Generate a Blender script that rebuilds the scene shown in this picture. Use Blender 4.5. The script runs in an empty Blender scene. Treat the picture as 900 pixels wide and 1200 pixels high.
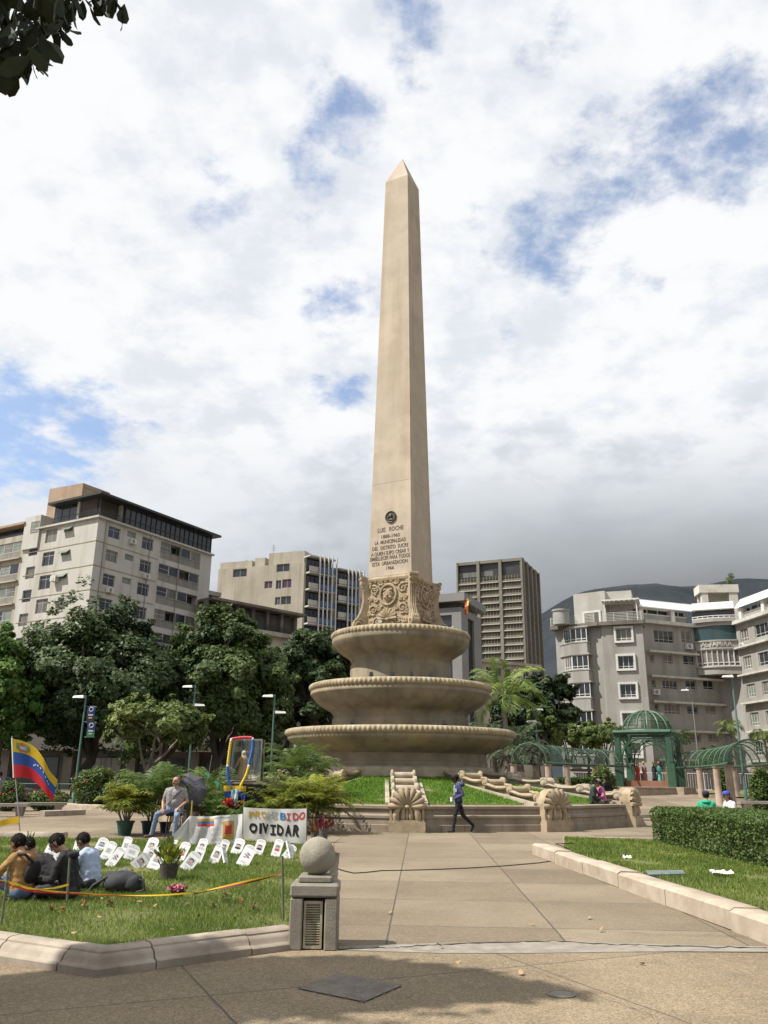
import bpy, math, random
import numpy as np
from mathutils import Vector, Matrix, noise
random.seed(7)
rng = np.random.default_rng(7)
PI = math.pi
rad = math.radians
SC = bpy.context.scene
COL = SC.collection
# ------------------------------------------------------------------ camera
EYE = Vector((0.0, 0.0, 1.6))
FOC = 960.0
PITCH = math.atan(311.0 / FOC)
ROLL = rad(0.6)
_f = Vector((0, math.cos(PITCH), math.sin(PITCH)))
_r0 = Vector((1, 0, 0))
_u0 = Vector((0, -math.sin(PITCH), math.cos(PITCH)))
_r = _r0 * math.cos(ROLL) + _u0 * math.sin(ROLL)
_u = _u0 * math.cos(ROLL) - _r0 * math.sin(ROLL)
cam_d = bpy.data.cameras.new('camera')
cam_d.sensor_fit = 'VERTICAL'
cam_d.sensor_height = 36.0
cam_d.sensor_width = 27.0
cam_d.lens = 36.0 * FOC / 1200.0
cam_d.clip_start = 0.1
cam_d.clip_end = 20000
cam = bpy.data.objects.new('camera', cam_d)
COL.objects.link(cam)
_m = Matrix((_r, _u, -_f)).transposed().to_4x4()
_m.translation = EYE
cam.matrix_world = _m
SC.camera = cam
def ray(px, py):
 return _f + _r * ((px - 450.0) / FOC) - _u * ((py - 600.0) / FOC)
def at(px, py, Y):
 d = ray(px, py)
 return EYE + d * (Y / d.y)
def ground(px, py, z=0.0):
 d = ray(px, py)
 return EYE + d * ((z - EYE.z) / d.z)
def ppm(Y, z=0.0):
 """photo pixels per metre at world Y and height z"""
 return FOC / (Y * math.cos(PITCH) + (z - EYE.z) * math.sin(PITCH))
# ------------------------------------------------------------------ light
SUN_AZ = (-0.95, -0.31)
SUN_EL = rad(53)
_n = math.hypot(*SUN_AZ)
TO_SUN = Vector((SUN_AZ[0] / _n * math.cos(SUN_EL), SUN_AZ[1] / _n * math.cos(SUN_EL), math.sin(SUN_EL)))
sd = bpy.data.lights.new('sun', 'SUN')
sd.energy = 5.0
sd.angle = rad(0.6)
sd.color = (1.0, 0.955, 0.875)
sun = bpy.data.objects.new('sun', sd)
COL.objects.link(sun)
sun.rotation_euler = (-TO_SUN).to_track_quat('-Z', 'Y').to_euler()
sun.location = (-30, -10, 60)
SC.view_settings.view_transform = 'Standard'
SC.view_settings.look = 'None'
SC.view_settings.gamma = 1.0
SC.view_settings.exposure = 0.5
SC.view_settings.use_curve_mapping = False
world = bpy.data.worlds.new('World')
SC.world = world
world.use_nodes = True
try:
 world.cycles.sampling_method = 'MANUAL'
 world.cycles.sample_map_resolution = 512
except Exception:
 pass
class NT:
 """small node-tree helper"""
 def __init__(self, tree):
  self.t = tree
  self.n = tree.nodes
  self.l = tree.links
 def node(self, typ, **kw):
  nd = self.n.new(typ)
  for k, v in kw.items():
   setattr(nd, k, v)
  return nd
 def set(self, sock, v):
  if isinstance(v, bpy.types.NodeSocket):
   self.l.new(v, sock)
  else:
   sock.default_value = v
 def math(self, op, a, b=0.0, c=None, clamp=False):
  nd = self.node('ShaderNodeMath', operation=op, use_clamp=clamp)
  self.set(nd.inputs[0], a)
  self.set(nd.inputs[1], b)
  if c is not None:
   self.set(nd.inputs[2], c)
  return nd.outputs[0]
 def vmath(self, op, a, b=None):
  nd = self.node('ShaderNodeVectorMath', operation=op)
  self.set(nd.inputs[0], a)
  if b is not None:
   self.set(nd.inputs[1], b)
  return nd.outputs['Value'] if op in ('DOT_PRODUCT', 'LENGTH') else nd.outputs[0]
 def smooth(self, v, a, b, lo=0.0, hi=1.0):
  nd = self.node('ShaderNodeMapRange', interpolation_type='SMOOTHSTEP')
  self.set(nd.inputs[0], v)
  nd.inputs[1].default_value = a
  nd.inputs[2].default_value = b
  nd.inputs[3].default_value = lo
  nd.inputs[4].default_value = hi
  return nd.outputs[0]
 def noise(self, vec, scale, detail=5.0, rough=0.55, dist=0.0):
  nd = self.node('ShaderNodeTexNoise')
  if vec is not None:
   self.l.new(vec, nd.inputs['Vector'])
  nd.inputs['Scale'].default_value = scale
  nd.inputs['Detail'].default_value = detail
  nd.inputs['Roughness'].default_value = rough
  nd.inputs['Distortion'].default_value = dist
  return nd.outputs[0]
 def mixc(self, fac, a, b, blend='MIX'):
  nd = self.node('ShaderNodeMix', data_type='RGBA', blend_type=blend)
  self.set(nd.inputs[0], fac)
  self.set(nd.inputs[6], a)
  self.set(nd.inputs[7], b)
  return nd.outputs[2]
def c4(c):
 return (c[0], c[1], c[2], 1.0)
def build_world():
 nt = NT(world.node_tree)
 for n in list(nt.n):
  nt.n.remove(n)
 sky = nt.node('ShaderNodeTexSky', sky_type='NISHITA')
 sky.sun_disc = False
 sky.sun_elevation = SUN_EL
 sky.sun_rotation = math.atan2(TO_SUN.x, TO_SUN.y)
 sky.altitude = 200
 sky.air_density = 1.0
 sky.dust_density = 0.7
 sky.ozone_density = 1.6
 skyc = nt.node('ShaderNodeBackground')
 nt.l.new(sky.outputs[0], skyc.inputs[0])
 skyc.inputs[1].default_value = 0.15
 tc = nt.node('ShaderNodeTexCoord')
 d = nt.vmath('NORMALIZE', tc.outputs['Generated'])
 sep = nt.node('ShaderNodeSeparateXYZ')
 nt.l.new(d, sep.inputs[0])
 z = sep.outputs[2]
 den = nt.math('ADD', nt.math('MAXIMUM', z, 0.0), 0.22)
 comb = nt.node('ShaderNodeCombineXYZ')
 nt.set(comb.inputs[0], nt.math('DIVIDE', sep.outputs[0], den))
 nt.set(comb.inputs[1], nt.math('DIVIDE', sep.outputs[1], den))
 pl = comb.outputs[0]
 holes = [(385, 120, 1.7, .75), (400, 150, 2.0, .95), (375, 185, 1.9, .85), (365, 225, 1.6, .62), (478, 42, 2.2, .85), (492, 75, 1.7, .7),
   (635, 285, 2.5, 1.0), (668, 262, 2.1, .8), (700, 215, 2.6, .85), (735, 222, 2.2, .75), (765, 195, 2.2, .85), (800, 172, 2.4, .9), (850, 152, 2.8, 1.0), (895, 130, 2.0, .6),
   (395, 352, 1.9, .66), (425, 340, 1.6, .6), (10, 498, 3.2, 1.15), (70, 505, 3.2, 1.1), (165, 518, 1.1, .8), (95, 535, 1.4, .6),
   (392, 465, 1.5, .9), (262, 235, 1.9, .62), (640, 62, 1.9, .6), (560, 300, 1.3, .5), (707, 150, 1.1, .6), (565, 250, 1.4, .5), (290, 425, 1.2, .5), (745, 330, 1.5, .5), (590, 380, 1.3, .4)]
 wn = nt.node('ShaderNodeTexNoise')
 nt.l.new(pl, wn.inputs['Vector'])
 wn.inputs['Scale'].default_value = 4.0
 wn.inputs['Detail'].default_value = 2.0
 wv = nt.node('ShaderNodeVectorMath', operation='SCALE')
 nt.l.new(nt.vmath('SUBTRACT', wn.outputs['Color'], (0.5, 0.5, 0.5)), wv.inputs[0])
 wv.inputs['Scale'].default_value = 0.10
 dw = nt.vmath('NORMALIZE', nt.vmath('ADD', d, wv.outputs[0]))
 tot = None
 for px, py, r, w in holes:
  v = ray(px, py).normalized()
  dt = nt.vmath('DOT_PRODUCT', dw, tuple(v))
  s = nt.smooth(dt, math.cos(rad(r * 2.0)), math.cos(rad(r * .35)), 0.0, w)
  tot = s if tot is None else nt.math('MAXIMUM', tot, s)
 away = nt.smooth(sep.outputs[1], 0.35, 0.05)
 n_big = nt.noise(pl, 1.3, 3.0)
 tot = nt.math('ADD', tot, nt.math('MULTIPLY', away, nt.smooth(n_big, 0.52, 0.7, 0.0, 0.7)))
 n1 = nt.noise(pl, 12.0, 12.0, 0.64, 0.0)
 n2 = nt.noise(pl, 3.4, 6.0, 0.55, 0.0)
 rag = nt.math('ADD', nt.math('MULTIPLY', nt.math('SUBTRACT', n1, 0.5), 2.6), nt.math('MULTIPLY', nt.math('SUBTRACT', n2, 0.5), 1.0))
 blue = nt.smooth(nt.math('ADD', tot, rag), 0.42, 1.35, 0.0, 0.85)
 blue = nt.math('MULTIPLY', blue, nt.smooth(tot, 0.02, 0.5))
 nb = nt.noise(pl, 3.2, 10.0, 0.62, 0.0)
 nf = nt.noise(pl, 11.0, 8.0, 0.62, 0.0)
 sh = nt.vmath('ADD', pl, (-0.075, -0.03, 0.0))
 nb2 = nt.noise(sh, 3.2, 10.0, 0.62, 0.0)
 nf2 = nt.noise(nt.vmath('ADD', pl, (-0.025, -0.01, 0.0)), 11.0, 8.0, 0.62, 0.0)
 rel = nt.math('ADD', nt.math('MULTIPLY', nt.math('SUBTRACT', nb, nb2), 0.7), nt.math('MULTIPLY', nt.math('SUBTRACT', nf, nf2), 0.14))
 bil = nt.math('ADD', nt.math('ADD', nt.math('MULTIPLY', nb, 0.82), nt.math('MULTIPLY', nf, 0.18)), rel)
 lit = nt.smooth(bil, 0.32, 0.60)
 ramp = nt.node('ShaderNodeValToRGB')
 nt.l.new(nt.math('ADD', z, nt.math('MULTIPLY', nt.math('SUBTRACT', nb, 0.5), 0.16)), ramp.inputs[0])
 cr = ramp.color_ramp
 cr.elements[0].position = 0.165
 cr.elements[0].color = (0.20, 0.235, 0.285, 1)
 cr.elements[1].position = 0.42
 cr.elements[1].color = (0.76, 0.80, 0.86, 1)
 e = cr.elements.new(0.24)
 e.color = (0.36, 0.40, 0.45, 1)
 e = cr.elements.new(0.31)
 e.color = (0.60, 0.64, 0.69, 1)
 rampl = nt.node('ShaderNodeValToRGB')
 nt.l.new(nt.math('ADD', z, nt.math('MULTIPLY', nt.math('SUBTRACT', nb, 0.5), 0.2)), rampl.inputs[0])
 cr = rampl.color_ramp
 cr.elements[0].position = 0.17
 cr.elements[0].color = (0.66, 0.69, 0.73, 1)
 cr.elements[1].position = 0.43
 cr.elements[1].color = (0.77, 0.805, 0.86, 1)
 e = cr.elements.new(0.29)
 e.color = (0.78, 0.81, 0.85, 1)
 side = nt.smooth(sep.outputs[0], -0.28, 0.02)
 base = nt.mixc(side, rampl.outputs[0], ramp.outputs[0])
 hi = nt.mixc(nt.smooth(z, 0.27, 0.42, 0.15, 1.0), base, (0.96, 0.965, 0.975, 1))
 cloud = nt.mixc(lit, base, hi)
 clb = nt.node('ShaderNodeBackground')
 nt.l.new(cloud, clb.inputs[0])
 clb.inputs[1].default_value = 0.72
 mix = nt.node('ShaderNodeMixShader')
 nt.l.new(blue, mix.inputs[0])
 nt.l.new(clb.outputs[0], mix.inputs[1])
 nt.l.new(skyc.outputs[0], mix.inputs[2])
 out = nt.node('ShaderNodeOutputWorld')
 nt.l.new(mix.outputs[0], out.inputs[0])
build_world()
# ------------------------------------------------------------------ materials
_mats = {}
ALB = 0.9
def mat(name, c1, c2=None, scale=3.0, rough=0.8, bump=0.0, bscale=None, metal=0.0, stretch=(1, 1, 1), streak=None, spec=0.4,
  stain=None, alpha=None, tint=0.0, emit=None, trans=0.0, detail=6.0):
 """procedural material: two-tone noise, optional streaks (colour, amount), stain patches, bump"""
 if name in _mats:
  return _mats[name]
 m = bpy.data.materials.new(name)
 m.use_nodes = True
 nt = NT(m.node_tree)
 b = nt.n['Principled BSDF']
 tc = nt.node('ShaderNodeTexCoord')
 mp = nt.node('ShaderNodeMapping')
 nt.l.new(tc.outputs['Object'], mp.inputs[0])
 mp.inputs['Scale'].default_value = stretch
 v = mp.outputs[0]
 c2 = c2 or tuple(x * 0.8 for x in c1)
 c1, c2 = tuple(x * ALB for x in c1), tuple(x * ALB for x in c2)
 n = nt.noise(v, scale, detail, 0.6)
 col = nt.mixc(nt.smooth(n, 0.32, 0.68), c4(c1), c4(c2))
 if streak:
  mp2 = nt.node('ShaderNodeMapping')
  nt.l.new(tc.outputs['Object'], mp2.inputs[0])
  mp2.inputs['Scale'].default_value = streak[2] if len(streak) > 2 else (1.6, 1.6, 0.12)
  ns = nt.noise(mp2.outputs[0], 1.0, 4.0, 0.55)
  col = nt.mixc(nt.math('MULTIPLY', nt.smooth(ns, 0.44, 0.70), streak[1]), col, c4(streak[0]))
 if stain:
  ns = nt.noise(tc.outputs['Object'], stain[2], 4.0, 0.6)
  col = nt.mixc(nt.math('MULTIPLY', nt.smooth(ns, 0.5, 0.68), stain[1]), col, c4(stain[0]))
 if tint:
  at_ = nt.node('ShaderNodeAttribute', attribute_name='tint')
  hsv = nt.node('ShaderNodeHueSaturation')
  nt.l.new(col, hsv.inputs['Color'])
  nt.l.new(nt.math('ADD', 1.0 - tint, nt.math('MULTIPLY', at_.outputs['Fac'], 2 * tint)), hsv.inputs['Value'])
  nt.l.new(nt.math('ADD', 0.515, nt.math('MULTIPLY', at_.outputs['Fac'], -0.03)), hsv.inputs['Hue'])
  col = hsv.outputs[0]
 nt.l.new(col, b.inputs['Base Color'])
 b.inputs['Roughness'].default_value = rough
 b.inputs['Metallic'].default_value = metal
 b.inputs['Specular IOR Level'].default_value = spec
 if bump:
  nb = nt.noise(v, bscale or scale * 6, 5.0, 0.65)
  bp = nt.node('ShaderNodeBump')
  bp.inputs['Strength'].default_value = 1.0
  bp.inputs['Distance'].default_value = bump
  nt.l.new(nb, bp.inputs['Height'])
  nt.l.new(bp.outputs[0], b.inputs['Normal'])
 if alpha is not None:
  b.inputs['Alpha'].default_value = alpha
 if trans:
  tb = nt.node('ShaderNodeBsdfTranslucent')
  nt.l.new(col, tb.inputs[0])
  mx = nt.node('ShaderNodeMixShader')
  mx.inputs[0].default_value = trans
  nt.l.new(b.outputs[0], mx.inputs[1])
  nt.l.new(tb.outputs[0], mx.inputs[2])
  nt.l.new(mx.outputs[0], nt.n['Material Output'].inputs[0])
 _mats[name] = m
 return m
def flat(name, c, rough=0.6, spec=0.4, metal=0.0):
 return mat(name, c, tuple(x * 0.9 for x in c), 8.0, rough, spec=spec, metal=metal)
# ------------------------------------------------------------------ mesh building
def wloc(o):
 v = Vector((0, 0, 0))
 while o is not None:
  v += o.location
  o = o.parent
 return v
def link(name, me, parent=None, loc=None):
 o = bpy.data.objects.new(name, me)
 COL.objects.link(o)
 if parent is not None:
  o.parent = parent
 if loc is not None:
  o.location = loc
 return o
class MB:
 def __init__(self):
  self.v, self.f, self.mi = [], [], []
 def add(self, vs, fs, m=0):
  k = len(self.v)
  self.v += [tuple(x) for x in vs]
  self.f += [tuple(i + k for i in f) for f in fs]
  self.mi += [m] * len(fs)
  return self
 def box(self, c, s, rz=0.0, m=0, mtx=None):
  x, y, z = s[0] / 2, s[1] / 2, s[2] / 2
  vs = [Vector((a, b, d)) for d in (-z, z) for b in (-y, y) for a in (-x, x)]
  if mtx is None:
   mtx = Matrix.Rotation(rz, 3, 'Z') if rz else None
  if mtx is not None:
   vs = [mtx @ v for v in vs]
  c = Vector(c)
  return self.add([v + c for v in vs], [(0, 2, 3, 1), (4, 5, 7, 6), (0, 1, 5, 4), (1, 3, 7, 5), (3, 2, 6, 7), (2, 0, 4, 6)], m)
 def hexa(self, p, m=0):
  """8 points: bottom 4 (ccw), top 4"""
  return self.add(p, [(3, 2, 1, 0), (4, 5, 6, 7), (0, 1, 5, 4), (1, 2, 6, 5), (2, 3, 7, 6), (3, 0, 4, 7)], m)
 def quad(self, a, b, c, d, m=0):
  return self.add([a, b, c, d], [(0, 1, 2, 3)], m)
 def tube(self, pts, r, n=8, m=0, cap=True, closed=False):
  pts = [Vector(p) for p in pts]
  k = len(pts)
  rs = r if isinstance(r, (list, tuple)) else [r] * k
  vs, fs = [], []
  prev = None
  for i, p in enumerate(pts):
   if closed:
    t = pts[(i + 1) % k] - pts[i - 1]
   else:
    t = pts[min(i + 1, k - 1)] - pts[max(i - 1, 0)]
   if t.length < 1e-9:
    t = Vector((0, 0, 1))
   t.normalize()
   if prev is None:
    a = Vector((0, 0, 1)) if abs(t.z) < 0.9 else Vector((1, 0, 0))
    s = t.cross(a).normalized()
   else:
    s = prev - t * prev.dot(t)
    s = s.normalized() if s.length > 1e-6 else t.orthogonal().normalized()
   prev = s
   w = t.cross(s)
   for j in range(n):
    an = 2 * PI * j / n
    vs.append(p + (s * math.cos(an) + w * math.sin(an)) * rs[i])
  for i in range(k if closed else k - 1):
   for j in range(n):
    a, b = i * n + j, i * n + (j + 1) % n
    c, d = ((i + 1) % k) * n + (j + 1) % n, ((i + 1) % k) * n + j
    fs.append((a, b, c, d))
  if cap and not closed:
   fs.append(tuple(range(n - 1, -1, -1)))
   fs.append(tuple((k - 1) * n + j for j in range(n)))
  return self.add(vs, fs, m)
 def lathe(self, prof, n=32, c=(0, 0, 0), m=0, a0=0.0, cap=True, sweep=2 * PI, rfun=None):
  c = Vector(c)
  vs, fs = [], []
  full = abs(sweep - 2 * PI) < 1e-6
  cols = n if full else n + 1
  for (r, z) in prof:
   for j in range(cols):
    an = a0 + sweep * j / n
    rr = rfun(r, z, an, j) if rfun else r
    vs.append(c + Vector((rr * math.cos(an), rr * math.sin(an), z)))
  for i in range(len(prof) - 1):
   for j in range(n):
    j2 = (j + 1) % cols
    fs.append((i * cols + j, i * cols + j2, (i + 1) * cols + j2, (i + 1) * cols + j))
  if cap and full:
   fs.append(tuple(range(cols - 1, -1, -1)))
   fs.append(tuple((len(prof) - 1) * cols + j for j in range(cols)))
  return self.add(vs, fs, m)
 def ball(self, c, r, n=12, m=0, mtx=None):
  rx, ry, rz = r if isinstance(r, (list, tuple, Vector)) else (r, r, r)
  c = Vector(c)
  k = max(4, n // 2)
  vs = [Vector((0, 0, -rz))]
  for i in range(1, k):
   th = PI * i / k
   for j in range(n):
    an = 2 * PI * j / n
    vs.append(Vector((rx * math.sin(th) * math.cos(an), ry * math.sin(th) * math.sin(an), -rz * math.cos(th))))
  vs.append(Vector((0, 0, rz)))
  fs = [(0, 1 + (j + 1) % n, 1 + j) for j in range(n)]
  for i in range(k - 2):
   for j in range(n):
    a = 1 + i * n + j
    b = 1 + i * n + (j + 1) % n
    fs.append((a, b, b + n, a + n))
  top = len(vs) - 1
  s = 1 + (k - 2) * n
  fs += [(s + j, s + (j + 1) % n, top) for j in range(n)]
  if mtx is not None:
   vs = [mtx @ v for v in vs]
  return self.add([v + c for v in vs], fs, m)
 def prism(self, poly, z0, z1, m=0, mtop=None):
  n = len(poly)
  vs = [(p[0], p[1], z0) for p in poly] + [(p[0], p[1], z1) for p in poly]
  self.add(vs, [tuple(range(n - 1, -1, -1))] + [(i, (i + 1) % n, n + (i + 1) % n, n + i) for i in range(n)], m)
  k = len(self.v) - n
  self.f.append(tuple(k + i for i in range(n)))
  self.mi.append(m if mtop is None else mtop)
  return self
 def extrude(self, poly, axis_o, ax, ay, az, d0, d1, m=0):
  """2-D polygon in plane (ax, ay) through axis_o, extruded along az from d0 to d1"""
  o, ax, ay, az = Vector(axis_o), Vector(ax), Vector(ay), Vector(az)
  n = len(poly)
  vs = [o + ax * p[0] + ay * p[1] + az * d0 for p in poly] + [o + ax * p[0] + ay * p[1] + az * d1 for p in poly]
  return self.add(vs, [tuple(range(n - 1, -1, -1)), tuple(range(n, 2 * n))] + [(i, (i + 1) % n, n + (i + 1) % n, n + i) for i in range(n)], m)
 def sweep(self, path, prof, closed=False, m=0, cap=True):
  """profile (offset to the right of travel, z) swept along a plan polyline with mitred corners"""
  pts = [Vector((p[0], p[1])) for p in path]
  zs = [p[2] if len(p) > 2 else 0.0 for p in path]
  k = len(pts)
  rings = []
  for i in range(k):
   if closed:
    a, b = pts[i] - pts[i - 1], pts[(i + 1) % k] - pts[i]
   else:
    a = pts[i] - pts[i - 1] if i > 0 else pts[1] - pts[0]
    b = pts[i + 1] - pts[i] if i < k - 1 else a
   a, b = a.normalized(), b.normalized()
   na, nb = Vector((a.y, -a.x)), Vector((b.y, -b.x))
   mm = (na + nb)
   mm = mm / max(0.35, (1 + na.dot(nb)))
   rings.append([(pts[i].x + mm.x * o, pts[i].y + mm.y * o, zs[i] + z) for o, z in prof])
  vs = [p for r in rings for p in r]
  q = len(prof)
  fs = []
  for i in range(k if closed else k - 1):
   for j in range(q - 1):
    a, b = i * q + j, i * q + j + 1
    c, d = ((i + 1) % k) * q + j + 1, ((i + 1) % k) * q + j
    fs.append((a, d, c, b))
  if cap and not closed:
   fs.append(tuple(range(q)))
   fs.append(tuple((k - 1) * q + j for j in range(q - 1, -1, -1)))
  return self.add(vs, fs, m)
 def bbox(self):
  a = np.array(self.v)
  return a.min(0), a.max(0)
 def build(self, name, mats, parent=None, smooth=None, local=False):
  """verts are in world space; parts are stored relative to their parent"""
  a = np.array(self.v, dtype=float)
  if parent is None:
   lo, hi = a.min(0), a.max(0)
   org = Vector(((lo[0] + hi[0]) / 2, (lo[1] + hi[1]) / 2, lo[2])) if not local else Vector((0, 0, 0))
   loc = org
  else:
   org = wloc(parent) if not local else Vector((0, 0, 0))
   loc = Vector((0, 0, 0))
  a -= np.array(org)
  me = bpy.data.meshes.new(name)
  me.from_pydata(a.tolist(), [], self.f)
  mats = mats if isinstance(mats, (list, tuple)) else [mats]
  for m in mats:
   me.materials.append(m)
  if len(mats) > 1:
   me.polygons.foreach_set('material_index', self.mi)
  if smooth is not None:
   me.polygons.foreach_set('use_smooth', [True] * len(me.polygons))
   if smooth < 180:
    me.set_sharp_from_angle(angle=rad(smooth))
  me.update()
  return link(name, me, parent, loc)
def tag(o, label=None, cat=None, group=None, kind=None):
 if label:
  o['label'] = label
 if cat:
  o['category'] = cat
 if group:
  o['group'] = group
 if kind:
  o['kind'] = kind
 return o
def thing(name, label, cat, loc=(0, 0, 0), group=None):
 o = bpy.data.objects.new(name, None)
 COL.objects.link(o)
 o.location = loc
 o.empty_display_size = 0.2
 return tag(o, label, cat, group)
def struct(o):
 return tag(o, kind='structure')
def copy_tree(o, parent=None):
 c = o.copy()
 COL.objects.link(c)
 if parent is not None:
  c.parent = parent
 for ch in [x for x in COL.objects if x.parent == o]:
  copy_tree(ch, c)
 return c
def text_geo(s, size=1.0, extrude=0.01, offset=0.0, align='CENTER', spacing=1.0, res=3):
 """lettering as plain mesh data (built-in font): verts, faces"""
 cu = bpy.data.curves.new('lettering', 'FONT')
 cu.body = s
 cu.size = size
 cu.extrude = extrude
 cu.offset = offset
 cu.align_x = align
 cu.space_character = spacing
 cu.resolution_u = res
 o = bpy.data.objects.new('lettering', cu)
 COL.objects.link(o)
 dg = bpy.context.evaluated_depsgraph_get()
 me = bpy.data.meshes.new_from_object(o.evaluated_get(dg))
 vs = [v.co.copy() for v in me.vertices]
 fs = [tuple(p.vertices) for p in me.polygons]
 bpy.data.objects.remove(o)
 bpy.data.curves.remove(cu)
 bpy.data.meshes.remove(me)
 return vs, fs
def put_text(mb, s, org, right, up, size, extrude=0.01, m=0, **kw):
 vs, fs = text_geo(s, size, extrude, **kw)
 org, right, up = Vector(org), Vector(right).normalized(), Vector(up).normalized()
 nrm = right.cross(up)
 mb.add([org + right * v.x + up * v.y + nrm * v.z for v in vs], fs, m)
def np_mesh(name, V, F, mats, parent=None, tint=None, loc=None, mi=None, smooth=False):
 me = bpy.data.meshes.new(name)
 V = np.asarray(V, dtype=np.float32)
 F = np.asarray(F, dtype=np.int32)
 me.vertices.add(len(V))
 me.vertices.foreach_set('co', V.ravel())
 k = F.shape[1]
 me.loops.add(F.size)
 me.loops.foreach_set('vertex_index', F.ravel())
 me.polygons.add(len(F))
 me.polygons.foreach_set('loop_start', np.arange(0, F.size, k, dtype=np.int32))
 for m in (mats if isinstance(mats, (list, tuple)) else [mats]):
  me.materials.append(m)
 if mi is not None:
  me.polygons.foreach_set('material_index', np.asarray(mi, dtype=np.int32))
 me.update(calc_edges=True)
 if smooth:
  me.polygons.foreach_set('use_smooth', [True] * len(F))
 if tint is not None:
  a = me.attributes.new('tint', 'FLOAT', 'FACE')
  a.data.foreach_set('value', np.asarray(tint, dtype=np.float32))
 return link(name, me, parent, loc)
# ------------------------------------------------------------------ ground
def paving_material(name, base, dark, joint, size=(1.85, 2.1), rot=0.0, fine=120.0, off=(0, 0), grit=0.5):
 m = bpy.data.materials.new(name)
 m.use_nodes = True
 nt = NT(m.node_tree)
 b = nt.n['Principled BSDF']
 tc = nt.node('ShaderNodeTexCoord')
 mp = nt.node('ShaderNodeMapping')
 nt.l.new(tc.outputs['Object'], mp.inputs[0])
 mp.inputs['Rotation'].default_value = (0, 0, rot)
 mp.inputs['Location'].default_value = (off[0], off[1], 0)
 br = nt.node('ShaderNodeTexBrick')
 br.offset = 0.0
 br.squash = 1.0
 wob = nt.node('ShaderNodeTexNoise')
 nt.l.new(mp.outputs[0], wob.inputs['Vector'])
 wob.inputs['Scale'].default_value = 3.0
 wv = nt.vmath('SUBTRACT', wob.outputs['Color'], (0.5, 0.5, 0.5))
 wv2 = nt.node('ShaderNodeVectorMath', operation='SCALE')
 nt.l.new(wv, wv2.inputs[0])
 wv2.inputs['Scale'].default_value = 0.018
 nt.l.new(nt.vmath('ADD', mp.outputs[0], wv2.outputs[0]), br.inputs['Vector'])
 br.inputs['Color1'].default_value = (1, 1, 1, 1)
 br.inputs['Color2'].default_value = (0.72, 0.70, 0.68, 1)
 br.inputs['Mortar'].default_value = (0, 0, 0, 1)
 br.inputs['Scale'].default_value = 1.0
 br.inputs['Mortar Size'].default_value = 0.010
 br.inputs['Mortar Smooth'].default_value = 0.3
 br.inputs['Bias'].default_value = 0.0
 br.inputs['Brick Width'].default_value = size[0]
 br.inputs['Row Height'].default_value = size[1]
 o = tc.outputs['Object']
 big = nt.noise(o, 0.35, 6.0, 0.6)
 mid = nt.noise(o, 2.2, 7.0, 0.65)
 fin = nt.noise(o, fine, 2.0, 0.7)
 vor = nt.node('ShaderNodeTexVoronoi')
 nt.l.new(o, vor.inputs['Vector'])
 vor.inputs['Scale'].default_value = fine * 0.55
 col = nt.mixc(nt.smooth(big, 0.35, 0.68), c4(base), c4(dark))
 col = nt.mixc(nt.math('MULTIPLY', nt.smooth(mid, 0.46, 0.72), 0.55), col, c4(dark))
 col = nt.mixc(1.0, col, br.outputs['Color'], 'MULTIPLY')
 sp = nt.mixc(nt.smooth(fin, 0.3, 0.7), (1 - grit, 1 - grit, 1 - grit, 1), (1 + grit * 0.6, 1 + grit * 0.55, 1 + grit * 0.5, 1))
 col = nt.mixc(1.0, col, sp, 'MULTIPLY')
 vs = nt.node('ShaderNodeSeparateColor')
 nt.l.new(vor.outputs['Color'], vs.inputs[0])
 col = nt.mixc(nt.math('MULTIPLY', nt.smooth(vs.outputs[0], 0.7, 0.95), 0.45 * grit), col, (0.42, 0.33, 0.22, 1))
 gv = nt.node('ShaderNodeTexVoronoi')
 nt.l.new(o, gv.inputs['Vector'])
 gv.inputs['Scale'].default_value = 2.3
 spot = nt.math('MULTIPLY', nt.smooth(gv.outputs['Distance'], 0.055, 0.035), 0.45)
 col = nt.mixc(spot, col, (0.07, 0.06, 0.05, 1))
 sm = nt.noise(o, 0.9, 8.0, 0.7)
 col = nt.mixc(nt.math('MULTIPLY', nt.smooth(sm, 0.56, 0.74), 0.5), col, (0.09, 0.075, 0.055, 1))
 mort = nt.math('SUBTRACT', 1.0, br.outputs['Fac'])
 col = nt.mixc(br.outputs['Fac'], col, c4(joint))
 nt.l.new(col, b.inputs['Base Color'])
 b.inputs['Roughness'].default_value = 0.85
 b.inputs['Specular IOR Level'].default_value = 0.25
 bp = nt.node('ShaderNodeBump')
 bp.inputs['Distance'].default_value = 0.006
 hgt = nt.math('ADD', nt.math('MULTIPLY', fin, 0.6), nt.math('MULTIPLY', mort, 0.8))
 nt.l.new(hgt, bp.inputs['Height'])
 nt.l.new(bp.outputs[0], b.inputs['Normal'])
 return m
PAVE = paving_material('washed aggregate paving', (0.258, 0.212, 0.153), (0.195, 0.158, 0.112), (0.08, 0.07, 0.058), rot=rad(2.6), fine=70.0, off=(0.35, 0.2), grit=0.35)
PAVE_NEAR = paving_material('coarse aggregate paving', (0.262, 0.208, 0.138), (0.180, 0.140, 0.092), (0.105, 0.086, 0.064), size=(2.9, 9.0), rot=rad(-24), fine=55.0, off=(1.2, 2.0), grit=0.42)
PATCHM = mat('cement patch', (0.30, 0.27, 0.225), (0.21, 0.185, 0.15), 5.0, 0.9, bump=0.003, bscale=90)
CRACK = mat('crack dirt', (0.05, 0.042, 0.033), (0.02, 0.018, 0.015), 20.0, 0.95)
KERB = mat('kerb stone', (0.36, 0.305, 0.245), (0.26, 0.215, 0.165), 2.0, 0.85, bump=0.004, bscale=60, streak=((0.13, 0.10, 0.075), 0.5, (3, 3, 0.8)), stain=((0.46, 0.39, 0.32), 0.5, 1.3))
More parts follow.
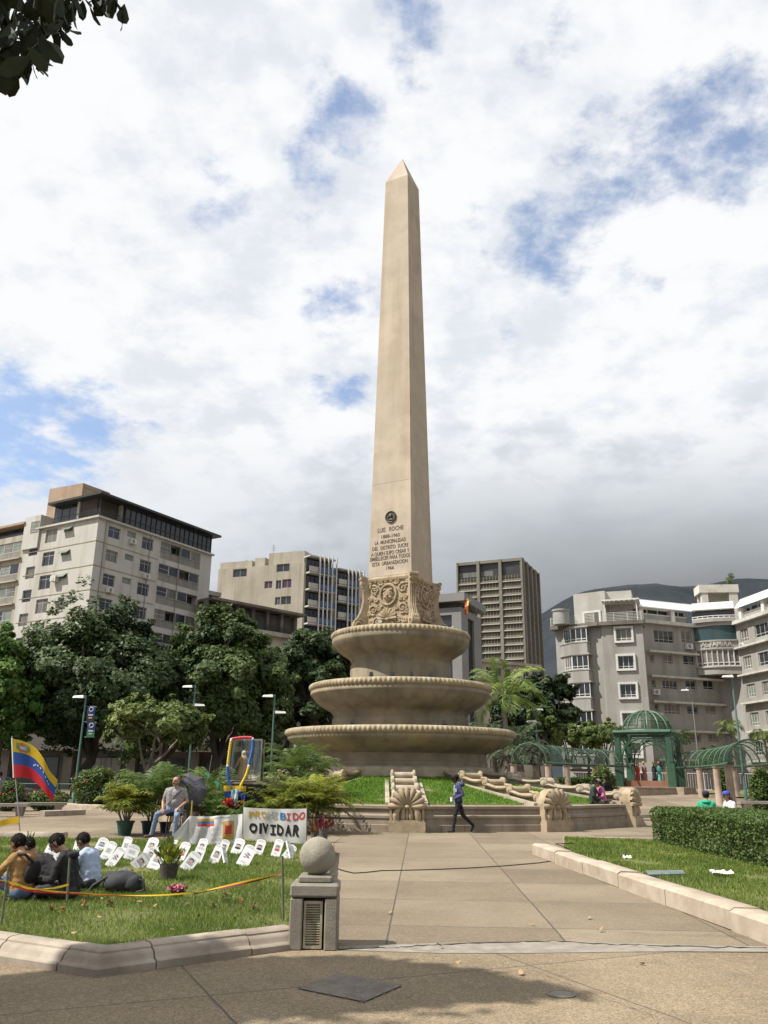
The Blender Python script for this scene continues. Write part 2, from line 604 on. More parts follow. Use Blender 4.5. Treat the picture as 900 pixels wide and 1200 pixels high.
KERB_R = mat('pale kerb stone', (0.46, 0.39, 0.31), (0.36, 0.29, 0.22), 2.5, 0.85, bump=0.003, bscale=60, stain=((0.24, 0.19, 0.14), 0.5, 3.0))
SOIL = mat('turf soil', (0.11, 0.135, 0.035), (0.15, 0.145, 0.055), 1.2, 0.95, bump=0.02, bscale=40, stain=((0.21, 0.165, 0.085), 0.75, 0.9))
BLADE = mat('grass blade', (0.145, 0.215, 0.040), (0.185, 0.235, 0.055), 0.8, 0.6, tint=0.35, trans=0.3, spec=0.2)
BLADE_L = mat('planter grass blade', (0.125, 0.255, 0.028), (0.15, 0.28, 0.036), 0.8, 0.6, tint=0.3, trans=0.3, spec=0.2)
ASPHALT = mat('asphalt', (0.055, 0.054, 0.052), (0.045, 0.044, 0.043), 1.5, 0.9, bump=0.004, bscale=80)
mb = MB()
mb.quad((-4000, -500, 0), (4000, -500, 0), (4000, 6000, 0), (-4000, 6000, 0))
struct(mb.build('plaza_ground', PAVE, local=True))
# nearer pavement of coarser aggregate, meeting the plaza along a cracked cement strip
edge = [ground(x, y) for x, y in ((150, 1128), (337, 1114), (397, 1113), (470, 1116), (560, 1118), (660, 1117), (760, 1116), (900, 1117), (1100, 1114))]
mb = MB()
pts = [(-14, edge[0].y - 0.5), (-4.5, edge[0].y - 0.1)] + [(p.x, p.y) for p in edge] + [(14, edge[-1].y - 0.2), (14, -20), (-14, -20)]
mb.add([(x, y, 0.004) for x, y in pts], [tuple(range(len(pts) - 1, -1, -1))])
struct(mb.build('pavement', PAVE_NEAR, local=True))
mb = MB()
up = [(397, 1110), (450, 1108), (520, 1106), (600, 1104.5), (660, 1104), (720, 1106), (800, 1108), (900, 1110), (1050, 1110)]
dn = [(397, 1114), (450, 1116), (520, 1118), (600, 1118), (660, 1117.5), (720, 1116.5), (800, 1116), (900, 1116.5), (1050, 1114)]
A = [ground(*p) for p in up]
B = [ground(*p) for p in dn]
for i in range(len(A) - 1):
 mb.quad((B[i].x, B[i].y, .008), (B[i + 1].x, B[i + 1].y, .008), (A[i + 1].x, A[i + 1].y, .008), (A[i].x, A[i].y, .008))
struct(mb.build('cement_strip', PATCHM, local=True))
def crack(path, w, name='pavement_crack', z=0.012, sub=8):
 m_ = MB()
 pts_ = []
 for i in range(len(path) - 1):
  a, b = path[i], path[i + 1]
  for k in range(sub):
   t = k / sub
   pts_.append(a.lerp(b, t))
 pts_.append(path[-1])
 jag = [p + Vector((rng.normal(0, .008), rng.normal(0, .022), 0)) for p in pts_]
 wd = [max(.004, w * (0.4 + abs(rng.normal(0, .7)))) for _ in jag]
 for i in range(len(jag) - 1):
  p, q = jag[i], jag[i + 1]
  m_.quad((p.x, p.y - wd[i], z), (q.x, q.y - wd[i + 1], z), (q.x, q.y + wd[i + 1], z), (p.x, p.y + wd[i], z))
 struct(m_.build(name, CRACK, local=True))
crack([ground(*p) for p in ((470, 1111), (520, 1107.5), (600, 1105), (650, 1104), (700, 1107), (760, 1109), (830, 1111), (900, 1112))], 0.016)
crack([ground(*p) for p in ((397, 1113.5), (450, 1112), (470, 1111))], 0.008)
crack([ground(*p) for p in ((700, 1090), (770, 1096), (840, 1097), (900, 1100))], 0.004)
crack([ground(*p) for p in ((640, 1145), (700, 1168), (760, 1190), (800, 1230))], 0.006)
# lawns and their kerbs
kb = [ground(*p) for p in ((-160, 1100), (0, 1127), (113, 1145), (336, 1114))]
LW_X1 = ground(336, 1114)
kr = [Vector((-0.62, 9.2, 0)), Vector((-1.02, 19.6, 0))]
kfar = [ground(338, 1001), ground(240, 990), ground(120, 986), ground(-60, 984)]
lawn_poly = [(p.x + .05, p.y + .28) for p in kb] + [(kr[0].x - .14, kr[0].y + .3)] + [(kr[1].x - .12, kr[1].y)] + [(-3.0, 20.6), (-8.5, 20.9), (-14, 20.5), (-14, 9)]
mb = MB()
cx, cy = -6, 14
n = len(lawn_poly)
mb.add([(x, y, 0.15) for x, y in lawn_poly], [tuple(range(n))])
struct(mb.build('lawn_soil', SOIL, local=True))
prof = [(0.03, -.02), (0.03, 0.055), (0.018, 0.068), (-0.005, 0.072), (-0.02, 0.085), (-0.032, 0.115), (-0.055, 0.14), (-0.085, 0.15), (-0.088, 0.165), (-0.11, 0.18), (-0.14, 0.185), (-0.24, 0.188), (-0.27, 0.175), (-0.27, 0.05)]
# separate kerb stones with narrow joints, each a little out of line
kpath = [Vector((p.x, p.y)) for p in kb]
def kerb_run(path, prof, step, name, material, gap=0.012, jit=0.006):
 m_ = MB()
 for i in range(len(path) - 1):
  a, b = Vector(path[i][:2]), Vector(path[i + 1][:2])
  L = (b - a).length
  k = max(1, round(L / step))
  for j in range(k):
   t0, t1 = j / k, (j + 1) / k
   p, q = a.lerp(b, t0), a.lerp(b, t1)
   d = (q - p).normalized()
   g0 = gap if j > 0 else 0
   g1 = gap if j < k - 1 else 0
   p, q = p + d * g0, q - d * g1
   dz = rng.normal(0, jit)
   m_.sweep([(p.x, p.y, dz), (q.x, q.y, dz + rng.normal(0, jit))], prof)
 return struct(m_.build(name, material, smooth=40))
# corner stones are mitred by sweeping short bent pieces
def kerb_bent(path, prof, name, material, cuts):
 """stones cut where given: list of lists of plan points"""
 m_ = MB()
 for c in cuts:
  dz = rng.normal(0, .004)
  m_.sweep([(p[0], p[1], dz) for p in c], prof)
 return struct(m_.build(name, material, smooth=40))
def lp(a, b, t):
 return (a[0] + (b[0] - a[0]) * t, a[1] + (b[1] - a[1]) * t)
K = [(p.x, p.y) for p in kb]
cuts = [[K[0], lp(K[0], K[1], .48)], [lp(K[0], K[1], .49), lp(K[1], K[2], .06)], [lp(K[1], K[2], .08), lp(K[1], K[2], .62)], [lp(K[1], K[2], .64), K[2], lp(K[2], K[3], .001)],
  [lp(K[2], K[3], .004), lp(K[2], K[3], .27)], [lp(K[2], K[3], .276), lp(K[2], K[3], .78)], [lp(K[2], K[3], .786), K[3]]]
kerb_bent(K, prof, 'lawn_kerb', KERB, [[K[0], lp(K[0], K[1], .968)], [lp(K[0], K[1], .975), K[1], lp(K[1], K[2], .62)], [lp(K[1], K[2], .635), K[2], lp(K[2], K[3], .27)],
  [lp(K[2], K[3], .277), lp(K[2], K[3], .78)], [lp(K[2], K[3], .787), lp(K[2], K[3], 1.06)]])
LOWP = [(0.0, 0), (0.0, 0.15), (-0.02, 0.175), (-0.22, 0.175), (-0.24, 0.15), (-0.24, 0)]
SIDEP = [(0.0, 0), (0.0, 0.17), (-0.03, 0.20), (-0.17, 0.20), (-0.2, 0.17), (-0.2, 0)]
kerb_run([(kr[0].x, kr[0].y), (kr[1].x, kr[1].y)], SIDEP, 1.3, 'lawn_kerb', KERB)
kerb_run([(kr[1].x - .05, kr[1].y + .15), (-3.0, 20.75)], LOWP, 1.2, 'lawn_kerb', KERB)
kerb_run([(-7.6, 21.4), (-9.0, 21.5), (-14, 21.2)], [(0, 0), (0, .2), (-.06, .26), (-.4, .26), (-.45, .2), (-.45, 0)], 2.2, 'lawn_kerb', KERB)
# right lawn
rk = [ground(646, 1002), ground(900, 1091)]
rk.append(rk[1] + (rk[1] - rk[0]) * 0.5)
rprof = [(0.0, 0.0), (0.0, 0.15), (-0.03, 0.2), (-0.07, 0.225), (-0.36, 0.235), (-0.42, 0.2), (-0.42, 0.0)]
rprof = [(-a, b) for a, b in rprof][::-1]
kerb_run([(p.x, p.y) for p in rk], rprof, 2.0, 'lawn_kerb', KERB_R)
bk = [ground(662, 987), ground(782, 988)]
kerb_run([(bk[0].x, bk[0].y), (bk[1].x, bk[1].y)], [(0, 0), (0, .12), (-.2, .12), (-.2, 0)], 1.8, 'lawn_kerb', KERB_R)
RL = [(rk[0].x + .3, rk[0].y), (rk[2].x + .3, rk[2].y), (14, rk[2].y), (14, 24), (7.3, 22.8), (bk[0].x, bk[0].y)]
mb = MB()
mb.add([(x, y, 0.11) for x, y in RL], [tuple(range(len(RL)))])
struct(mb.build('lawn_soil', SOIL, local=True))
def inside(poly, X, Y):
 c = np.zeros(len(X), bool)
 j = len(poly) - 1
 for i in range(len(poly)):
  xi, yi = poly[i]
  xj, yj = poly[j]
  cond = ((yi > Y) != (yj > Y)) & (X < (xj - xi) * (Y - yi) / (yj - yi + 1e-12) + xi)
  c ^= cond
  j = i
 return c
def grass(name, poly, zfun, count, h, w, material, nearpow=1.6, bare=0.0):
 xs = [p[0] for p in poly]
 ys = [p[1] for p in poly]
 x0, x1, y0, y1 = min(xs), max(xs), min(ys), max(ys)
 N = count * 3
 u = rng.random(N) ** nearpow
 X = x0 + (x1 - x0) * rng.random(N)
 Y = y0 + (y1 - y0) * u
 ok = inside(poly, X, Y)
 ok &= np.abs(X) < 0.62 * Y + 1.2
 X, Y = X[ok][:count], Y[ok][:count]
 pn = np.array([noise.noise((x * .9, y * .9, 3.0)) for x, y in zip(X, Y)])
 keep = pn < 0.62 - bare * rng.random(len(X))
 X, Y, pn = X[keep], Y[keep], pn[keep]
 N = len(X)
 Z = zfun(X, Y)
 near = np.clip(Y / 9.0, 1.0, 3.0)
 hh = h * (0.55 + 0.8 * rng.random(N)) * (1 - 0.4 * np.clip(pn, 0, 1))
 ww = w * near * (0.7 + 0.6 * rng.random(N))
 a = rng.random(N) * 2 * PI
 la = rng.random(N) * 2 * PI
 ln = hh * (0.15 + 0.7 * rng.random(N))
 P = np.stack([X, Y, Z], 1)
 s = np.stack([np.cos(a), np.sin(a), 0 * a], 1) * ww[:, None] / 2
 tip = P + np.stack([np.cos(la) * ln, np.sin(la) * ln, hh], 1)
 V = np.stack([P - s, P + s, tip], 1).reshape(-1, 3)
 F = np.arange(3 * N).reshape(-1, 3)
 t = np.clip(0.5 + 0.3 * rng.normal(size=N) + 0.5 * pn, 0, 1)
 return tag(np_mesh(name, V, F, material, tint=t), kind='stuff')
grass('grass', lawn_poly, lambda X, Y: np.full(len(X), 0.15), 170000, 0.05, 0.008, BLADE, bare=0.75)
grass('grass', RL, lambda X, Y: np.full(len(X), 0.11), 110000, 0.06, 0.009, BLADE, nearpow=1.3, bare=0.4)
# ------------------------------------------------------------------ monument
AX = at(469, 861, 36.6)
MC = Vector((AX.x, AX.y, 0))
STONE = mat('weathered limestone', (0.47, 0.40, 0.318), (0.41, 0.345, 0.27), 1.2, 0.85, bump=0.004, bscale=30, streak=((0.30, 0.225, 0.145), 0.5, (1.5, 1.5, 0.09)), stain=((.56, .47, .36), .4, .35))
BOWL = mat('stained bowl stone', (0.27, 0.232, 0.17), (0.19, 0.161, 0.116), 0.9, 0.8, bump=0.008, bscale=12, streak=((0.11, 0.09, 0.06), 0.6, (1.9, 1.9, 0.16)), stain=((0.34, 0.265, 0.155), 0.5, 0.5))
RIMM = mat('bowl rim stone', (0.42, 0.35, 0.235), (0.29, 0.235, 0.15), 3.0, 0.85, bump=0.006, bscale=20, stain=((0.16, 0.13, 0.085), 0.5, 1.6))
CARVED = mat('carved stone', (0.43, 0.345, 0.235), (0.31, 0.24, 0.155), 3.0, 0.9, bump=0.01, bscale=18, stain=((0.17, 0.125, 0.08), 0.45, 2.0))
WALLST = mat('plinth stone', (0.31, 0.256, 0.195), (0.23, 0.188, 0.138), 1.4, 0.85, bump=0.006, bscale=22, streak=((0.14, 0.105, 0.07), 0.55, (1.2, 1.2, 0.5)))
PALEST = mat('pale stone', (0.46, 0.40, 0.31), (0.36, 0.30, 0.22), 2.0, 0.85, bump=0.004, streak=((0.2, 0.15, 0.1), 0.5, (2, 2, .4)))
BRONZE = mat('bronze', (0.085, 0.075, 0.06), (0.05, 0.045, 0.04), 8, 0.5, metal=0.6)
LETTER = mat('letter metal', (0.10, 0.08, 0.055), (0.07, 0.055, 0.04), 9, 0.6)
JOINT = mat('masonry joint', (0.17, 0.125, 0.08), (0.12, 0.09, 0.06), 6, 0.95)
def zf(y):
 return at(469, y, MC.y).z
def rf(half, y):
 return (at(469 + half, y, MC.y) - at(469, y, MC.y)).length
mon = thing('obelisk_monument', 'tall tan stone obelisk with inscription on a carved pedestal above three stacked round stone bowls', 'monument', MC)
ANG = rad(28.6)
n1 = Vector((-math.sin(ANG), -math.cos(ANG), 0))
n2 = Vector((math.cos(ANG), -math.sin(ANG), 0))
cdir = (n1 + n2).normalized()
A0 = math.atan2(cdir.y, cdir.x)
z_s0, z_s1, z_tip = zf(680), zf(218), zf(186)
z_p0 = zf(743)
S0 = 55.8 / ppm(MC.y, z_s0)
S1 = 28.8 / ppm(MC.y, z_s1)
R2 = math.sqrt(2) / 2
mb = MB()
# shaft in two lifts so that the faint joint of the photograph is a real groove
zj = zf(573)
def sz(z):
 return S0 + (S1 - S0) * (z - z_s0) / (z_s1 - z_s0)
prof = [(sz(z_s0) * R2, z_s0), (sz(zj) * R2, zj - .012), (sz(zj) * R2 - .012, zj), (sz(zj) * R2 - .012, zj + .008), (sz(zj) * R2, zj + .02), (S1 * R2, z_s1), (0.012, z_tip)]
mb.lathe(prof, 4, MC, a0=A0)
shaft = mb.build('shaft', STONE, mon)
def facept(z, u, out=0.0, nrm=n1):
 t = Vector((-nrm.y, nrm.x, 0))
 return MC + nrm * (sz(z) / 2 + out) + t * u + Vector((0, 0, z))
upv = (facept(z_s0 + 2, 0) - facept(z_s0, 0)).normalized()
tv = Vector((-n1.y, n1.x, 0))
K1 = ppm(MC.y, z_s0 + 1) * math.cos(ANG)
for s, y, wpx, hpx in (('LUIS   ROCHE', 629, 29.5, 5.0), ('1888-1965', 636.3, 21, 3.8), ('LA  MUNICIPALIDAD', 642.8, 35.5, 4.2), ('DEL  DISTRITO  SUCRE', 649.4, 41, 4.2), ('A QUIEN SUPO CREAR Y', 655.8, 43.5, 4.2),
     ('EMBELLECER PARA TODOS', 661.4, 45.0, 4.2), ('ESTA  URBANIZACION', 667.6, 40, 4.2), ('1966', 673.2, 8.4, 3.8)):
 vs, fs = text_geo(s, 1.0, 0.0, offset=0.012)
 xs = [v.x for v in vs]
 ys = [v.y for v in vs]
 sx = wpx / K1 / (max(xs) - min(xs))
 sy = hpx / K1 / 0.70 * 0.92
 z = zf(y)
 o = facept(z, 0.0, 0.012)
 mb = MB()
 mb.add([o + tv * (v.x * sx) + upv * (v.y * sy) for v in vs], fs)
 mb.build('inscription', LETTER, shaft)
mb = MB()
zc = zf(613)
mtx = Matrix((tv, upv, tv.cross(upv))).transposed()
o = facept(zc, 0.02, 0.0)
rr = 7.0 / ppm(MC.y, zc)
def disc_on(mb, o, mtx, prof, n=28):
 """lathe profile (r, out) around the outward axis of a face frame"""
 t = MB().lathe(prof, n)
 mb.add([o + mtx @ Vector(v) for v in t.v], t.f)
disc_on(mb, o, mtx, [(rr, 0), (rr, .05), (rr * .93, .07), (rr * .85, .06), (rr * .83, .035), (0.01, .035)])
mb.ball(o + mtx @ Vector((-.01, .03, .05)), (rr * .38, rr * .48, .05), 12, mtx=mtx)
mb.ball(o + mtx @ Vector((-.10 * rr / .26, -.01, .05)), (rr * .2, rr * .14, .045), 8, mtx=mtx)
mb.ball(o + mtx @ Vector((.02, -.14 * rr / .26, .045)), (rr * .45, rr * .26, .04), 10, mtx=mtx)
mb.build('medallion', BRONZE, shaft, smooth=40)
# carved pedestal
ped = MB()
Wt, Wb = 2.30, 2.42
ped.lathe([(Wb * R2 + .12, z_p0), (Wb * R2 + .12, z_p0 + .16), (Wb * R2, z_p0 + .2), (Wt * R2, z_s0 - .28), (Wt * R2 + .10, z_s0 - .24), (Wt * R2 + .13, z_s0 - .14), (Wt * R2 + .06, z_s0 - .04), (S0 * R2 - .1, z_s0 + .0)], 4, MC, a0=A0)
pedestal = ped.build('pedestal', CARVED, mon)
H = z_s0 - z_p0
def spiral(mb, o, mtx, r0, r1, turns, a, tr, hand=1, n=26):
 pts = []
 rs = []
 for i in range(n + 1):
  t = i / n
  r = r0 + (r1 - r0) * t
  an = a + hand * turns * 2 * PI * t
  pts.append(o + mtx @ Vector((r * math.cos(an), r * math.sin(an), .015)))
  rs.append(tr * (1 - .45 * t))
 mb.tube(pts, rs, 6)
for k in range(4):
 nr = (n1, n2, -n1, -n2)[k]
 t = Vector((-nr.y, nr.x, 0))
 mtx = Matrix((t, Vector((0, 0, 1)), nr)).transposed()
 rl = MB()
 def pt(u, v):
  w = Wb + (Wt - Wb) * v
  return MC + nr * (w / 2 + .01) + t * u + Vector((0, 0, z_p0 + .2 + (H - .45) * v))
 o = pt(0, .68)
 rl.tube([o + mtx @ Vector((.40 * math.cos(a), .46 * math.sin(a), .03)) for a in np.linspace(0, 2 * PI, 28)[:-1]], .06, 6, closed=True)
 rl.ball(o + mtx @ Vector((0, -.02, .02)), (.24, .30, .13), 12, mtx=mtx)
 rl.ball(o + mtx @ Vector((0, -.06, .13)), (.06, .10, .07), 8, mtx=mtx)
 for sx in (-1, 1):
  rl.ball(o + mtx @ Vector((sx * .11, .06, .10)), (.06, .04, .05), 8, mtx=mtx)
  rl.ball(o + mtx @ Vector((sx * .14, .2, .05)), (.1, .08, .09), 8, mtx=mtx)
  rl.ball(o + mtx @ Vector((sx * .13, -.14, .08)), (.09, .07, .06), 8, mtx=mtx)
 o2 = pt(0, .14)
 for a in np.linspace(.0, PI, 9):
  d = Vector((math.cos(a), math.sin(a), 0))
  rl.tube([o2 + mtx @ (d * .08 + Vector((0, 0, .03))), o2 + mtx @ (d * .28 + Vector((0, 0, .11))), o2 + mtx @ (d * .44 + Vector((0, 0, .05)))], [.03, .075, .09], 6)
 rl.ball(o2 + mtx @ Vector((0, -.03, .05)), (.11, .09, .1), 8, mtx=mtx)
 for (u, v, r, tn, a) in ((.72, .80, .22, 1.6, 1.2), (.72, .36, .25, 1.7, 4.4), (.50, .10, .17, 1.5, .4), (.82, .10, .13, 1.4, 2.5), (.40, .97, .15, 1.4, 3.5), (.88, .60, .10, 1.3, 0), (.46, .38, .11, 1.3, 2.0),
       (.92, .95, .10, 1.2, 4.), (.15, 1.0, .11, 1.2, .3), (.30, .24, .10, 1.2, 5), (.95, .26, .09, 1.2, 1), (.62, .58, .1, 1.2, 3)):
  for sx in (-1, 1):
   spiral(rl, pt(sx * u, v), mtx, r, .02, tn, a if sx > 0 else PI - a, .052, sx)
   rl.ball(pt(sx * u, v) + nr * .02, (.045, .045, .05), 6)
 for i in range(46):
  u, v = rng.uniform(-1.0, 1.0), rng.uniform(0, 1.02)
  rl.ball(pt(u, v), (rng.uniform(.04, .09), rng.uniform(.03, .08), .06), 6, mtx=mtx @ Matrix.Rotation(rng.uniform(0, 3), 3, 'Z'))
 for sx in (-1, 1):
  rl.tube([pt(sx * 1.06, v) for v in np.linspace(-.05, 1.02, 5)], .04, 6)
 rl.build('relief_panel', CARVED, pedestal, smooth=50)
 c = ((nr + Vector((-nr.y, nr.x, 0)))).normalized()
 tt = Vector((-c.y, c.x, 0))
 cs = MB()
 base = MC + c * (Wb * R2) + Vector((0, 0, z_p0))
 outer = [(.38, .0), (.49, .10), (.52, .26), (.45, .44), (.30, .60), (.19, .82), (.10, 1.06), (.06, 1.4), (.08, H - .62), (.15, H - .5), (.10, H - .44), (.16, H - .36), (.20, H - .24), (.15, H - .12), (.05, H - .06)]
 poly = [(-.25, 0)] + outer + [(-.25, H - .06)]
 cs.extrude(poly, base, c, Vector((0, 0, 1)), tt, -.15, .15)
 for sg in (-1, 1):
  fm = Matrix((c, Vector((0, 0, 1)), tt * sg)).transposed()
  if sg < 0:
   fm = Matrix((c * -1, Vector((0, 0, 1)), tt * sg)).transposed()
  spiral(cs, base + c * .25 + Vector((0, 0, .26)) + tt * sg * .15, fm, .26, .02, 1.8, PI / 2, .05, 1 if sg > 0 else 1)
 for dx in (-.08, 0, .08):
  cs.tube([base + c * (p[0] + .005) + tt * dx + Vector((0, 0, p[1])) for p in outer[3:10]], .03, 5)
 cs.tube([base + c * .10 + Vector((0, 0, H - .30)) - tt * .2, base + c * .10 + Vector((0, 0, H - .30)) + tt * .2], .085, 8)
 cs.tube([base + c * .13 + Vector((0, 0, H - .1)) - tt * .2, base + c * .13 + Vector((0, 0, H - .1)) + tt * .2], .095, 8)
 cs.build('scroll_console', CARVED, pedestal, smooth=45)
def ribbed_rim(zr, r, th, nrib, parent):
 m_ = MB()
 K_ = 11
 pr = []
 for i in range(K_):
  a = -1.15 * PI / 2 + i / (K_ - 1) * (PI * 1.15)
  pr.append((r - th + th * math.cos(a), zr + th * .95 * math.sin(a)))
 pr = [(r - th * 2.4, pr[0][1] + .02)] + pr + [(r - th * 2.4, pr[-1][1] - .02)]
 ns = nrib * 6
 def f(rr, z, an, j):
  q = j % 6
  cut = (-.75, .2, .6, .6, .2, -.75)[q]
  k = (rr - (r - th)) / th
  return rr - (th * .17) * (1 - cut / .6) * max(0, k) if k > 0 else rr
 m_.lathe(pr, ns, MC, rfun=f, cap=False)
 return m_.build('ribbed_rim', RIMM, parent, smooth=60)
def bowl(name, rim_half, rim_y, under, rib, label=None):
 r0, zr = rf(rim_half, rim_y), zf(rim_y)
 pr = [(rf(h, y), zf(y)) for h, y in under]
 P = [Vector((a, b)) for a, b in pr]
 sm = []
 for i in range(len(P) - 1):
  p0, p1, p2, p3 = P[max(i - 1, 0)], P[i], P[i + 1], P[min(i + 2, len(P) - 1)]
  for k in range(5):
   t = k / 5
   sm.append(0.5 * ((2 * p1) + (p2 - p0) * t + (2 * p0 - 5 * p1 + 4 * p2 - p3) * t * t + (3 * p1 - p0 - 3 * p2 + p3) * t ** 3))
 sm.append(P[-1])
 m_ = MB()
 prof = [(p.x, p.y) for p in sm][::-1] + [(r0 - .35, zr + .02), (r0 - .5, zr - .12), (0.3, zr - .12)]
 m_.lathe(prof, 96, MC)
 b = m_.build('bowl', BOWL, mon, smooth=35)
 ribbed_rim(zr, r0 + .02, .15, rib, b)
 return b, r0, zr
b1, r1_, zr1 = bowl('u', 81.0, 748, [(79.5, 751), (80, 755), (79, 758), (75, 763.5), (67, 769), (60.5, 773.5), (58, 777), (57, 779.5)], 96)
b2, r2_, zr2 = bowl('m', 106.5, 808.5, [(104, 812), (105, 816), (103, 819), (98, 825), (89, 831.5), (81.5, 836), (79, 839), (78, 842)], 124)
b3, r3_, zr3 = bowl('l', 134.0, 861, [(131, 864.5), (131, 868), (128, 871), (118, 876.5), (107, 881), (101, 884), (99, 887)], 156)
mb = MB()
mb.lathe([(rf(59, 799), zf(801)), (rf(59, 799), zf(782)), (rf(57.5, 781), zf(780.5)), (rf(57, 779), zf(777))], 72, MC)
mb.build('drum', BOWL, mon, smooth=40)
mb = MB()
mb.lathe([(rf(80, 856), zf(857)), (rf(80, 856), zf(845)), (rf(78.5, 845), zf(843.5)), (rf(78, 843), zf(839))], 72, MC)
mb.build('drum', BOWL, mon, smooth=40)
mb = MB()
mb.lathe([(rf(102, 899), zf(902)), (rf(102, 899), zf(893.4)), (rf(101, 899), zf(893)), (rf(100.5, 892), zf(884))], 72, MC)
mb.build('drum', WALLST, mon, smooth=40)
mb = MB()
mb.lathe([(rf(109, 905), 0.9), (rf(109, 905), zf(900.5)), (rf(106, 899), zf(899)), (rf(98, 898.5), zf(898.2))], 48, MC)
mb.build('base_course', PALEST, mon, smooth=40)
LAMPM = flat('dark lamp housing', (0.03, 0.03, 0.03))
LAMPW = flat('pale lamp housing', (0.5, 0.5, 0.48))
for (px, py, zr, r, m_) in ((444.5, 0, zr1, r1_, LAMPW), (435, 0, zr2, r2_, LAMPM), (460, 0, zr2, r2_, LAMPM), (482.5, 0, zr2, r2_, LAMPM), (505, 0, zr2, r2_, LAMPM), (414, 0, zr3, r3_, LAMPM), (352, 0, zr3, r3_, LAMPM), (520, 0, zr3, r3_, LAMPM)):
 d = ray(px, 800)
 s = d.x / d.y
 rr = r - .32
 a = 1 + s * s
 b = -2 * (s * MC.x + MC.y)
 c = MC.x ** 2 + MC.y ** 2 - rr * rr
 y = (-b - math.sqrt(max(0, b * b - 4 * a * c))) / (2 * a)
 p = Vector((s * y, y, zr + .1))
 l_ = MB()
 l_.box(p + Vector((0, 0, .02)), (.05, .05, .1))
 l_.tube([p + Vector((-.02, .1, .13)), p + Vector((0, -.08, .17))], [.06, .085], 10)
 l_.box(p + Vector((0, 0, .08)), (.16, .04, .05))
 l_.build('spotlight', m_, mon, smooth=40)
# ------------------------------------------------------------------ twelve-sided planter with cascades
v0 = ground(477, 976)
RW = (Vector((v0.x, v0.y)) - Vector((MC.x, MC.y))).length - 0.25
PA0 = math.atan2(v0.y - MC.y, v0.x - MC.x)
NS = 12
pl = thing('fountain_planter', 'low twelve sided stone planter wall with shell pillars and cascades around the obelisk', 'planter', MC)
mb = MB()
wp = [(0.16, 0), (0.16, 0.20), (0.13, 0.22), (0.12, .38), (0.15, .40), (0.15, .47), (0.11, .49), (0.05, .52), (0.04, .64), (0.07, .655), (0.10, .68), (0.10, .755), (0.06, .775), (-0.3, .78), (-0.3, .5)]
mb.lathe([(RW + a, z) for a, z in wp], NS, MC, a0=PA0, cap=False)
for k in range(NS):
 a, b = PA0 + 2 * PI * k / NS, PA0 + 2 * PI * (k + 1) / NS
 p, q = Vector((math.cos(a), math.sin(a), 0)), Vector((math.cos(b), math.sin(b), 0))
 mid = (p + q).normalized()
 for j in range(1, 5):
  c_ = MC + (p.lerp(q, j / 5 + (.02 if j % 2 else -.03))) * (RW + .16)
  mb.box(c_ + Vector((0, 0, .115)) - mid * .012, (.012, .03, .21), math.atan2(mid.y, mid.x) + PI / 2, m=1)
  c_ = MC + (p.lerp(q, j / 5 - .08)) * (RW + .125)
  mb.box(c_ + Vector((0, 0, .30)) - mid * .012, (.010, .03, .15), math.atan2(mid.y, mid.x) + PI / 2, m=1)
mb.build('wall', [WALLST, JOINT], pl)
mb = MB()
LZ0, LZ1 = .74, 1.62
RB = rf(109, 905)
mb.lathe([(RW - .28, LZ0), (RB - .1, LZ1)], NS, MC, a0=PA0, cap=False)
struct(mb.build('planter_soil', SOIL))
def slope_z(X, Y):
 r = np.hypot(X - MC.x, Y - MC.y)
 t = np.clip((RW - .28 - r) / (RW - .28 - RB), 0, 1)
 return LZ0 + (LZ1 - LZ0) * t
ring = [(MC.x + (RW - .45) * math.cos(PA0 + 2 * PI * k / NS), MC.y + (RW - .45) * math.sin(PA0 + 2 * PI * k / NS)) for k in range(NS)]
g_poly = [p for p in ring if p[1] < MC.y + 4]
g_poly = sorted(g_poly, key=lambda p: math.atan2(p[1] - MC.y - 3, p[0] - MC.x))
grass('planter_grass', g_poly, lambda X, Y: slope_z(X, Y), 110000, 0.06, 0.010, BLADE_L, nearpow=1.0, bare=0.02)
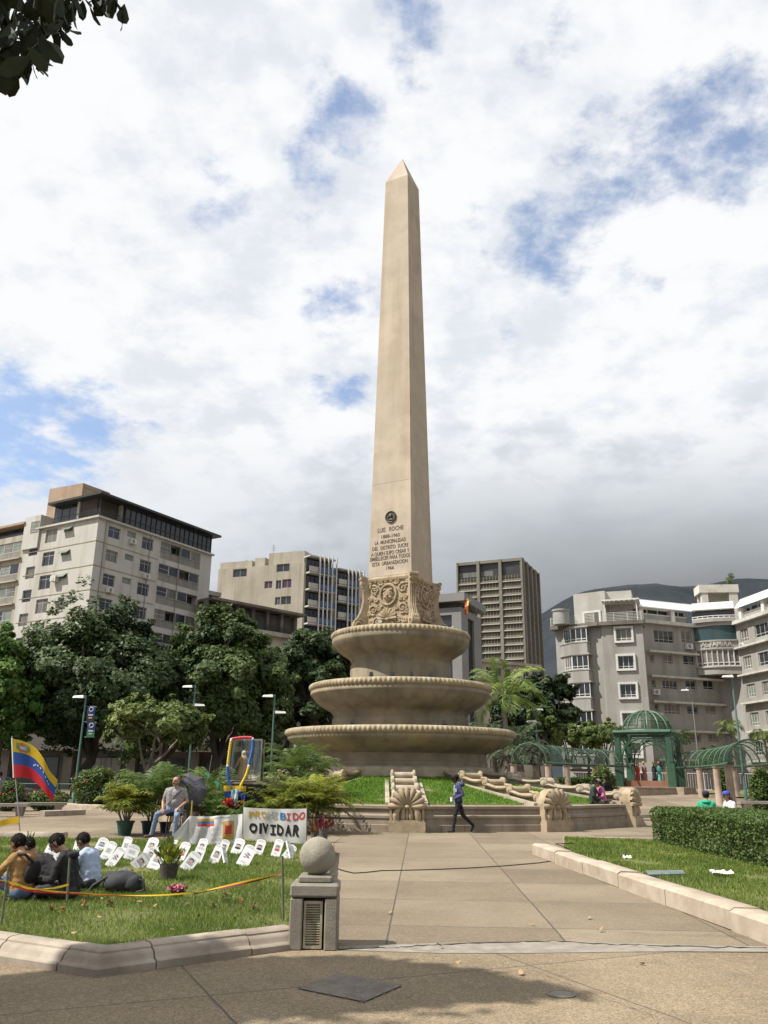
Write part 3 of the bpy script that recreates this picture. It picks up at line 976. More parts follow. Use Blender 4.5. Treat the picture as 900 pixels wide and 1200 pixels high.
def cascade(k):
 a = PA0 + 2 * PI * k / NS
 nr = Vector((math.cos(a), math.sin(a), 0))
 t = Vector((-nr.y, nr.x, 0))
 m_ = MB()
 r_in, r_out, nst = RB - .05, RW - .15, 4
 z_in, z_out = 1.80, .92
 L = (r_out - r_in) / nst
 dz = (z_in - z_out) / nst
 prof = [(r_in, .6)]
 rolls = []
 for i in range(nst):
  ra, za = r_in + L * i, z_in - dz * i
  for q in range(7):
   f = q / 6
   prof.append((ra + L * (.0 + .78 * f), za - dz * .35 * f - .06 * math.sin(PI * f)))
  for q in range(7):
   th = PI * .75 - q / 6 * PI * 1.1
   prof.append((ra + L * .86 + .13 * math.cos(th), za - dz * .35 - .04 + .115 * math.sin(th)))
  rolls.append((ra + L * .86, za - dz * .35 - .04))
 prof += [(r_out + .05, z_out), (r_out + .05, .6)]
 m_.extrude(prof, MC, nr, Vector((0, 0, 1)), t, -.33, .33)
 for (r, z) in rolls:
  c = MC + nr * r + Vector((0, 0, z))
  for sg in (-1, 1):
   m_.tube([c + t * sg * .29, c + t * sg * .32, c + t * sg * .43, c + t * sg * .46], [.10, .13, .13, .095], 14)
   m_.tube([c + t * sg * .45, c + t * sg * .48], [.05, .04], 8)
 for sg in (-1, 1):
  lip = [(r, z + .03) for r, z in prof[1:-2]]
  pts = [MC + nr * r + t * sg * .40 + Vector((0, 0, z)) for r, z in lip]
  m_.tube(pts, .06, 6)
 m_.build('cascade', CARVED if k % 2 else PALEST, pl, smooth=50)
 kk = MB()
 for sg in (-1, 1):
  p = [MC + nr * r_in + t * sg * (.60 - .0) + Vector((0, 0, 1.62)), MC + nr * r_out + t * sg * .60 + Vector((0, 0, .86))]
  w = t * .07
  kk.hexa([p[0] - w - Vector((0, 0, .3)), p[1] - w - Vector((0, 0, .3)), p[1] + w - Vector((0, 0, .3)), p[0] + w - Vector((0, 0, .3)), p[0] - w, p[1] - w, p[1] + w, p[0] + w])
 kk.build('cascade_kerb', PALEST, pl)
 s_ = MB()
 o = MC + nr * RW
 fr = Matrix((t, nr, Vector((0, 0, 1)))).transposed()
 def B_(x0, x1, y0, y1, z0, z1):
  s_.box(o + fr @ Vector(((x0 + x1) / 2, (y0 + y1) / 2, (z0 + z1) / 2)), (x1 - x0, y1 - y0, z1 - z0), mtx=fr)
 B_(-.56, .56, -.3, .30, 0, .30)
 B_(-.53, .53, -.3, .25, .297, .36)
 B_(-.53, -.46, -.3, .20, .36, .84)
 B_(.46, .53, -.3, .20, .36, .84)
 B_(-.48, .48, -.3, .12, .36, .86)
 pol = [(.50 * math.cos(a_), .80 + .50 * math.sin(a_)) for a_ in np.linspace(-.1, PI + .1, 22)]
 s_.extrude(pol, o, t, Vector((0, 0, 1)), nr, -.25, .14)
 for a_ in np.linspace(.06, PI - .06, 9):
  d = t * math.cos(a_) + Vector((0, 0, math.sin(a_)))
  b0 = o + Vector((0, 0, .74)) + nr * .17
  s_.tube([b0 + d * .05, b0 + d * .25 + nr * .08, b0 + d * .44 + nr * .09, b0 + d * .56 + nr * .02], [.02, .055, .09, .07], 8)
 for x, r in ((-.34, .11), (-.12, .07), (.12, .07), (.34, .11), (0, .05)):
  s_.tube([o + fr @ Vector((x, .14, .37)), o + fr @ Vector((x, .19, .48)), o + fr @ Vector((x * .9, .17, .66)), o + fr @ Vector((x * .5, .18, .76))], [r, r, r * .9, r * .5], 8)
 s_.ball(o + fr @ Vector((0, .24, .74)), (.08, .08, .07), 8)
 s_.build('shell_pillar', CARVED, pl, smooth=45)
for k in range(NS):
 a = PA0 + 2 * PI * k / NS
 if MC.y + RW * math.sin(a) < MC.y + 7:
  cascade(k)
# ------------------------------------------------------------------ buildings
WHITEC = mat('aged white concrete', (0.50, 0.485, 0.45), (0.44, 0.425, 0.385), 0.25, 0.85, streak=((0.27, 0.24, 0.19), 0.55, (.9, .9, 0.05)), bump=0.01, bscale=6)
CREAM = mat('grey cream concrete', (0.42, 0.385, 0.31), (0.34, 0.305, 0.24), 0.2, 0.9, streak=((0.2, 0.175, 0.13), 0.6, (.8, .8, 0.06)))
GREYC = mat('weathered grey render', (0.35, 0.338, 0.315), (0.285, 0.273, 0.25), 0.3, 0.9, streak=((0.17, 0.15, 0.12), 0.5, (.7, .7, 0.08)), bump=0.01, bscale=5)
DARKC = mat('dirty concrete', (0.20, 0.18, 0.15), (0.13, 0.115, 0.095), 0.4, 0.9, streak=((0.07, 0.06, 0.05), 0.6, (.8, .8, 0.1)))
TANB = mat('tan roof box render', (0.40, 0.30, 0.21), (0.33, 0.24, 0.165), 0.5, 0.9, streak=((0.2, 0.15, 0.1), 0.4, (.8, .8, .08)))
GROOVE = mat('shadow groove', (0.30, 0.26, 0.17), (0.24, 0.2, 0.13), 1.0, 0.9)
WHITEP = mat('white paint', (0.66, 0.65, 0.62), (0.55, 0.54, 0.51), 0.8, 0.7, streak=((0.35, 0.33, 0.3), 0.3, (1, 1, .2)))
FRAMEW = flat('pale aluminium frame', (0.48, 0.48, 0.46), 0.5)
FRAMED = flat('dark steel frame', (0.035, 0.035, 0.038), 0.5)
GLASS = mat('dark window glass', (0.016, 0.019, 0.024), (0.035, 0.04, 0.047), 0.6, 0.12, spec=0.6)
GLASSB = mat('bluish window glass', (0.035, 0.04, 0.085), (0.02, 0.022, 0.04), 0.7, 0.12, spec=0.6)
GLASSC = mat('curtained window glass', (0.20, 0.185, 0.155), (0.10, 0.095, 0.085), 1.3, 0.2, spec=0.5, stretch=(1, 1, .15))
GLASST = mat('teal window glass', (0.038, 0.075, 0.075), (0.028, 0.055, 0.058), 0.5, 0.1, spec=0.6)
GLASSG = mat('frosted louvre glass', (0.22, 0.25, 0.21), (0.13, 0.155, 0.13), 1.0, 0.3, spec=0.5)
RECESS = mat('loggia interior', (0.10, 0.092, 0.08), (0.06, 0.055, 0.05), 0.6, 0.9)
PARA = mat('balcony panel', (0.26, 0.245, 0.215), (0.19, 0.18, 0.155), 0.8, 0.7, streak=((0.12, 0.11, 0.09), 0.5, (2, 2, .1)))
STEELG = flat('grey steel', (0.22, 0.22, 0.21), 0.5)
class Face:
 """a vertical facade plane: u along it, z up, out towards the viewer side"""
 def __init__(self, A, B):
  self.A = Vector((A[0], A[1], 0))
  self.B = Vector((B[0], B[1], 0))
  self.L = (self.B - self.A).length
  self.U = (self.B - self.A).normalized()
  self.N = Vector((self.U.y, -self.U.x, 0))  # right of travel A->B : faces the camera for left-to-right faces
  self.M = Matrix((self.U, self.N, Vector((0, 0, 1)))).transposed()
 def p(self, u, z, o=0.0):
  return self.A + self.U * u + self.N * o + Vector((0, 0, z))
 def px(self, px, py):
  """pixel -> (u, z) on the plane"""
  d = ray(px, py)
  t = (self.A - EYE).dot(self.N) / d.dot(self.N)
  q = EYE + d * t
  return (q - self.A).dot(self.U), q.z
 def box(self, mb, u0, u1, z0, z1, o0, o1, m=0):
  c = self.p((u0 + u1) / 2, (z0 + z1) / 2, (o0 + o1) / 2)
  mb.box(c, (abs(u1 - u0), abs(o1 - o0), abs(z1 - z0)), m=m, mtx=self.M)
 def wall(self, mb, u0, u1, z0, z1, holes=(), depth=0.25, m=0):
  """wall sheet with real openings and reveals"""
  us = sorted({u0, u1} | {h[0] for h in holes} | {h[1] for h in holes})
  zs = sorted({z0, z1} | {h[2] for h in holes} | {h[3] for h in holes})
  us = [u for u in us if u0 <= u <= u1]
  zs = [z for z in zs if z0 <= z <= z1]
  for i in range(len(us) - 1):
   for j in range(len(zs) - 1):
    uc, zc = (us[i] + us[i + 1]) / 2, (zs[j] + zs[j + 1]) / 2
    if any(h[0] < uc < h[1] and h[2] < zc < h[3] for h in holes):
     continue
    mb.quad(self.p(us[i], zs[j]), self.p(us[i + 1], zs[j]), self.p(us[i + 1], zs[j + 1]), self.p(us[i], zs[j + 1]), m)
  for h in holes:
   a, b, c, d = h[:4]
   dp = h[4] if len(h) > 4 else depth
   P = [self.p(a, c), self.p(b, c), self.p(b, d), self.p(a, d)]
   Q = [x - self.N * dp for x in P]
   for k in range(4):
    mb.quad(P[k], P[(k + 1) % 4], Q[(k + 1) % 4], Q[k], m)
   if dp > 0.6:
    mb.quad(Q[0], Q[1], Q[2], Q[3], m)
 def window(self, parent, u0, u1, z0, z1, cols=2, rows=1, o=-0.15, fm=None, gm=None, fw=0.06, rail=None, name='window', surround=None):
  mb = MB()
  fm = fm or FRAMEW
  self.box(mb, u0, u0 + fw, z0, z1, o - .06, o)
  self.box(mb, u1 - fw, u1, z0, z1, o - .06, o)
  self.box(mb, u0 + fw, u1 - fw, z0, z0 + fw, o - .06, o)
  self.box(mb, u0 + fw, u1 - fw, z1 - fw, z1, o - .06, o)
  for i in range(1, cols):
   uc = u0 + (u1 - u0) * i / cols
   self.box(mb, uc - fw * .4, uc + fw * .4, z0 + fw, z1 - fw, o - .05, o - .005)
  for j in range(1, rows):
   zc = z0 + (z1 - z0) * j / rows
   self.box(mb, u0 + fw, u1 - fw, zc - fw * .35, zc + fw * .35, o - .05, o - .008)
  if rail:
   zc = z0 + (z1 - z0) * rail
   self.box(mb, u0 + fw, u1 - fw, zc - fw * .4, zc + fw * .4, o - .05, o - .003)
  if surround:
   w, dp = surround
   for a, b, c, d in ((u0 - w, u0, z0 - w, z1 + w), (u1, u1 + w, z0 - w, z1 + w), (u0, u1, z1, z1 + w), (u0, u1, z0 - w, z0)):
    self.box(mb, a, b, c, d, o - .02, dp)
  f = mb.build(name, fm, parent)
  g = MB()
  self.box(g, u0 + fw * .5, u1 - fw * .5, z0 + fw * .5, z1 - fw * .5, o - .045, o - .03)
  g.build('pane', gm or random.choice([GLASS, GLASS, GLASSB, GLASSC]), f)
  return f
def body(mb, pts, z0, z1, skip=(), m=0):
 """prism walls through plan points (world), leaving out the sides in skip; with roof"""
 n = len(pts)
 for i in range(n):
  if i in skip:
   continue
  a, b = pts[i], pts[(i + 1) % n]
  mb.quad((a[0], a[1], z0), (b[0], b[1], z0), (b[0], b[1], z1), (a[0], a[1], z1), m)
 mb.add([(p[0], p[1], z1) for p in pts], [tuple(range(n))], m)
def rail_on(mb, face, u0, u1, z, h, o, n=6, step=1.2, t=.04):
 for k in range(n):
  zz = z + h * (k + 1) / n
  face.box(mb, u0, u1, zz - t / 2, zz + t / 2, o - t / 2, o + t / 2)
 k = max(1, round((u1 - u0) / step))
 for i in range(k + 1):
  u = u0 + (u1 - u0) * i / k
  face.box(mb, u - t * .6, u + t * .6, z, z + h, o - t * .7, o + t * .7)
# ---- white apartment block on the left
def zat(px, py, Y):
 return at(px, py, Y).z
zt = zat(116, 605, 95)
Pc = at(116, 605, 95)
Pr = ground(248.3, 650, zt)
Pl = ground(31, 622.5, zt)
FR = Face(Pc, Pr)
FL = Face(Pl, Pc)
apt = thing('apartment_building', 'white concrete apartment block with a dark glazed penthouse and a tan box on its roof', 'building', (Pc.x, Pc.y, 0))
ST = 3.0
wallm = MB()
holesR, holesL = [], []
winR, winL = [], []
def rect(face, x0, y0, x1, y1, ox=0, oy=540, s=3.0):
 a = face.px(ox + x0 / s, oy + (y0 + y1) / 2 / s)
 b = face.px(ox + x1 / s, oy + (y0 + y1) / 2 / s)
 zt_ = face.px(ox + (x0 + x1) / 2 / s, oy + y0 / s)[1]
 zb_ = face.px(ox + (x0 + x1) / 2 / s, oy + y1 / s)[1]
 return a[0], b[0], zb_, zt_
w1 = rect(FR, 381, 233, 423, 273)
w1v = rect(FR, 447, 249, 478, 270)
w2 = rect(FR, 499, 271, 539, 313)
lg = rect(FR, 561, 295, 705, 388)
for r in range(8):
 dz = -ST * r
 if w1[2] + dz < 1:
  break
 for w, cols in ((w1, 2), (w1v, 1), (w2, 2)):
  h = (w[0], w[1], w[2] + dz, w[3] + dz)
  holesR.append(h)
  winR.append((h, cols))
 h = (lg[0], lg[1], zt - 2.75 + dz, zt - .45 + dz, 1.3)
 holesR.append(h)
FR.wall(wallm, 0, FR.L, 0, zt, holesR, .22)
wa = rect(FL, 322, 360, 400, 452, 0, 560, 6.0)
wb = rect(FL, 452, 345, 512, 377, 0, 560, 6.0)
wc = rect(FL, 205, 465, 265, 545, 0, 560, 6.0)
for r in range(8):
 dz = -ST * r
 for w, cols in ((wa, 2), (wb, 1), (wc, 1)):
  h = (w[0], w[1], w[2] + dz, w[3] + dz)
  holesL.append(h)
  winL.append((h, cols, w is wb))
FL.wall(wallm, 0, FL.L, 0, zt, holesL, .22)
BK = FR.B + (FL.A - FL.B)
body(wallm, [FL.A, FL.B, FR.B, BK], 0, zt, skip=(0, 1))
# floor line grooves and cornice as thin ledges
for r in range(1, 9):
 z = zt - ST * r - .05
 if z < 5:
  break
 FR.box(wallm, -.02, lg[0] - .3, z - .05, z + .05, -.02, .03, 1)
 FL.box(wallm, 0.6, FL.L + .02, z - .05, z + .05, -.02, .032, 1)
FR.box(wallm, -.35, FR.L + .2, zt - .18, zt + .06, -.1, .35)
FL.box(wallm, 2.2, FL.L - .12, zt - .18, zt + .06, -.1, .352)
wallm.build('wall', [WHITEC, GROOVE], apt)
for h, cols in winR:
 FR.window(apt, *h[:4], cols=cols, rail=.72 if cols == 2 else None, gm=GLASSG if cols == 1 else random.choice([GLASS, GLASSB, GLASSB, GLASSC]))
for h, cols, awn in winL:
 f = FL.window(apt, *h[:4], cols=cols, rows=2 if h[1] - h[0] < 1.2 and not awn else 1, rail=.72 if cols == 2 else None, gm=GLASSG if awn else random.choice([GLASS, GLASSB, GLASSC]))
 if awn:
  m_ = MB()
  a, b = FL.p(h[0] - .05, h[3], .02), FL.p(h[1] + .05, h[3], .02)
  c, d = FL.p(h[1] + .05, h[2] + .1, .55), FL.p(h[0] - .05, h[2] + .1, .55)
  up_ = Vector((0, 0, .04))
  m_.hexa([d, c, b, a, d + up_, c + up_, b + up_, a + up_])
  m_.build('awning_sash', GLASSG, f)
# loggias: panel balustrade, glazed back
for r in range(8):
 dz = -ST * r
 z0, z1 = zt - 2.75 + dz, zt - .45 + dz
 if z0 < 2:
  break
 m_ = MB()
 FR.box(m_, lg[0], lg[1], z0, z0 + .95, -.12, -.02)
 FR.box(m_, lg[0], lg[1], z0 + .95, z0 + 1.02, -.14, .03)
 bal = m_.build('balcony_panel', PARA, apt)
 wd = lg[1] - lg[0]
 for q in range(4):
  FR.window(bal, lg[0] + wd * q / 4 + .02, lg[0] + wd * (q + 1) / 4 - .02, z0 + 1.03, z1, cols=1, rows=2 if q == 0 else 1, o=-.08 if q != (r % 3) + 1 else -.9, name='glazing',
    gm=GLASSC if (q + r) % 3 == 0 else GLASS)
# air conditioner under one awning window
m_ = MB()
h = [x for x in winL if x[2]][2][0]
FL.box(m_, h[0] - .5, h[0] + .45, h[2] - .35, h[2] + .35, .1, .7)
c = FL.p(h[0] - .05, h[2], .71)
t_ = MB().lathe([(.26, 0), (.26, .02), (.05, .03)], 16)
m_.add([c + FL.M @ Vector((v[0], v[2], v[1])) for v in t_.v], t_.f)
m_.build('air_conditioner', WHITEP, apt)
# penthouse
ph = MB()
zp = zt + 2.65
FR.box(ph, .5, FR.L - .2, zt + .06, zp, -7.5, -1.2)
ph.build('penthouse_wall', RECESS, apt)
ph = MB()
FR.box(ph, -.7, FR.L + .9, zp, zp + .28, -9.0, .75)
ph.build('penthouse_roof', FRAMED, apt)
m_ = MB()
u0 = FR.px((352 + 92) / 3, 540 + 205 / 3)[0]
FR.box(m_, u0, FR.L - .1, zt + .06, zp, -1.2, -.25)
glz = m_.build('penthouse_glazing', GLASS, apt)
m_ = MB()
nb_ = 18
for i in range(nb_ + 1):
 u = u0 + (FR.L - .1 - u0) * i / nb_
 FR.box(m_, u - .05, u + .05, zt + .06, zp, -.25, -.15)
for z in (zt + .15, zt + 1.0, zp - .08):
 FR.box(m_, u0, FR.L - .1, z - .05, z + .05, -.245, -.18)
m_.build('mullions', FRAMED, glz)
m_ = MB()
ua, ub = FL.px(365 / 6, 560 + 250 / 6)[0], FL.px(522 / 6, 560 + 250 / 6)[0]
for i in range(3):
 FL.window(apt, ua + (ub - ua) * i / 3, ua + (ub - ua) * (i + 1) / 3 - .03, zt + .1, zp, cols=1, rail=.4, o=-.4, fm=FRAMED, gm=GLASS, name='penthouse_window')
m_ = MB()
rail_on(m_, FL, ub, FL.L, zt, 1.0, -.15, 3, .35)
rail_on(m_, FR, .1, u0, zt, 1.0, -.15, 3, .35)
m_.build('terrace_railing', FRAMED, apt)
m_ = MB()
FL.box(m_, ub + .05, ub + .45, zt, zp, -.7, -.3)
FR.box(m_, 3.9, 4.5, zt, zp, -1.3, -.7)
m_.build('penthouse_pier', WHITEC, apt)
m_ = MB()
FR.box(m_, .15, .27, zt, zp, -.3, -.18)
m_.build('corner_post', FRAMED, apt)
# tan box
Tc = at(97.5, 566, 101)
Tr = at(129, 577, 106.5)
m_ = MB()
FB1 = Face((at(58, 576, 103.5).x, at(58, 576, 103.5).y), (Tc.x, Tc.y))
ztb = Tc.z
FB2 = Face((Tc.x, Tc.y), (ground(129, 577.5, ztb).x, ground(129, 577.5, ztb).y))
bb = FB2.B + (FB1.A - FB1.B)
body(m_, [FB1.A, FB1.B, FB2.B, bb], zt, ztb)
FB2.box(m_, .5, FB2.L - 1.5, ztb - .55, ztb - .4, -.02, .03)
m_.build('roof_box', TANB, apt)
m_ = MB()
a = at(123, 578, 105)
m_.tube([(a.x, a.y, zp), (a.x, a.y, zp + 3)], .03, 5)
for k in range(4):
 m_.tube([(a.x - .5 + .1 * k, a.y, zp + 1.8 + .35 * k), (a.x + .5 - .1 * k, a.y, zp + 1.8 + .35 * k)], .015, 4)
m_.build('antenna', FRAMED, apt)
# stair tower and balcony wing further left
m_ = MB()
t0, t1 = FL.px(198 / 6, 560 + 260 / 6)[0], FL.px(305 / 6, 560 + 260 / 6)[0]
FL.box(m_, t0, t1, zt - 2.6, zt + 1.75, -4, .28)
m_.build('stair_tower', WHITEC, apt)
FL.window(apt, *rect(FL, 232, 310, 285, 385, 0, 560, 6.0), cols=1, rows=3, o=.35, gm=GLASSG)
FW = Face(Pl + (FL.A - FL.B).normalized() * 14 - FL.N * .0, (Pl.x, Pl.y))
m_ = MB()
hs = []
for r in range(9):
 z0 = zt - 3.4 - ST * r
 hs.append((1, FW.L - .5, z0, z0 + 2.2, 1.2))
FW.wall(m_, 0, FW.L, 0, zt - .4, hs, 1.2)
for r in range(9):
 z0 = zt - 3.4 - ST * r
 FW.box(m_, .9, FW.L - .2, z0 - .22, z0 - .04, 0, .35)
body(m_, [FW.A, FW.B, FW.B - FW.N * 12, FW.A - FW.N * 12], 0, zt - .4, skip=(0,))
m_.build('balcony_wing', CREAM, apt)
for r in range(9):
 z0 = zt - 3.4 - ST * r
 if z0 < 3:
  break
 m_ = MB()
 FW.box(m_, 1, FW.L - .5, z0, z0 + .85, -.15, .0)
 b_ = m_.build('balcony_panel', PARA, apt)
 for q in range(7):
  a = 1 + (FW.L - 1.5) * q / 7
  FW.window(b_, a + .03, a + (FW.L - 1.5) / 7 - .03, z0 + .87, z0 + 2.2, cols=1, rows=(1, 2, 1, 3, 1, 2, 3)[(q + r) % 7], o=-.06, name='glazing', gm=[GLASSG, GLASS, GLASSC, GLASSG][(q * 2 + r) % 4])
m_ = MB()
FW.box(m_, 0, FW.L, zt + .9, zt + 1.2, -5, .5)
m_.build('wing_roof', TANB, apt)
m_ = MB()
FW.box(m_, 0, FW.L - .3, zt - .4, zt + .9, -1.2, -.8)
m_.build('wing_glazing', GLASS, apt)
# street podium under the trees
FP = Face((Pl.x - 34, Pl.y - 14), (Pc.x + 24, Pc.y - 7))
pod = MB()
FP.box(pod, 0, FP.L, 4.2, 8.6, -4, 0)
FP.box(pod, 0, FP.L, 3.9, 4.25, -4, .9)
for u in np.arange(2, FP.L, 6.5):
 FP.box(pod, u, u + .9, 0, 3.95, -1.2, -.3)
pod.build('podium', mat('tree shaded podium render', (0.17, 0.155, 0.135), (0.125, 0.112, 0.095), .4, .9, streak=((.12, .1, .08), .5, (.6, .6, .1))), apt)  # darker render: the shade of the trees is put into its colour
m_ = MB()
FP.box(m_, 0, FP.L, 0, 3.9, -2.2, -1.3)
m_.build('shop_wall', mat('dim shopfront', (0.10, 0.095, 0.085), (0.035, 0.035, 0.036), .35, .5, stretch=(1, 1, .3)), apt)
for k, u in enumerate(np.arange(3.5, FP.L - 6, 6.5)):
 FP.window(apt, u, u + 4.2, .6 if k % 2 else .1, 3.3, cols=4 if k % 2 else 3, o=-1.2, fm=FRAMED, gm=[GLASS, GLASSC, GLASS][k % 3], name='shop_window')
# ---- stepped building with planted terraces
ter = None
Ya = 112
ztA = zat(262, 668, Ya)
PA, PB = at(246, 668, 110), None
PB = ground(348, 742, zat(300, 742, 118))
FT = Face((at(240, 700, 109).x, 109), (at(350, 700, 121).x, 121))
ter = thing('terraced_building', 'stepped concrete building with dark planted terraces beside the white apartment block', 'building', (FT.A.x, FT.A.y, 0))
m_ = MB()
def tz(px, py):
 return FT.px(px, py)[1]
def tu(px, py=700):
 return FT.px(px, py)[0]
lev = [(tz(300, 740), tu(241), tu(348, 735), 0), (tz(290, 728), tu(241), tu(326, 722), -2.5), (tz(262, 690), tu(241), tu(272, 690), -4.0), (tz(258, 664), tu(241), tu(259, 670), -5)]
zprev = 0
for (z, a, b, o) in lev:
 FT.box(m_, a, b, zprev, z, -14, o)
 FT.box(m_, a, b + .6, z - .35, z + .25, o - 3, o + .7)
 zprev = z
m_.build('wall', CREAM, ter)
m_ = MB()
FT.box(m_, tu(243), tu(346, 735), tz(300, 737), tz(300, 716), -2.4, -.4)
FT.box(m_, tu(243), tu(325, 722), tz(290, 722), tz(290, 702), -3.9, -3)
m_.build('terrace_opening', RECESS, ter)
m_ = MB()
for k in range(7):
 u = tu(243) + (tu(346, 735) - tu(243)) * k / 6
 FT.box(m_, u - .25, u + .25, tz(300, 738), tz(300, 714), -.5, .1)
FT.box(m_, tu(243), tu(352, 735), tz(300, 714), tz(300, 711), -5, 1.2)
m_.build('terrace_frame', DARKC, ter)
m_ = MB()
rail_on(m_, FT, tu(243), tu(347, 735), tz(300, 739), 1.0, .5, 4, .4)
m_.build('terrace_railing', FRAMED, ter)
FT.window(ter, tu(248), tu(259), tz(255, 680), tz(255, 667), cols=3, o=-4.8, gm=GLASS, fm=FRAMED)
# lower storeys seen between the trunks
m_ = MB()
FT2 = Face((at(236, 860, 96).x, 96), (at(345, 860, 106).x, 106))
hh = []
for r in range(3):
 for q in range(6):
  u = FT2.L * (q + .2) / 6
  hh.append((u, u + FT2.L / 6 * .65, 1.2 + 3.1 * r, 3.2 + 3.1 * r))
FT2.wall(m_, 0, FT2.L, 0, 10, hh, .5)
body(m_, [FT2.A, FT2.B, FT2.B - FT2.N * 8, FT2.A - FT2.N * 8], 0, 10, skip=(0,))
m_.build('lower_wall', mat('brown render', (0.18, 0.15, 0.12), (0.13, 0.11, 0.09), .5, .9, streak=((.08, .065, .05), .5, (.8, .8, .1))), ter)
for h in hh:
 FT2.window(ter, *h[:4], cols=3, o=-.3, gm=random.choice([GLASS, GLASSC, GLASS]))
# ---- distant block with white fins
YF = 140
zF = zat(357, 659, YF)
Fc = at(357, 659, YF)
Fl = ground(256, 667, zF)
fin = thing('finned_building', 'cream apartment block with two bays of white vertical fins and blue balconies', 'building', (Fc.x, Fc.y, 0))
FF = Face((Fl.x, Fl.y), (Fc.x, Fc.y))
m_ = MB()
hs = []
def fr_(x0, y0, x1, y1):
 return rect(FF, x0, y0, x1, y1, 240, 600, 3.75)
for (x0, y0, x1, y1) in ((312, 300, 335, 338), (340, 295, 380, 333), (308, 374, 330, 408), (334, 370, 378, 406), (262, 304, 296, 335), (124, 250, 184, 285), (312, 446, 374, 480), (316, 228, 372, 262)):
 hs.append(fr_(x0, y0, x1, y1))
FF.wall(m_, 0, FF.L, 0, zF, hs, .3)
side = FF.N * -1
Rb = ground(420, 672, zF)
FSR = Face((Fc.x, Fc.y), (Rb.x + .2, Rb.y))
umid = FSR.px(390.5, 690)[0]
zlow = FSR.px(405, 668)[1]
Pm = FSR.p(umid, 0)
body(m_, [FF.A, FF.B, Pm, Pm - FF.N * 9, FF.A - FF.N * 14], 0, zF, skip=(0,))
body(m_, [Pm, FSR.B, FSR.B - FF.N * 6, Pm - FF.N * 8.9], 0, zlow, skip=(3,))
for (x0, y0, x1, y1) in ((60, 215, 200, 262), (275, 172, 432, 222), (214, 198, 258, 232)):
 u0_, u1_, z0_, z1_ = fr_(x0, y0, x1, y1)
 FF.box(m_, u0_, u1_, zF - .5, z1_, -6, -.6)
m_.build('wall', CREAM, fin)
for h in hs:
 FF.window(fin, *h[:4], cols=2, gm=random.choice([GLASS, GLASSC, mat('violet curtain glass', (.10, .05, .10), (.06, .03, .06), 1, .2)]))
for (xa, xb, yt) in ((357.3, 388, 651), (392, 420, 666.5)):
 a, b = FSR.px(xa, 690)[0], FSR.px(xb, 690)[0]
 ztop = FSR.px(xa, yt)[1]
 dpt = 1.5
 m_ = MB()
 zz = ztop
 nfl = 0
 while zz > 8:
  FSR.box(m_, a, b, zz - .25, zz, -1, dpt - .2)
  zz -= 3.0
  nfl += 1
 bay = m_.build('balcony_slabs', WHITEC, fin)
 m_ = MB()
 nf = 4
 a_open = a
 a = a + (b - a) * .36
 for k in range(nf + 1):
  u = a + (b - a) * k / nf
  FSR.box(m_, u - .10, u + .10, 8, ztop + .2, dpt - .06, dpt + .12)
 m_.build('fins', WHITEP, bay)
 for q in range(nfl):
  m_ = MB()
  zq = ztop - 3.0 * (q + 1)
  for k in range(nf):
   u = a + (b - a) * k / nf
   FSR.box(m_, u + .15, u + (b - a) / nf - .15, zq + .1, zq + 1.0, dpt - .08, dpt - .03)
  FSR.box(m_, a_open, a - .1, zq + .1, zq + 1.0, dpt - .3, dpt - .22, 1)
  m_.build('balcony_panel', [mat('blue balcony panel', (0.07, 0.13, 0.27), (0.05, 0.10, 0.2), 1, .6), mat('white balcony front', (.5, .48, .44), (.42, .4, .36), 1, .8)], bay)
 m_ = MB()
 FSR.box(m_, a_open + .1, b - .1, 8, ztop - .3, -.5, .05)
 m_.build('glazing', GLASS, bay)
# ---- grey office with a flag
YO = 110
Oc = at(540, 695.6, YO)
zO = Oc.z
Or = ground(563, 710.5, zO)
Ol = ground(497, 699, zO)
off = thing('office_building', 'plain grey office building with black glass panels just right of the obelisk pedestal', 'building', (Oc.x, Oc.y, 0))
FO1, FO2 = Face((Ol.x, Ol.y), (Oc.x, Oc.y)), Face((Oc.x, Oc.y), (Or.x, Or.y))
m_ = MB()
OM = mat('smooth grey cladding', (0.23, 0.225, 0.22), (0.20, 0.195, 0.19), .3, .7)
zO2 = FO1.px(530, 712)[1]
h1 = [(0.5, FO1.px(529.5, 730)[0], 2, FO1.px(522, 721)[1])]
h2 = [(FO2.px(549, 760)[0], FO2.px(556, 760)[0], 2, FO2.px(550, 725)[1])]
FO1.wall(m_, 0, FO1.L, 0, zO2, h1, .5)
FO2.wall(m_, 0, FO2.L, 0, zO2, h2, .5)
body(m_, [FO1.A, FO1.B, FO2.B, FO2.B + (FO1.A - FO1.B)], 0, zO2, skip=(0, 1))
m_.build('wall', OM, off)
m_ = MB()
FO1.box(m_, -.5, FO1.L + .7, zO2 + .75, zO, -9, .7)
FO2.box(m_, -.68, FO2.L + .5, zO2 + .755, zO - .005, -.5, .7)
m_.build('roof_slab', OM, off)
m_ = MB()
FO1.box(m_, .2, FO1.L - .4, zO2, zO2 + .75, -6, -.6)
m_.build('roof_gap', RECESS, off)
for f_, h in ((FO1, h1[0]), (FO2, h2[0])):
 f_.window(off, *h[:4], cols=2, o=-.3, fm=FRAMED, gm=GLASS, name='glass_panel')
m_ = MB()
for px, py in ((531, 742), (546, 748)):
 f_ = FO1 if px < 540 else FO2
 u, z = f_.px(px, py)
 f_.box(m_, u - .12, u + .12, z - .9, z + .9, 0, .25)
m_.build('wall_lamp', WHITEP, off)
fl = thing('wall_flag', 'small red yellow and black flag on the corner of the grey office', 'flag', Oc + Vector((0, 0, -4)))
m_ = MB()
a = at(559, 706, 108)
b = at(552, 716, 108)
m_.tube([a + Vector((0, .8, -.9)), a + Vector((.2, -.4, .8))], .04, 6)
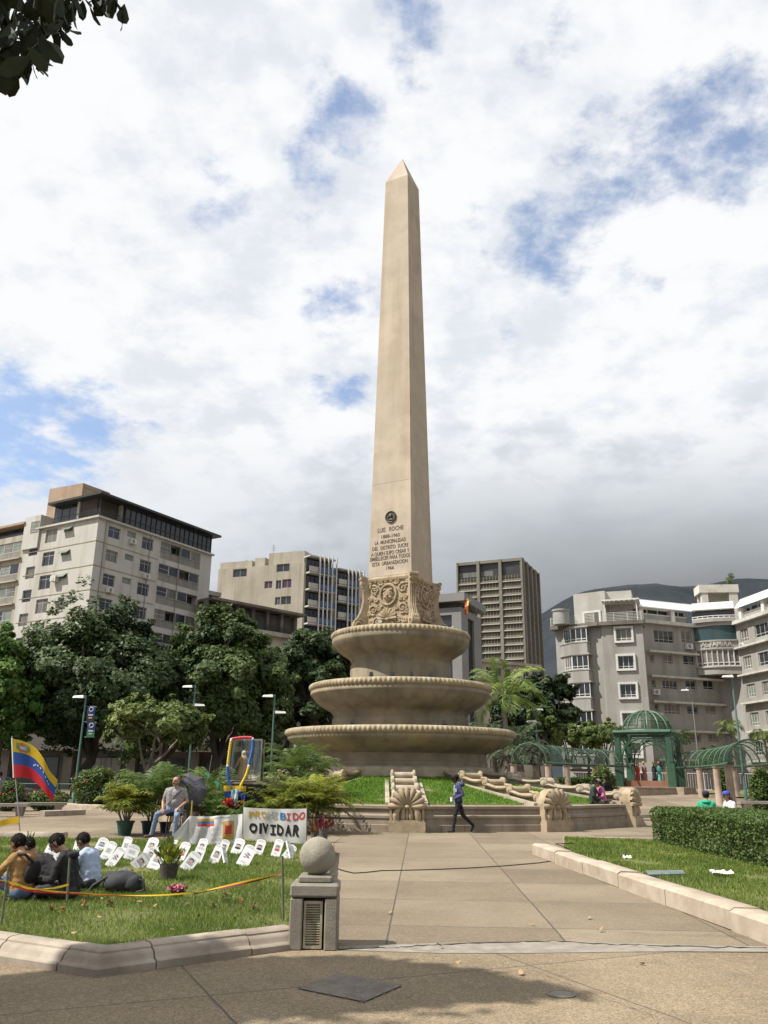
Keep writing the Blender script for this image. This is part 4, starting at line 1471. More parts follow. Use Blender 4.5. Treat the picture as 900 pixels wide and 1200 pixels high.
m_.build('pole', STEELG, fl)
m_ = MB()
fc = [flat('flag red', (0.45, 0.03, 0.04)), flat('flag yellow', (0.62, 0.42, 0.03)), flat('flag black', (0.03, 0.03, 0.03))]
for k in range(3):
 for j in range(6):
  def q(u, v):
   return a + Vector((-1.9 + .2 + .75 * v + .05 * math.sin(u * 6), -.4 + .12 * math.sin(u * 7 + v * 2), .7 - 2.0 * u - .5 * (1 - v)))
  m_.quad(q(j / 6, k / 3), q(j / 6, (k + 1) / 3), q((j + 1) / 6, (k + 1) / 3), q((j + 1) / 6, k / 3), k)
m_.build('cloth', fc, fl)
# ---- office tower
YT = 300
Tc_ = at(611.8, 653.3, YT)
zT = Tc_.z
Tl = ground(535, 660, zT)
Tr_ = ground(631, 671, zT)
tow = thing('office_tower', 'tall grey concrete tower with horizontal window bands behind the grey office', 'tower', (Tc_.x, Tc_.y, 0))
G1, G2 = Face((Tl.x, Tl.y), (Tc_.x, Tc_.y)), Face((Tc_.x, Tc_.y), (Tr_.x, Tr_.y))
TOWC = mat('tower concrete', (0.215, 0.204, 0.172), (0.16, 0.152, 0.128), .08, .9, streak=((.16, .145, .115), .5, (.2, .2, .02)))
TOWP = mat('tower spandrel', (0.44, 0.43, 0.39), (0.35, 0.34, 0.31), .2, .8)
TOWN = mat('tower tan panel', (0.23, 0.215, 0.17), (0.17, 0.158, 0.122), .2, .8)
TOWD = mat('tower screen', (0.17, 0.168, 0.16), (0.12, 0.118, 0.11), .4, .9, stretch=(3, 3, .2))
m_ = MB()
G1.box(m_, .5, G1.L - .5, 0, zT - 1, -20, -1.2)
G2.box(m_, .5, G2.L - .2, 0, zT - 1.2, -16, -1.2)
m_.build('core', mat('tower core', (.05, .052, .055), (.035, .037, .04), .3, .3), tow)
m_ = MB()
for k in range(4):
 u = G1.L * k / 3
 G1.box(m_, u - .55 if k else 0, u + .55 if k < 3 else u, 0, zT, -1.6, .5)
for k in range(1, 5):
 u = G2.L * k / 4
 G2.box(m_, u - .8, min(u + .8, G2.L), 0, zT - .4, -1.6, .5)
G2.box(m_, .0, 1.2, 0, zT - .01, -1.0, .499)
G1.box(m_, 0, G1.L, zT - 1.1, zT - .02, -1.6, .2)
G2.box(m_, 0, G2.L, zT - 1.1, zT - .42, -1.6, .2)
m_.build('piers', TOWC, tow)
m_ = MB()
z_scr = G1.px(580, 675)[1]
for k in range(3):
 G1.box(m_, G1.L * k / 3 + .8, G1.L * (k + 1) / 3 - .8, z_scr + .4, zT - 4, -1.3, -.9)
m_.build('roof_screen', TOWD, tow)
fz = 2.66
nfl = 30
for j in range(nfl):
 z = z_scr - fz * (j + 1)
 if z < 30:
  break
 for k in range(3):
  a, b = G1.L * k / 3 + .8, G1.L * (k + 1) / 3 - .8
  m_ = MB()
  G1.box(m_, a, b, z, z + .34, -1.0, .30)
  for q in range(6):
   u = a + (b - a) * (q + .5) / 6
   G1.box(m_, u - .74, u + .74, z + .34, z + 1.12, -1.0, -.2, 1)
  for q in range(13):
   u = a + (b - a) * q / 12
   w = .11 if q % 2 == 0 else .05
   G1.box(m_, u - w, u + w, z + .34, z + fz, -1.0, -.12, 1)
  G1.box(m_, a, b, z + 1.9, z + 1.98, -1.0, -.15, 1)
  m_.build('window_band', [TOWP, TOWN], tow)
 m_ = MB()
 G2.box(m_, .8, G2.L - .8, z, z + .9, -1.2, -.5)
 m_.build('side_band', TOWC, tow)
# low building between tower and office
lowb = thing('low_building', 'low pale building with a flat roof between the office and the tower', 'building', (at(575, 785, 150).x, 150, 0))
FLB = Face((at(556, 785, 146).x, 146), (at(632, 785, 154).x, 154))
m_ = MB()
zl = FLB.px(580, 775)[1]
hs = [(FLB.L * (k + .2) / 7, FLB.L * (k + .8) / 7, zl - 2.6, zl - 1.1) for k in range(7)]
FLB.wall(m_, 0, FLB.L, 0, zl, hs, .3)
body(m_, [FLB.A, FLB.B, FLB.B - FLB.N * 10, FLB.A - FLB.N * 10], 0, zl, skip=(0,))
FLB.box(m_, -.3, FLB.L + .3, zl - .35, zl + .15, -.2, .4)
m_.build('wall', CREAM, lowb)
for h in hs:
 FLB.window(lowb, *h[:4], cols=2, gm=GLASS)
# ---- grey art-deco block on the right
LEDGE = mat('pale ledge', (0.58, 0.56, 0.51), (0.46, 0.44, 0.39), .6, .9, streak=((.2, .18, .14), .5, (1, 1, .3)))
RF = 3.13
def r8(x, y):
 return 640 + x / 3.46, 660 + y / 3.46
Ba = at(*r8(222, 240), 93.5)
Bb = at(*r8(388, 240), 92.0)
zpar = at(*r8(300, 238), 92.7).z          # terrace floor / parapet of the left block
deco = thing('art_deco_building', 'long grey rendered apartment building with bay windows and a curved middle on the right', 'building', (Bb.x, Bb.y, 0))
RB1 = Face((Ba.x, Ba.y), (Bb.x, Bb.y))                 # pilaster block with framed windows
BL = at(*r8(183, 300), 93.2)
BL0 = at(*r8(110, 300), 93.0)
RBay0 = Face((at(*r8(40, 300), 97.5).x, 97.5), (BL0.x + .0, BL0.y))
# left part: front wall between bay and pilaster
P_left = at(*r8(38, 300), 97.0)
P_b1 = at(*r8(180, 300), 94.6)
P_pil = Ba
m_ = MB()
hsA = []
w = rect(RB1, 283, 264, 346, 315, 640, 660, 3.46)
zf0 = w[2]
for r in range(7):
 hsA.append((w[0], w[1], w[2] - RF * r, w[3] - RF * r))
hsA = [h for h in hsA if h[2] > .5]
RB1.wall(m_, 0, RB1.L, 0, zpar - .35, hsA, .3)
RBL = Face((P_left.x, P_left.y), (Ba.x - .05, Ba.y + .25))   # wall carrying the bays
RBL.wall(m_, 0, RBL.L, 0, zpar - .35)
Bb2 = RB1.B - RB1.N * 3.0
body(m_, [RBL.A, RBL.B, RB1.A, RB1.B, Bb2, Bb2 - RB1.N * 9, RBL.A - RBL.N * 12], 0, zpar - .35, skip=(0, 2))
m_.build('wall', GREYC, deco)
for h in hsA:
 RB1.window(deco, *h[:4], cols=3, rail=.2, o=-.12, fm=WHITEP, gm=random.choice([GLASS, GLASSC, GLASS]), surround=(.22, .2), fw=.07)
# projecting bays: chamfered plan
bay_u0, bay_u1 = RBL.px(*r8(55, 300))[0], RBL.px(*r8(178, 300))[0]
ch0 = RBL.px(*r8(112, 300))[0]
dz0 = RBL.px(*r8(145, 323))[1]
for r in range(6):
 zb = dz0 - RF * r
 if zb < 2:
  break
 m_ = MB()
 A_, B_, C_, D_ = RBL.p(bay_u0, 0, 0), RBL.p(ch0, 0, 1.1), RBL.p(bay_u1, 0, 1.0), RBL.p(bay_u1, 0, 0)
 def slab(z0, z1, k):
  c = (A_ + B_ + C_ + D_) / 4
  pts = [c + (p - c) * k for p in (A_, B_, C_, D_)]
  m_.prism([(p.x, p.y) for p in pts], z0, z1)
 slab(zb - 1.45, zb - .14, .97)
 slab(zb - .14, zb, 1.06)
 slab(zb + 1.62, zb + 1.80, 1.12)
 bayo = m_.build('bay', GREYC, deco)
 f1, f2 = Face(A_, B_), Face(B_, C_)
 f1.window(bayo, f1.L * .35, f1.L - .02, zb, zb + 1.62, cols=3, rail=.2, o=-.05, fm=WHITEP, gm=GLASST if r == 0 else GLASSC, fw=.08)
 f2.window(bayo, .02, f2.L, zb, zb + 1.62, cols=3, rail=.2, o=-.05, fm=WHITEP, gm=GLASS, fw=.09)
 m_ = MB()
 f1.box(m_, 0, f1.L * .35, zb, zb + 1.62, -.3, -.08)
 m_.build('bay_cheek', GREYC, bayo)
# terrace on top: parapet slab, railings, rooms
m_ = MB()
RBL.box(m_, -.3, RBL.L, zpar - .36, zpar + .05, -6, .85)
RB1.box(m_, -.35, RB1.L + .15, zpar - .35, zpar + .055, -6, .5)
m_.build('terrace_slab', DARKC, deco)
m_ = MB()
rail_on(m_, RBL, -.2, RBL.L - .4, zpar, 1.05, .7, 6, 1.6)
rail_on(m_, RB1, 0, RB1.L, zpar, 1.05, .35, 6, 1.3)
m_.build('terrace_railing', WHITEP, deco)
m_ = MB()
zr_ = at(*r8(200, 122), 97).z
RBL.box(m_, RBL.px(*r8(75, 200))[0] + .3, RBL.L + .0, zpar, zr_, -6, -2.2)
RB1.box(m_, -.4, RB1.L - 1.0, zpar, zr_ - .02, -6.2, -2.9)
m_.build('roof_room', mat('pale roof room render', (.44, .425, .39), (.36, .345, .31), .4, .9, streak=((.25, .23, .2), .5, (.8, .8, .1))), deco)
m_ = MB()
RB1.box(m_, -.45, -.1, zpar, zr_ - .1, -3.2, -2.6)
RB1.box(m_, .2, RB1.L - .1, zpar + 2.55, zpar + 2.72, -3.0, -.1)
for u in (.4, RB1.L - .5):
 RB1.box(m_, u, u + .12, zpar, zpar + 2.55, -.4, -.28)
for k in range(7):
 u = .5 + (RB1.L - 1.2) * k / 6
 RB1.box(m_, u, u + .1, zpar + 2.45, zpar + 2.55, -2.9, -.05)
m_.build('pergola_roof', WHITEP, deco)
RBL.window(deco, RBL.L - 2.9, RBL.L - .6, zpar + .1, zpar + 2.0, cols=1, o=-2.05, fm=WHITEP, gm=GLASSC, name='terrace_door', fw=.25)
m_ = MB()
q = at(*r8(60, 205), 95)
m_.lathe([(.95, zpar), (.95, zpar + 1.5), (1.05, zpar + 1.55), (1.05, zpar + 1.75), (.1, zpar + 1.8)], 24, (q.x, q.y, 0))
m_.build('water_tank', mat('grey tank', (.36, .355, .34), (.28, .275, .26), 1, .8), deco, smooth=40)
# main facade
Ma = RB1.B - RB1.N * 2.6
Mb_ = at(*r8(690, 373), 98.4)
RM = Face((Ma.x, Ma.y), (Mb_.x, Mb_.y))
zm_top = RM.px(*r8(480, 243))[1]
m_ = MB()
hsM = []
def mr(x0, y0, x1, y1):
 return rect(RM, x0, y0, x1, y1, 640, 660, 3.46)
base_rows = [[(438, 273, 517, 322), (548, 275, 588, 322)],
   [(420, 370, 438, 405), (475, 370, 512, 408), (556, 374, 602, 412)],
   [(428, 472, 444, 505), (472, 475, 532, 510), (566, 474, 608, 511), (637, 474, 680, 512)],
   [(440, 570, 456, 600), (480, 570, 541, 612), (572, 578, 616, 612), (645, 578, 688, 612)]]
for row in base_rows:
 for q in row:
  x = list(mr(*q))
  x[1] = min(x[1], RM.L - .1)
  if x[1] - x[0] > .3:
   hsM.append(tuple(x))
r3_ = [h for h in hsM if abs(h[2] - mr(*base_rows[3][1])[2]) < .6]
for r in range(1, 4):
 for h in r3_:
  if h[2] - RF * r > .5:
   hsM.append((h[0], h[1], h[2] - RF * r, h[3] - RF * r))
RM.wall(m_, 0, RM.L, 0, zm_top, hsM, .25)
body(m_, [RM.A, RM.B, RM.B - RM.N * 10, RM.A - RM.N * 10], 0, zm_top, skip=(0,))
m_.build('wall', mat('brownish grey render', (0.345, 0.328, 0.298), (0.28, 0.265, 0.238), 0.3, 0.9, streak=((0.15, 0.135, 0.11), 0.5, (.7, .7, 0.08)), bump=0.01, bscale=5), deco)
for h in hsM:
 RM.window(deco, *h[:4], cols=4 if h[1] - h[0] > 1.8 else (2 if h[1] - h[0] > .8 else 1), rail=.25, o=-.12, fm=FRAMEW, gm=random.choice([GLASS, GLASSC, GLASS]))
ledz = [RM.px(*r8(480, y))[1] for y in (363, 462, 564)]
ledz += [ledz[2] - RF, ledz[2] - 2 * RF]
m_ = MB()
for z in ledz:
 RM.box(m_, .1, RM.L + .1 if z < ledz[0] - .5 else RM.px(*r8(606, 372))[0], z - .12, z + .1, -.1, .7)
RM.box(m_, 0, RM.L - .1, zm_top - .25, zm_top + .15, -3, .55)
m_.build('ledges', LEDGE, deco)
# rooftop gallery of the main facade and wing: white piers, sloping white roof
# curved middle: arc from RM.B to the wing start
Wa = ground(*r8(768, 243), zm_top)
Wb2 = ground(*r8(905, 198), zm_top)
wdir = Vector((Wb2.x - Wa.x, Wb2.y - Wa.y, 0)).normalized()
RW_ = Face((Wa.x, Wa.y), (Wa.x + wdir.x * 30, Wa.y + wdir.y * 30))
BAYA = RM.p(RM.px(*r8(606, 372))[0], 0, .12)
mid = [BAYA.lerp(RW_.A, t) for t in np.linspace(0, 1, 9)]
chord = (RW_.A - BAYA)
cn = Vector((chord.y, -chord.x, 0)).normalized()
bow = [p + cn * (.50 * math.sin(PI * i / 8) + .02) for i, p in enumerate(mid)]          # belly of the bays
rec = [RM.B.lerp(RW_.A, t) - cn * (.35 * math.sin(PI * t)) for t in np.linspace(0, 1, 9)]            # concave wall below
def arc_wall(mb, pts, z0, z1, th=.25):
 n = len(pts)
 poly = [(p.x, p.y) for p in pts] + [((p - cn * th).x, (p - cn * th).y) for p in pts[::-1]]
 mb.prism(poly, z0, z1)
m_ = MB()
arc_wall(m_, rec, 0, zm_top, .5)
zA = [RM.px(RM_x, y)[1] for RM_x, y in ((r8(602, 262)[0], r8(602, 262)[1]), (r8(602, 320)[0], r8(602, 320)[1]))]
z_g1, z_g0 = zA           # top and bottom of the teal window
z_b1 = RM.px(*r8(602, 352))[1]
z_w0 = RM.px(*r8(602, 424))[1]
z_bt = RM.px(*r8(602, 454))[1]
m_.build('curved_wall', GREYC, deco)
m_ = MB()
arc_wall(m_, bow, z_b1, z_g0, 1.2)
arc_wall(m_, [p + cn * .15 for p in bow], z_g0 - .12, z_g0 + .05, 1.3)
arc_wall(m_, [p + cn * .12 for p in bow], z_b1 - .1, z_b1 + .08, 1.3)
arc_wall(m_, [p + cn * .05 for p in bow], z_bt, z_w0, 1.6)
arc_wall(m_, [p + cn * .2 for p in bow], z_w0 - .12, z_w0 + .04, 1.6)
arc_wall(m_, [p + cn * .1 for p in bow], z_g1, z_g1 + .9, 1.2)
arc_wall(m_, [p + cn * .35 for p in bow], z_g1 + .75, zm_top + .2, 1.4)
curve = m_.build('curved_bay', GREYC, deco, smooth=50)
m_ = MB()
arc_wall(m_, [p - cn * .12 for p in bow], z_g0, z_g1, .1)
m_.build('curved_glass', GLASST, curve, smooth=50)
m_ = MB()
arc_wall(m_, [p - cn * .12 for p in bow], z_w0, z_b1 - .1, .1)
m_.build('curved_window', GLASSC, curve, smooth=50)
m_ = MB()
for i in range(9):
 p = bow[i]
 m_.box(p + Vector((0, 0, (z_w0 + z_b1) / 2)) - cn * .08, (.12, .12, z_b1 - z_w0 - .15))
for z in (z_w0 + .45, z_w0 + .07, z_b1 - .16):
 for i in range(8):
  m_.tube([bow[i] - cn * .08 + Vector((0, 0, z)), bow[i + 1] - cn * .08 + Vector((0, 0, z))], .05, 5)
m_.build('mullions', WHITEP, curve)
# name of the building in raised letters
m_ = MB()
for s, zz, wd_ in (('EDIFICIO', z_g0 - .55, .30), ('ALTAMIRA', z_b1 + .22, .72)):
 vs, fs = text_geo(s, 1.0, .05)
 x0, x1 = min(v.x for v in vs), max(v.x for v in vs)
 hgt = max(v.y for v in vs)
 L_ = chord.length
 sx = (wd_ * L_) / (x1 - x0)
 out = []
 for v in vs:
  t = .5 + (v.x * sx) / L_
  p = BAYA.lerp(RW_.A, t) + cn * (.50 * math.sin(PI * t) + .08 + v.z)
  out.append(p + Vector((0, 0, zz + v.y * (.62 if wd_ > .5 else .4) / hgt)))
 m_.add(out, fs)
m_.build('lettering', LEDGE, curve)
# right wing
m_ = MB()
hsW = []
for r in range(6):
 for k in range(9):
  if k < 2:
   wm = rect(RW_, *((690, 415, 750, 508), (800, 388, 905, 490))[k], 760, 670, 6.43)
   u, wd_ = wm[0], wm[1] - wm[0]
  else:
   u = hsW[1][1] + 1.2 + (k - 2) * 3.2
   wd_ = (1.1, 2.0)[k % 2]
  z = zm_top - 2.35 - RF * r
  if z > .5:
   hsW.append((u, u + wd_, z, z + 1.45))
RW_.wall(m_, 0, RW_.L, 0, zm_top, hsW, .25)
body(m_, [RW_.A, RW_.B, RW_.B - RW_.N * 10, RW_.A - RW_.N * 10], 0, zm_top, skip=(0,))
m_.build('wall', GREYC, deco)
for h in hsW:
 if h[0] > 16:
  continue
 RW_.window(deco, *h[:4], cols=3 if h[1] - h[0] > 1.5 else 2, rail=.25, o=-.12, fm=WHITEP if (h[0] * 3) % 2 < 1 else FRAMEW, gm=random.choice([GLASS, GLASSC, GLASSG]))
m_ = MB()
for r in range(5):
 z = zm_top - 3.0 - RF * r
 RW_.box(m_, -.0, RW_.L, z - .1, z + .1, -.1, .6)
RW_.box(m_, 0, RW_.L, zm_top - .25, zm_top + .15, -3, .55)
m_.build('ledges', LEDGE, deco)
# top gallery
zg0, zg1 = zm_top + .15, RM.px(*r8(480, 185))[1]
zrf = RM.px(*r8(480, 150))[1]
for f_, u0_, u1_ in ((RM, .1, RM.px(*r8(606, 372))[0] - .05), (RW_, 0, 28)):
 m_ = MB()
 f_.box(m_, u0_, u1_, zg0, zg0 + .9, -1.1, -.8)
 gal = m_.build('gallery_parapet', GREYC, deco)
 m_ = MB()
 f_.box(m_, u0_, u1_, zg0 + .9, zg1, -1.5, -1.3)
 m_.build('gallery_glass', GLASS, gal)
 m_ = MB()
 u = u0_
 k = 0
 while u < u1_:
  wid = .55 if k % 3 == 0 else .12
  f_.box(m_, u, u + wid, zg0, zg1, -1.3, -.5 if k % 3 == 0 else -1.1)
  u += 1.55
  k += 1
 f_.box(m_, u0_, u1_, zg0 + .85, zg0 + .98, -1.25, -.75)
 m_.build('gallery_piers', WHITEP, gal)
 m_ = MB()
 up_ = Vector((0, 0, .12))
 if f_ is RM:
  u1_ += 1.3
 a, b = f_.p(u0_ - .2, zg1, -.2), f_.p(u1_ + .1, zg1, -.2)
 c, d = f_.p(u1_ + .1, zrf, -1.1), f_.p(u0_ - .2, zrf, -1.1)
 m_.hexa([a, b, c, d, a + up_, b + up_, c + up_, d + up_])
 f_.box(m_, u0_ - .19, u1_ + .09, zrf - .05, zrf + .1, -6, -1.0)
 m_.build('sloping_roof', mat('bright white roof paint', (.82, .82, .80), (.74, .74, .72), .8, .7), gal)
m_ = MB()
for i in range(8):
 for z in (zm_top + .45, zm_top + .7, zm_top + .95):
  m_.tube([bow[i] + Vector((0, 0, z)), bow[i + 1] + Vector((0, 0, z))], .05, 5)
 m_.tube([bow[i] + Vector((0, 0, zm_top + .1)), bow[i] + Vector((0, 0, zm_top + 1))], .05, 5)
m_.build('curved_railing', WHITEP, curve)
m_ = MB()
arc_wall(m_, [p - cn * .8 for p in mid], zm_top + .1, zg1 + .1, .3)
m_.build('curved_glazing', GLASS, curve)
m_ = MB()
arc_wall(m_, [p + cn * .0 for p in mid], zg1 + .1, zg1 + .3, 4)
arc_wall(m_, [p - cn * .9 for p in mid], zg1 + .3, zrf + .05, 3)
m_.build('curved_roof', mat('bright white roof paint', (0, 0, 0)), curve)
# rooftop water house
m_ = MB()
Yh = 108
a = at(*r8(625, 150), Yh)
b = at(*r8(780, 150), Yh)
ztop_h, zbot_h = at(*r8(700, 88), Yh).z, at(*r8(700, 120), Yh).z
FH = Face((a.x, a.y), (b.x, b.y - .5))
FH.box(m_, 0, FH.L, zbot_h, ztop_h, -2.6, 0)
FH.box(m_, .3, 1.1, zrf - 2, zbot_h, -1, -.1)
FH.box(m_, FH.L - 1.3, FH.L - .2, zrf - 2, zbot_h, -1, -.1)
FH.box(m_, 0.3, FH.L - .3, zrf - 2, zbot_h, -2.5, -2)
m_.build('roof_house', mat('peeling white render', (.62, .60, .54), (.54, .51, .44), .6, .9, stain=((.36, .28, .18), .6, .9)), deco)
# clutter that a lived-in facade has: air conditioners, roof boxes, aerials
def ac_unit(face, u, z, parent):
 m_ = MB()
 face.box(m_, u - .42, u + .42, z - .3, z + .3, .06, .5)
 o_ = m_.build('air_conditioner', WHITEP, parent)
 c = face.p(u - .08, z, .505)
 t_ = MB().lathe([(.23, 0), (.23, .02), (.05, .03)], 14)
 m_ = MB()
 m_.add([c + face.M @ Vector((v[0], v[2], v[1])) for v in t_.v], t_.f)
 m_.build('fan_grille', STEELG, o_)
for h, k in ((winR[1][0], 0), (winR[6][0], 0), (winR[5][0], 0), (winR[10][0], 0)):
 ac_unit(FR, (h[0] + h[1]) / 2 + .1, h[2] - .55, apt)
for h in (hsM[1], hsM[5], hsM[9]):
 ac_unit(RM, (h[0] + h[1]) / 2, h[2] - .5, deco)
for h in (hsW[0], hsW[3]):
 ac_unit(RW_, (h[0] + h[1]) / 2, h[2] - .5, deco)
for (u, w, d, hgt) in ((1.0, 2.2, 2.0, 1.3), (6.0, 1.2, 1.2, 2.0), (FF.L * .7, 1.6, 1.5, 1.1)):
 m_ = MB()
 FF.box(m_, u, u + w, zF - .1, zF + hgt, -5 - d, -5)
 m_.build('roof_box', DARKC, fin)
for base_, par in ((FF.p(FF.L * .55, zF + 2.2, -3), fin), (FF.p(FF.L * .2, zF + .1, -4), fin), (RM.p(2.0, zrf, -3.2), deco), (RW_.p(3, zrf, -3.2), deco), (FT.p(4, lev[3][0], -6), ter)):
 m_ = MB()
 m_.tube([base_, base_ + Vector((0, 0, 2.4))], .03, 4)
 for k in range(4):
  m_.tube([base_ + Vector((-.5 + .09 * k, 0, 1.4 + .28 * k)), base_ + Vector((.5 - .09 * k, 0, 1.4 + .28 * k))], .016, 4)
 m_.build('antenna', FRAMED, par)
for u in (1.2, 8.6, 14.0):
 m_ = MB()
 m_.tube([FR.p(u, 2, .06), FR.p(u, zt - .3, .06)], .045, 5)
 m_.build('downpipe', STEELG, apt)
# ------------------------------------------------------------------ mountain range behind the city
def hills():
 nx, ny = 190, 70
 V = []
 for j in range(ny):
  for i in range(nx):
   x = -1800 + 4600 * i / (nx - 1)
   y = 950 + 1750 * j / (ny - 1)
   t = (y - 950) / 1750
   k = min(1, max(0, (x - 40) / 420))
   crest = 130 + 262 * k * k * (3 - 2 * k)
   k2 = min(1, max(0, (x - 420) / 500))
   crest += 72 * k2
   env = math.sin(min(1, t / .52) * PI / 2) ** 1.3 if t < .52 else 1 - .25 * (t - .52) / .48
   nz = noise.fractal((x / 420, y / 420, 2.2), 1.0, 2.0, 5)
   rr = abs(noise.noise((x / 190, y / 330, 7.0)))
   V.append((x, y, max(-15, min(480, env * crest * (1 + .05 * nz) - 55 * rr * min(1, (1 - abs(t - .52) * 1.2) * env) * (1 - .65 * (t > .4)) + 8 * nz * env))))
 F = [(j * nx + i, j * nx + i + 1, (j + 1) * nx + i + 1, (j + 1) * nx + i) for j in range(ny - 1) for i in range(nx - 1)]
 m = mat('shaded bluish forest', (0.012, 0.019, 0.026), (0.020, 0.028, 0.034), .02, .95, bump=6.0, bscale=.06)  # dark bluish forest: cloud shade and distance haze are put into the colour
 o = np_mesh('hills', V, F, m, smooth=True)
 return struct(o)
hills()
# low grey cloud lying along the mountain top; it also shades the slopes
CB = ((-500, 3000), (1500, 2900), (322, 760))
cloud_m = bpy.data.materials.new('low cloud')
cloud_m.use_nodes = True
nt = NT(cloud_m.node_tree)
for n in list(nt.n):
 nt.n.remove(n)
tc = nt.node('ShaderNodeTexCoord')
gen = tc.outputs['Generated']
sp_ = nt.node('ShaderNodeSeparateXYZ')
nt.l.new(gen, sp_.inputs[0])
mp = nt.node('ShaderNodeMapping')
nt.l.new(gen, mp.inputs[0])
mp.inputs['Scale'].default_value = (3.5, 1.4, .75)
nz_ = nt.noise(mp.outputs[0], 3.2, 5.0, .58)
zz = nt.math('ADD', sp_.outputs[2], nt.math('MULTIPLY', nt.math('SUBTRACT', nz_, .5), .85))
dens = nt.math('MULTIPLY', nt.smooth(zz, .08, .34), nt.smooth(zz, .95, .45))
dens = nt.math('MULTIPLY', dens, nt.math('MULTIPLY', nt.smooth(sp_.outputs[0], .03, .38), nt.smooth(sp_.outputs[0], 1.0, .9)))
dens = nt.math('MULTIPLY', dens, nt.math('MULTIPLY', nt.smooth(sp_.outputs[1], 0.0, .25), nt.smooth(sp_.outputs[1], 1.0, .85)))
dens = nt.math('MULTIPLY', dens, .0042)
pv = nt.node('ShaderNodeVolumePrincipled')
pv.inputs['Color'].default_value = (.66, .71, .77, 1)
nt.l.new(dens, pv.inputs['Density'])
ou = nt.node('ShaderNodeOutputMaterial')
nt.l.new(pv.outputs[0], ou.inputs['Volume'])
mb = MB()
mb.box([(a + b) / 2 for a, b in CB], [b - a for a, b in CB])
cl_o = mb.build('cloud_bank', cloud_m)
tag(cl_o, kind='stuff')
# ------------------------------------------------------------------ vegetation
BARK = mat('bark', (0.105, 0.085, 0.065), (0.06, 0.05, 0.04), 3.0, 0.95, bump=0.02, bscale=14, stretch=(1, 1, .35))
BARKP = mat('pale bark', (0.23, 0.20, 0.165), (0.14, 0.12, 0.10), 3.0, 0.95, bump=0.01, bscale=14, stretch=(1, 1, .5))
def leafmat(name, a, b, tint=0.4, trans=0.3, scale=.5, rough=.55, spec=.3):
 return mat(name, a, b, scale, rough, tint=tint, trans=trans, spec=spec)
LF_DARK = leafmat('dark foliage', (0.056, 0.092, 0.031), (0.074, 0.108, 0.039))
LF_DEEP = leafmat('deep green foliage', (0.036, 0.060, 0.022), (0.048, 0.072, 0.028))
LF_MID = leafmat('mid foliage', (0.070, 0.112, 0.031), (0.088, 0.126, 0.037))
LF_BRIGHT = leafmat('bright foliage', (0.078, 0.165, 0.028), (0.10, 0.185, 0.038))
LF_LIGHT = leafmat('light foliage', (0.125, 0.17, 0.045), (0.15, 0.19, 0.052))
LF_HEDGE = leafmat('hedge foliage', (0.082, 0.135, 0.034), (0.105, 0.16, 0.042), scale=1.5)
LF_PALM = leafmat('palm foliage', (0.095, 0.155, 0.035), (0.125, 0.18, 0.045), scale=1.0)
LF_ARECA = leafmat('yellow palm foliage', (0.26, 0.27, 0.04), (0.16, 0.22, 0.038), scale=1.2, trans=.35)
LF_GREYP = leafmat('grey palm foliage', (0.09, 0.12, 0.065), (0.115, 0.14, 0.08), scale=1.0)
LF_BIG = leafmat('broad leaf', (0.020, 0.028, 0.013), (0.028, 0.036, 0.016), trans=.10, rough=.6, spec=.15, tint=.3)
REDF = mat('red petals', (0.50, 0.035, 0.03), (0.36, 0.02, 0.025), 9, .6)
PINKF = mat('pink petals', (0.55, 0.17, 0.25), (0.42, 0.10, 0.16), 9, .6)
def cards(P, L, W, tint, up=0.5, axis=None, out=None):
 """diamond leaves at P; up biases the leaf plane towards level"""
 N = len(P)
 nrm = rng.normal(size=(N, 3))
 nrm[:, 2] = np.abs(nrm[:, 2]) + up * 1.6
 if out is not None:
  o_ = P - np.asarray(out)
  o_ /= np.linalg.norm(o_, axis=1)[:, None] + 1e-9
  nrm = o_ * 1.0 + .42 * rng.normal(size=(N, 3)) + np.array([0, 0, .25])
 nrm /= np.linalg.norm(nrm, axis=1)[:, None]
 d = rng.normal(size=(N, 3)) if axis is None else axis + .35 * rng.normal(size=(N, 3))
 d -= nrm * (d * nrm).sum(1)[:, None]
 d /= np.linalg.norm(d, axis=1)[:, None] + 1e-9
 s = np.cross(nrm, d)
 k = (0.65 + 0.7 * rng.random(N))[:, None]
 a = P - d * (L / 2) * k
 b = P + s * (W / 2) * k - d * L * .05 * k
 c = P + d * (L / 2) * k - nrm * L * .12 * k
 e = P - s * (W / 2) * k - d * L * .05 * k
 V = np.stack([a, b, c, e], 1).reshape(-1, 3)
 F = np.arange(4 * N).reshape(-1, 4)
 return V, F, np.clip(tint, 0, 1)
def ellip(c, r, n, shell=0.55):
 v = rng.normal(size=(n, 3))
 v /= np.linalg.norm(v, axis=1)[:, None]
 k = (shell + (1 - shell) * rng.random(n)) ** .8
 k = np.where(rng.random(n) < .2, k * rng.random(n), k)
 return np.asarray(c) + v * k[:, None] * np.asarray(r)
def merge(parts):
 V, F, T, k = [], [], [], 0
 for v, f, t in parts:
  V.append(v)
  F.append(f + k)
  T.append(t)
  k += len(v)
 return np.concatenate(V), np.concatenate(F), np.concatenate(T)
def limb(mb, a, b, r0, r1, sag=0.1, n=6, seg=6):
 a, b = Vector(a), Vector(b)
 L = (b - a).length
 pts = []
 off = Vector((rng.normal(), rng.normal(), rng.normal() * .5)) * L * sag
 for i in range(seg + 1):
  t = i / seg
  pts.append(a.lerp(b, t) + off * math.sin(PI * t) + Vector((rng.normal(), rng.normal(), rng.normal())) * L * .012)
 pts[0], pts[-1] = a, b
 mb.tube(pts, [r0 + (r1 - r0) * (i / seg) for i in range(seg + 1)], n)
 return pts
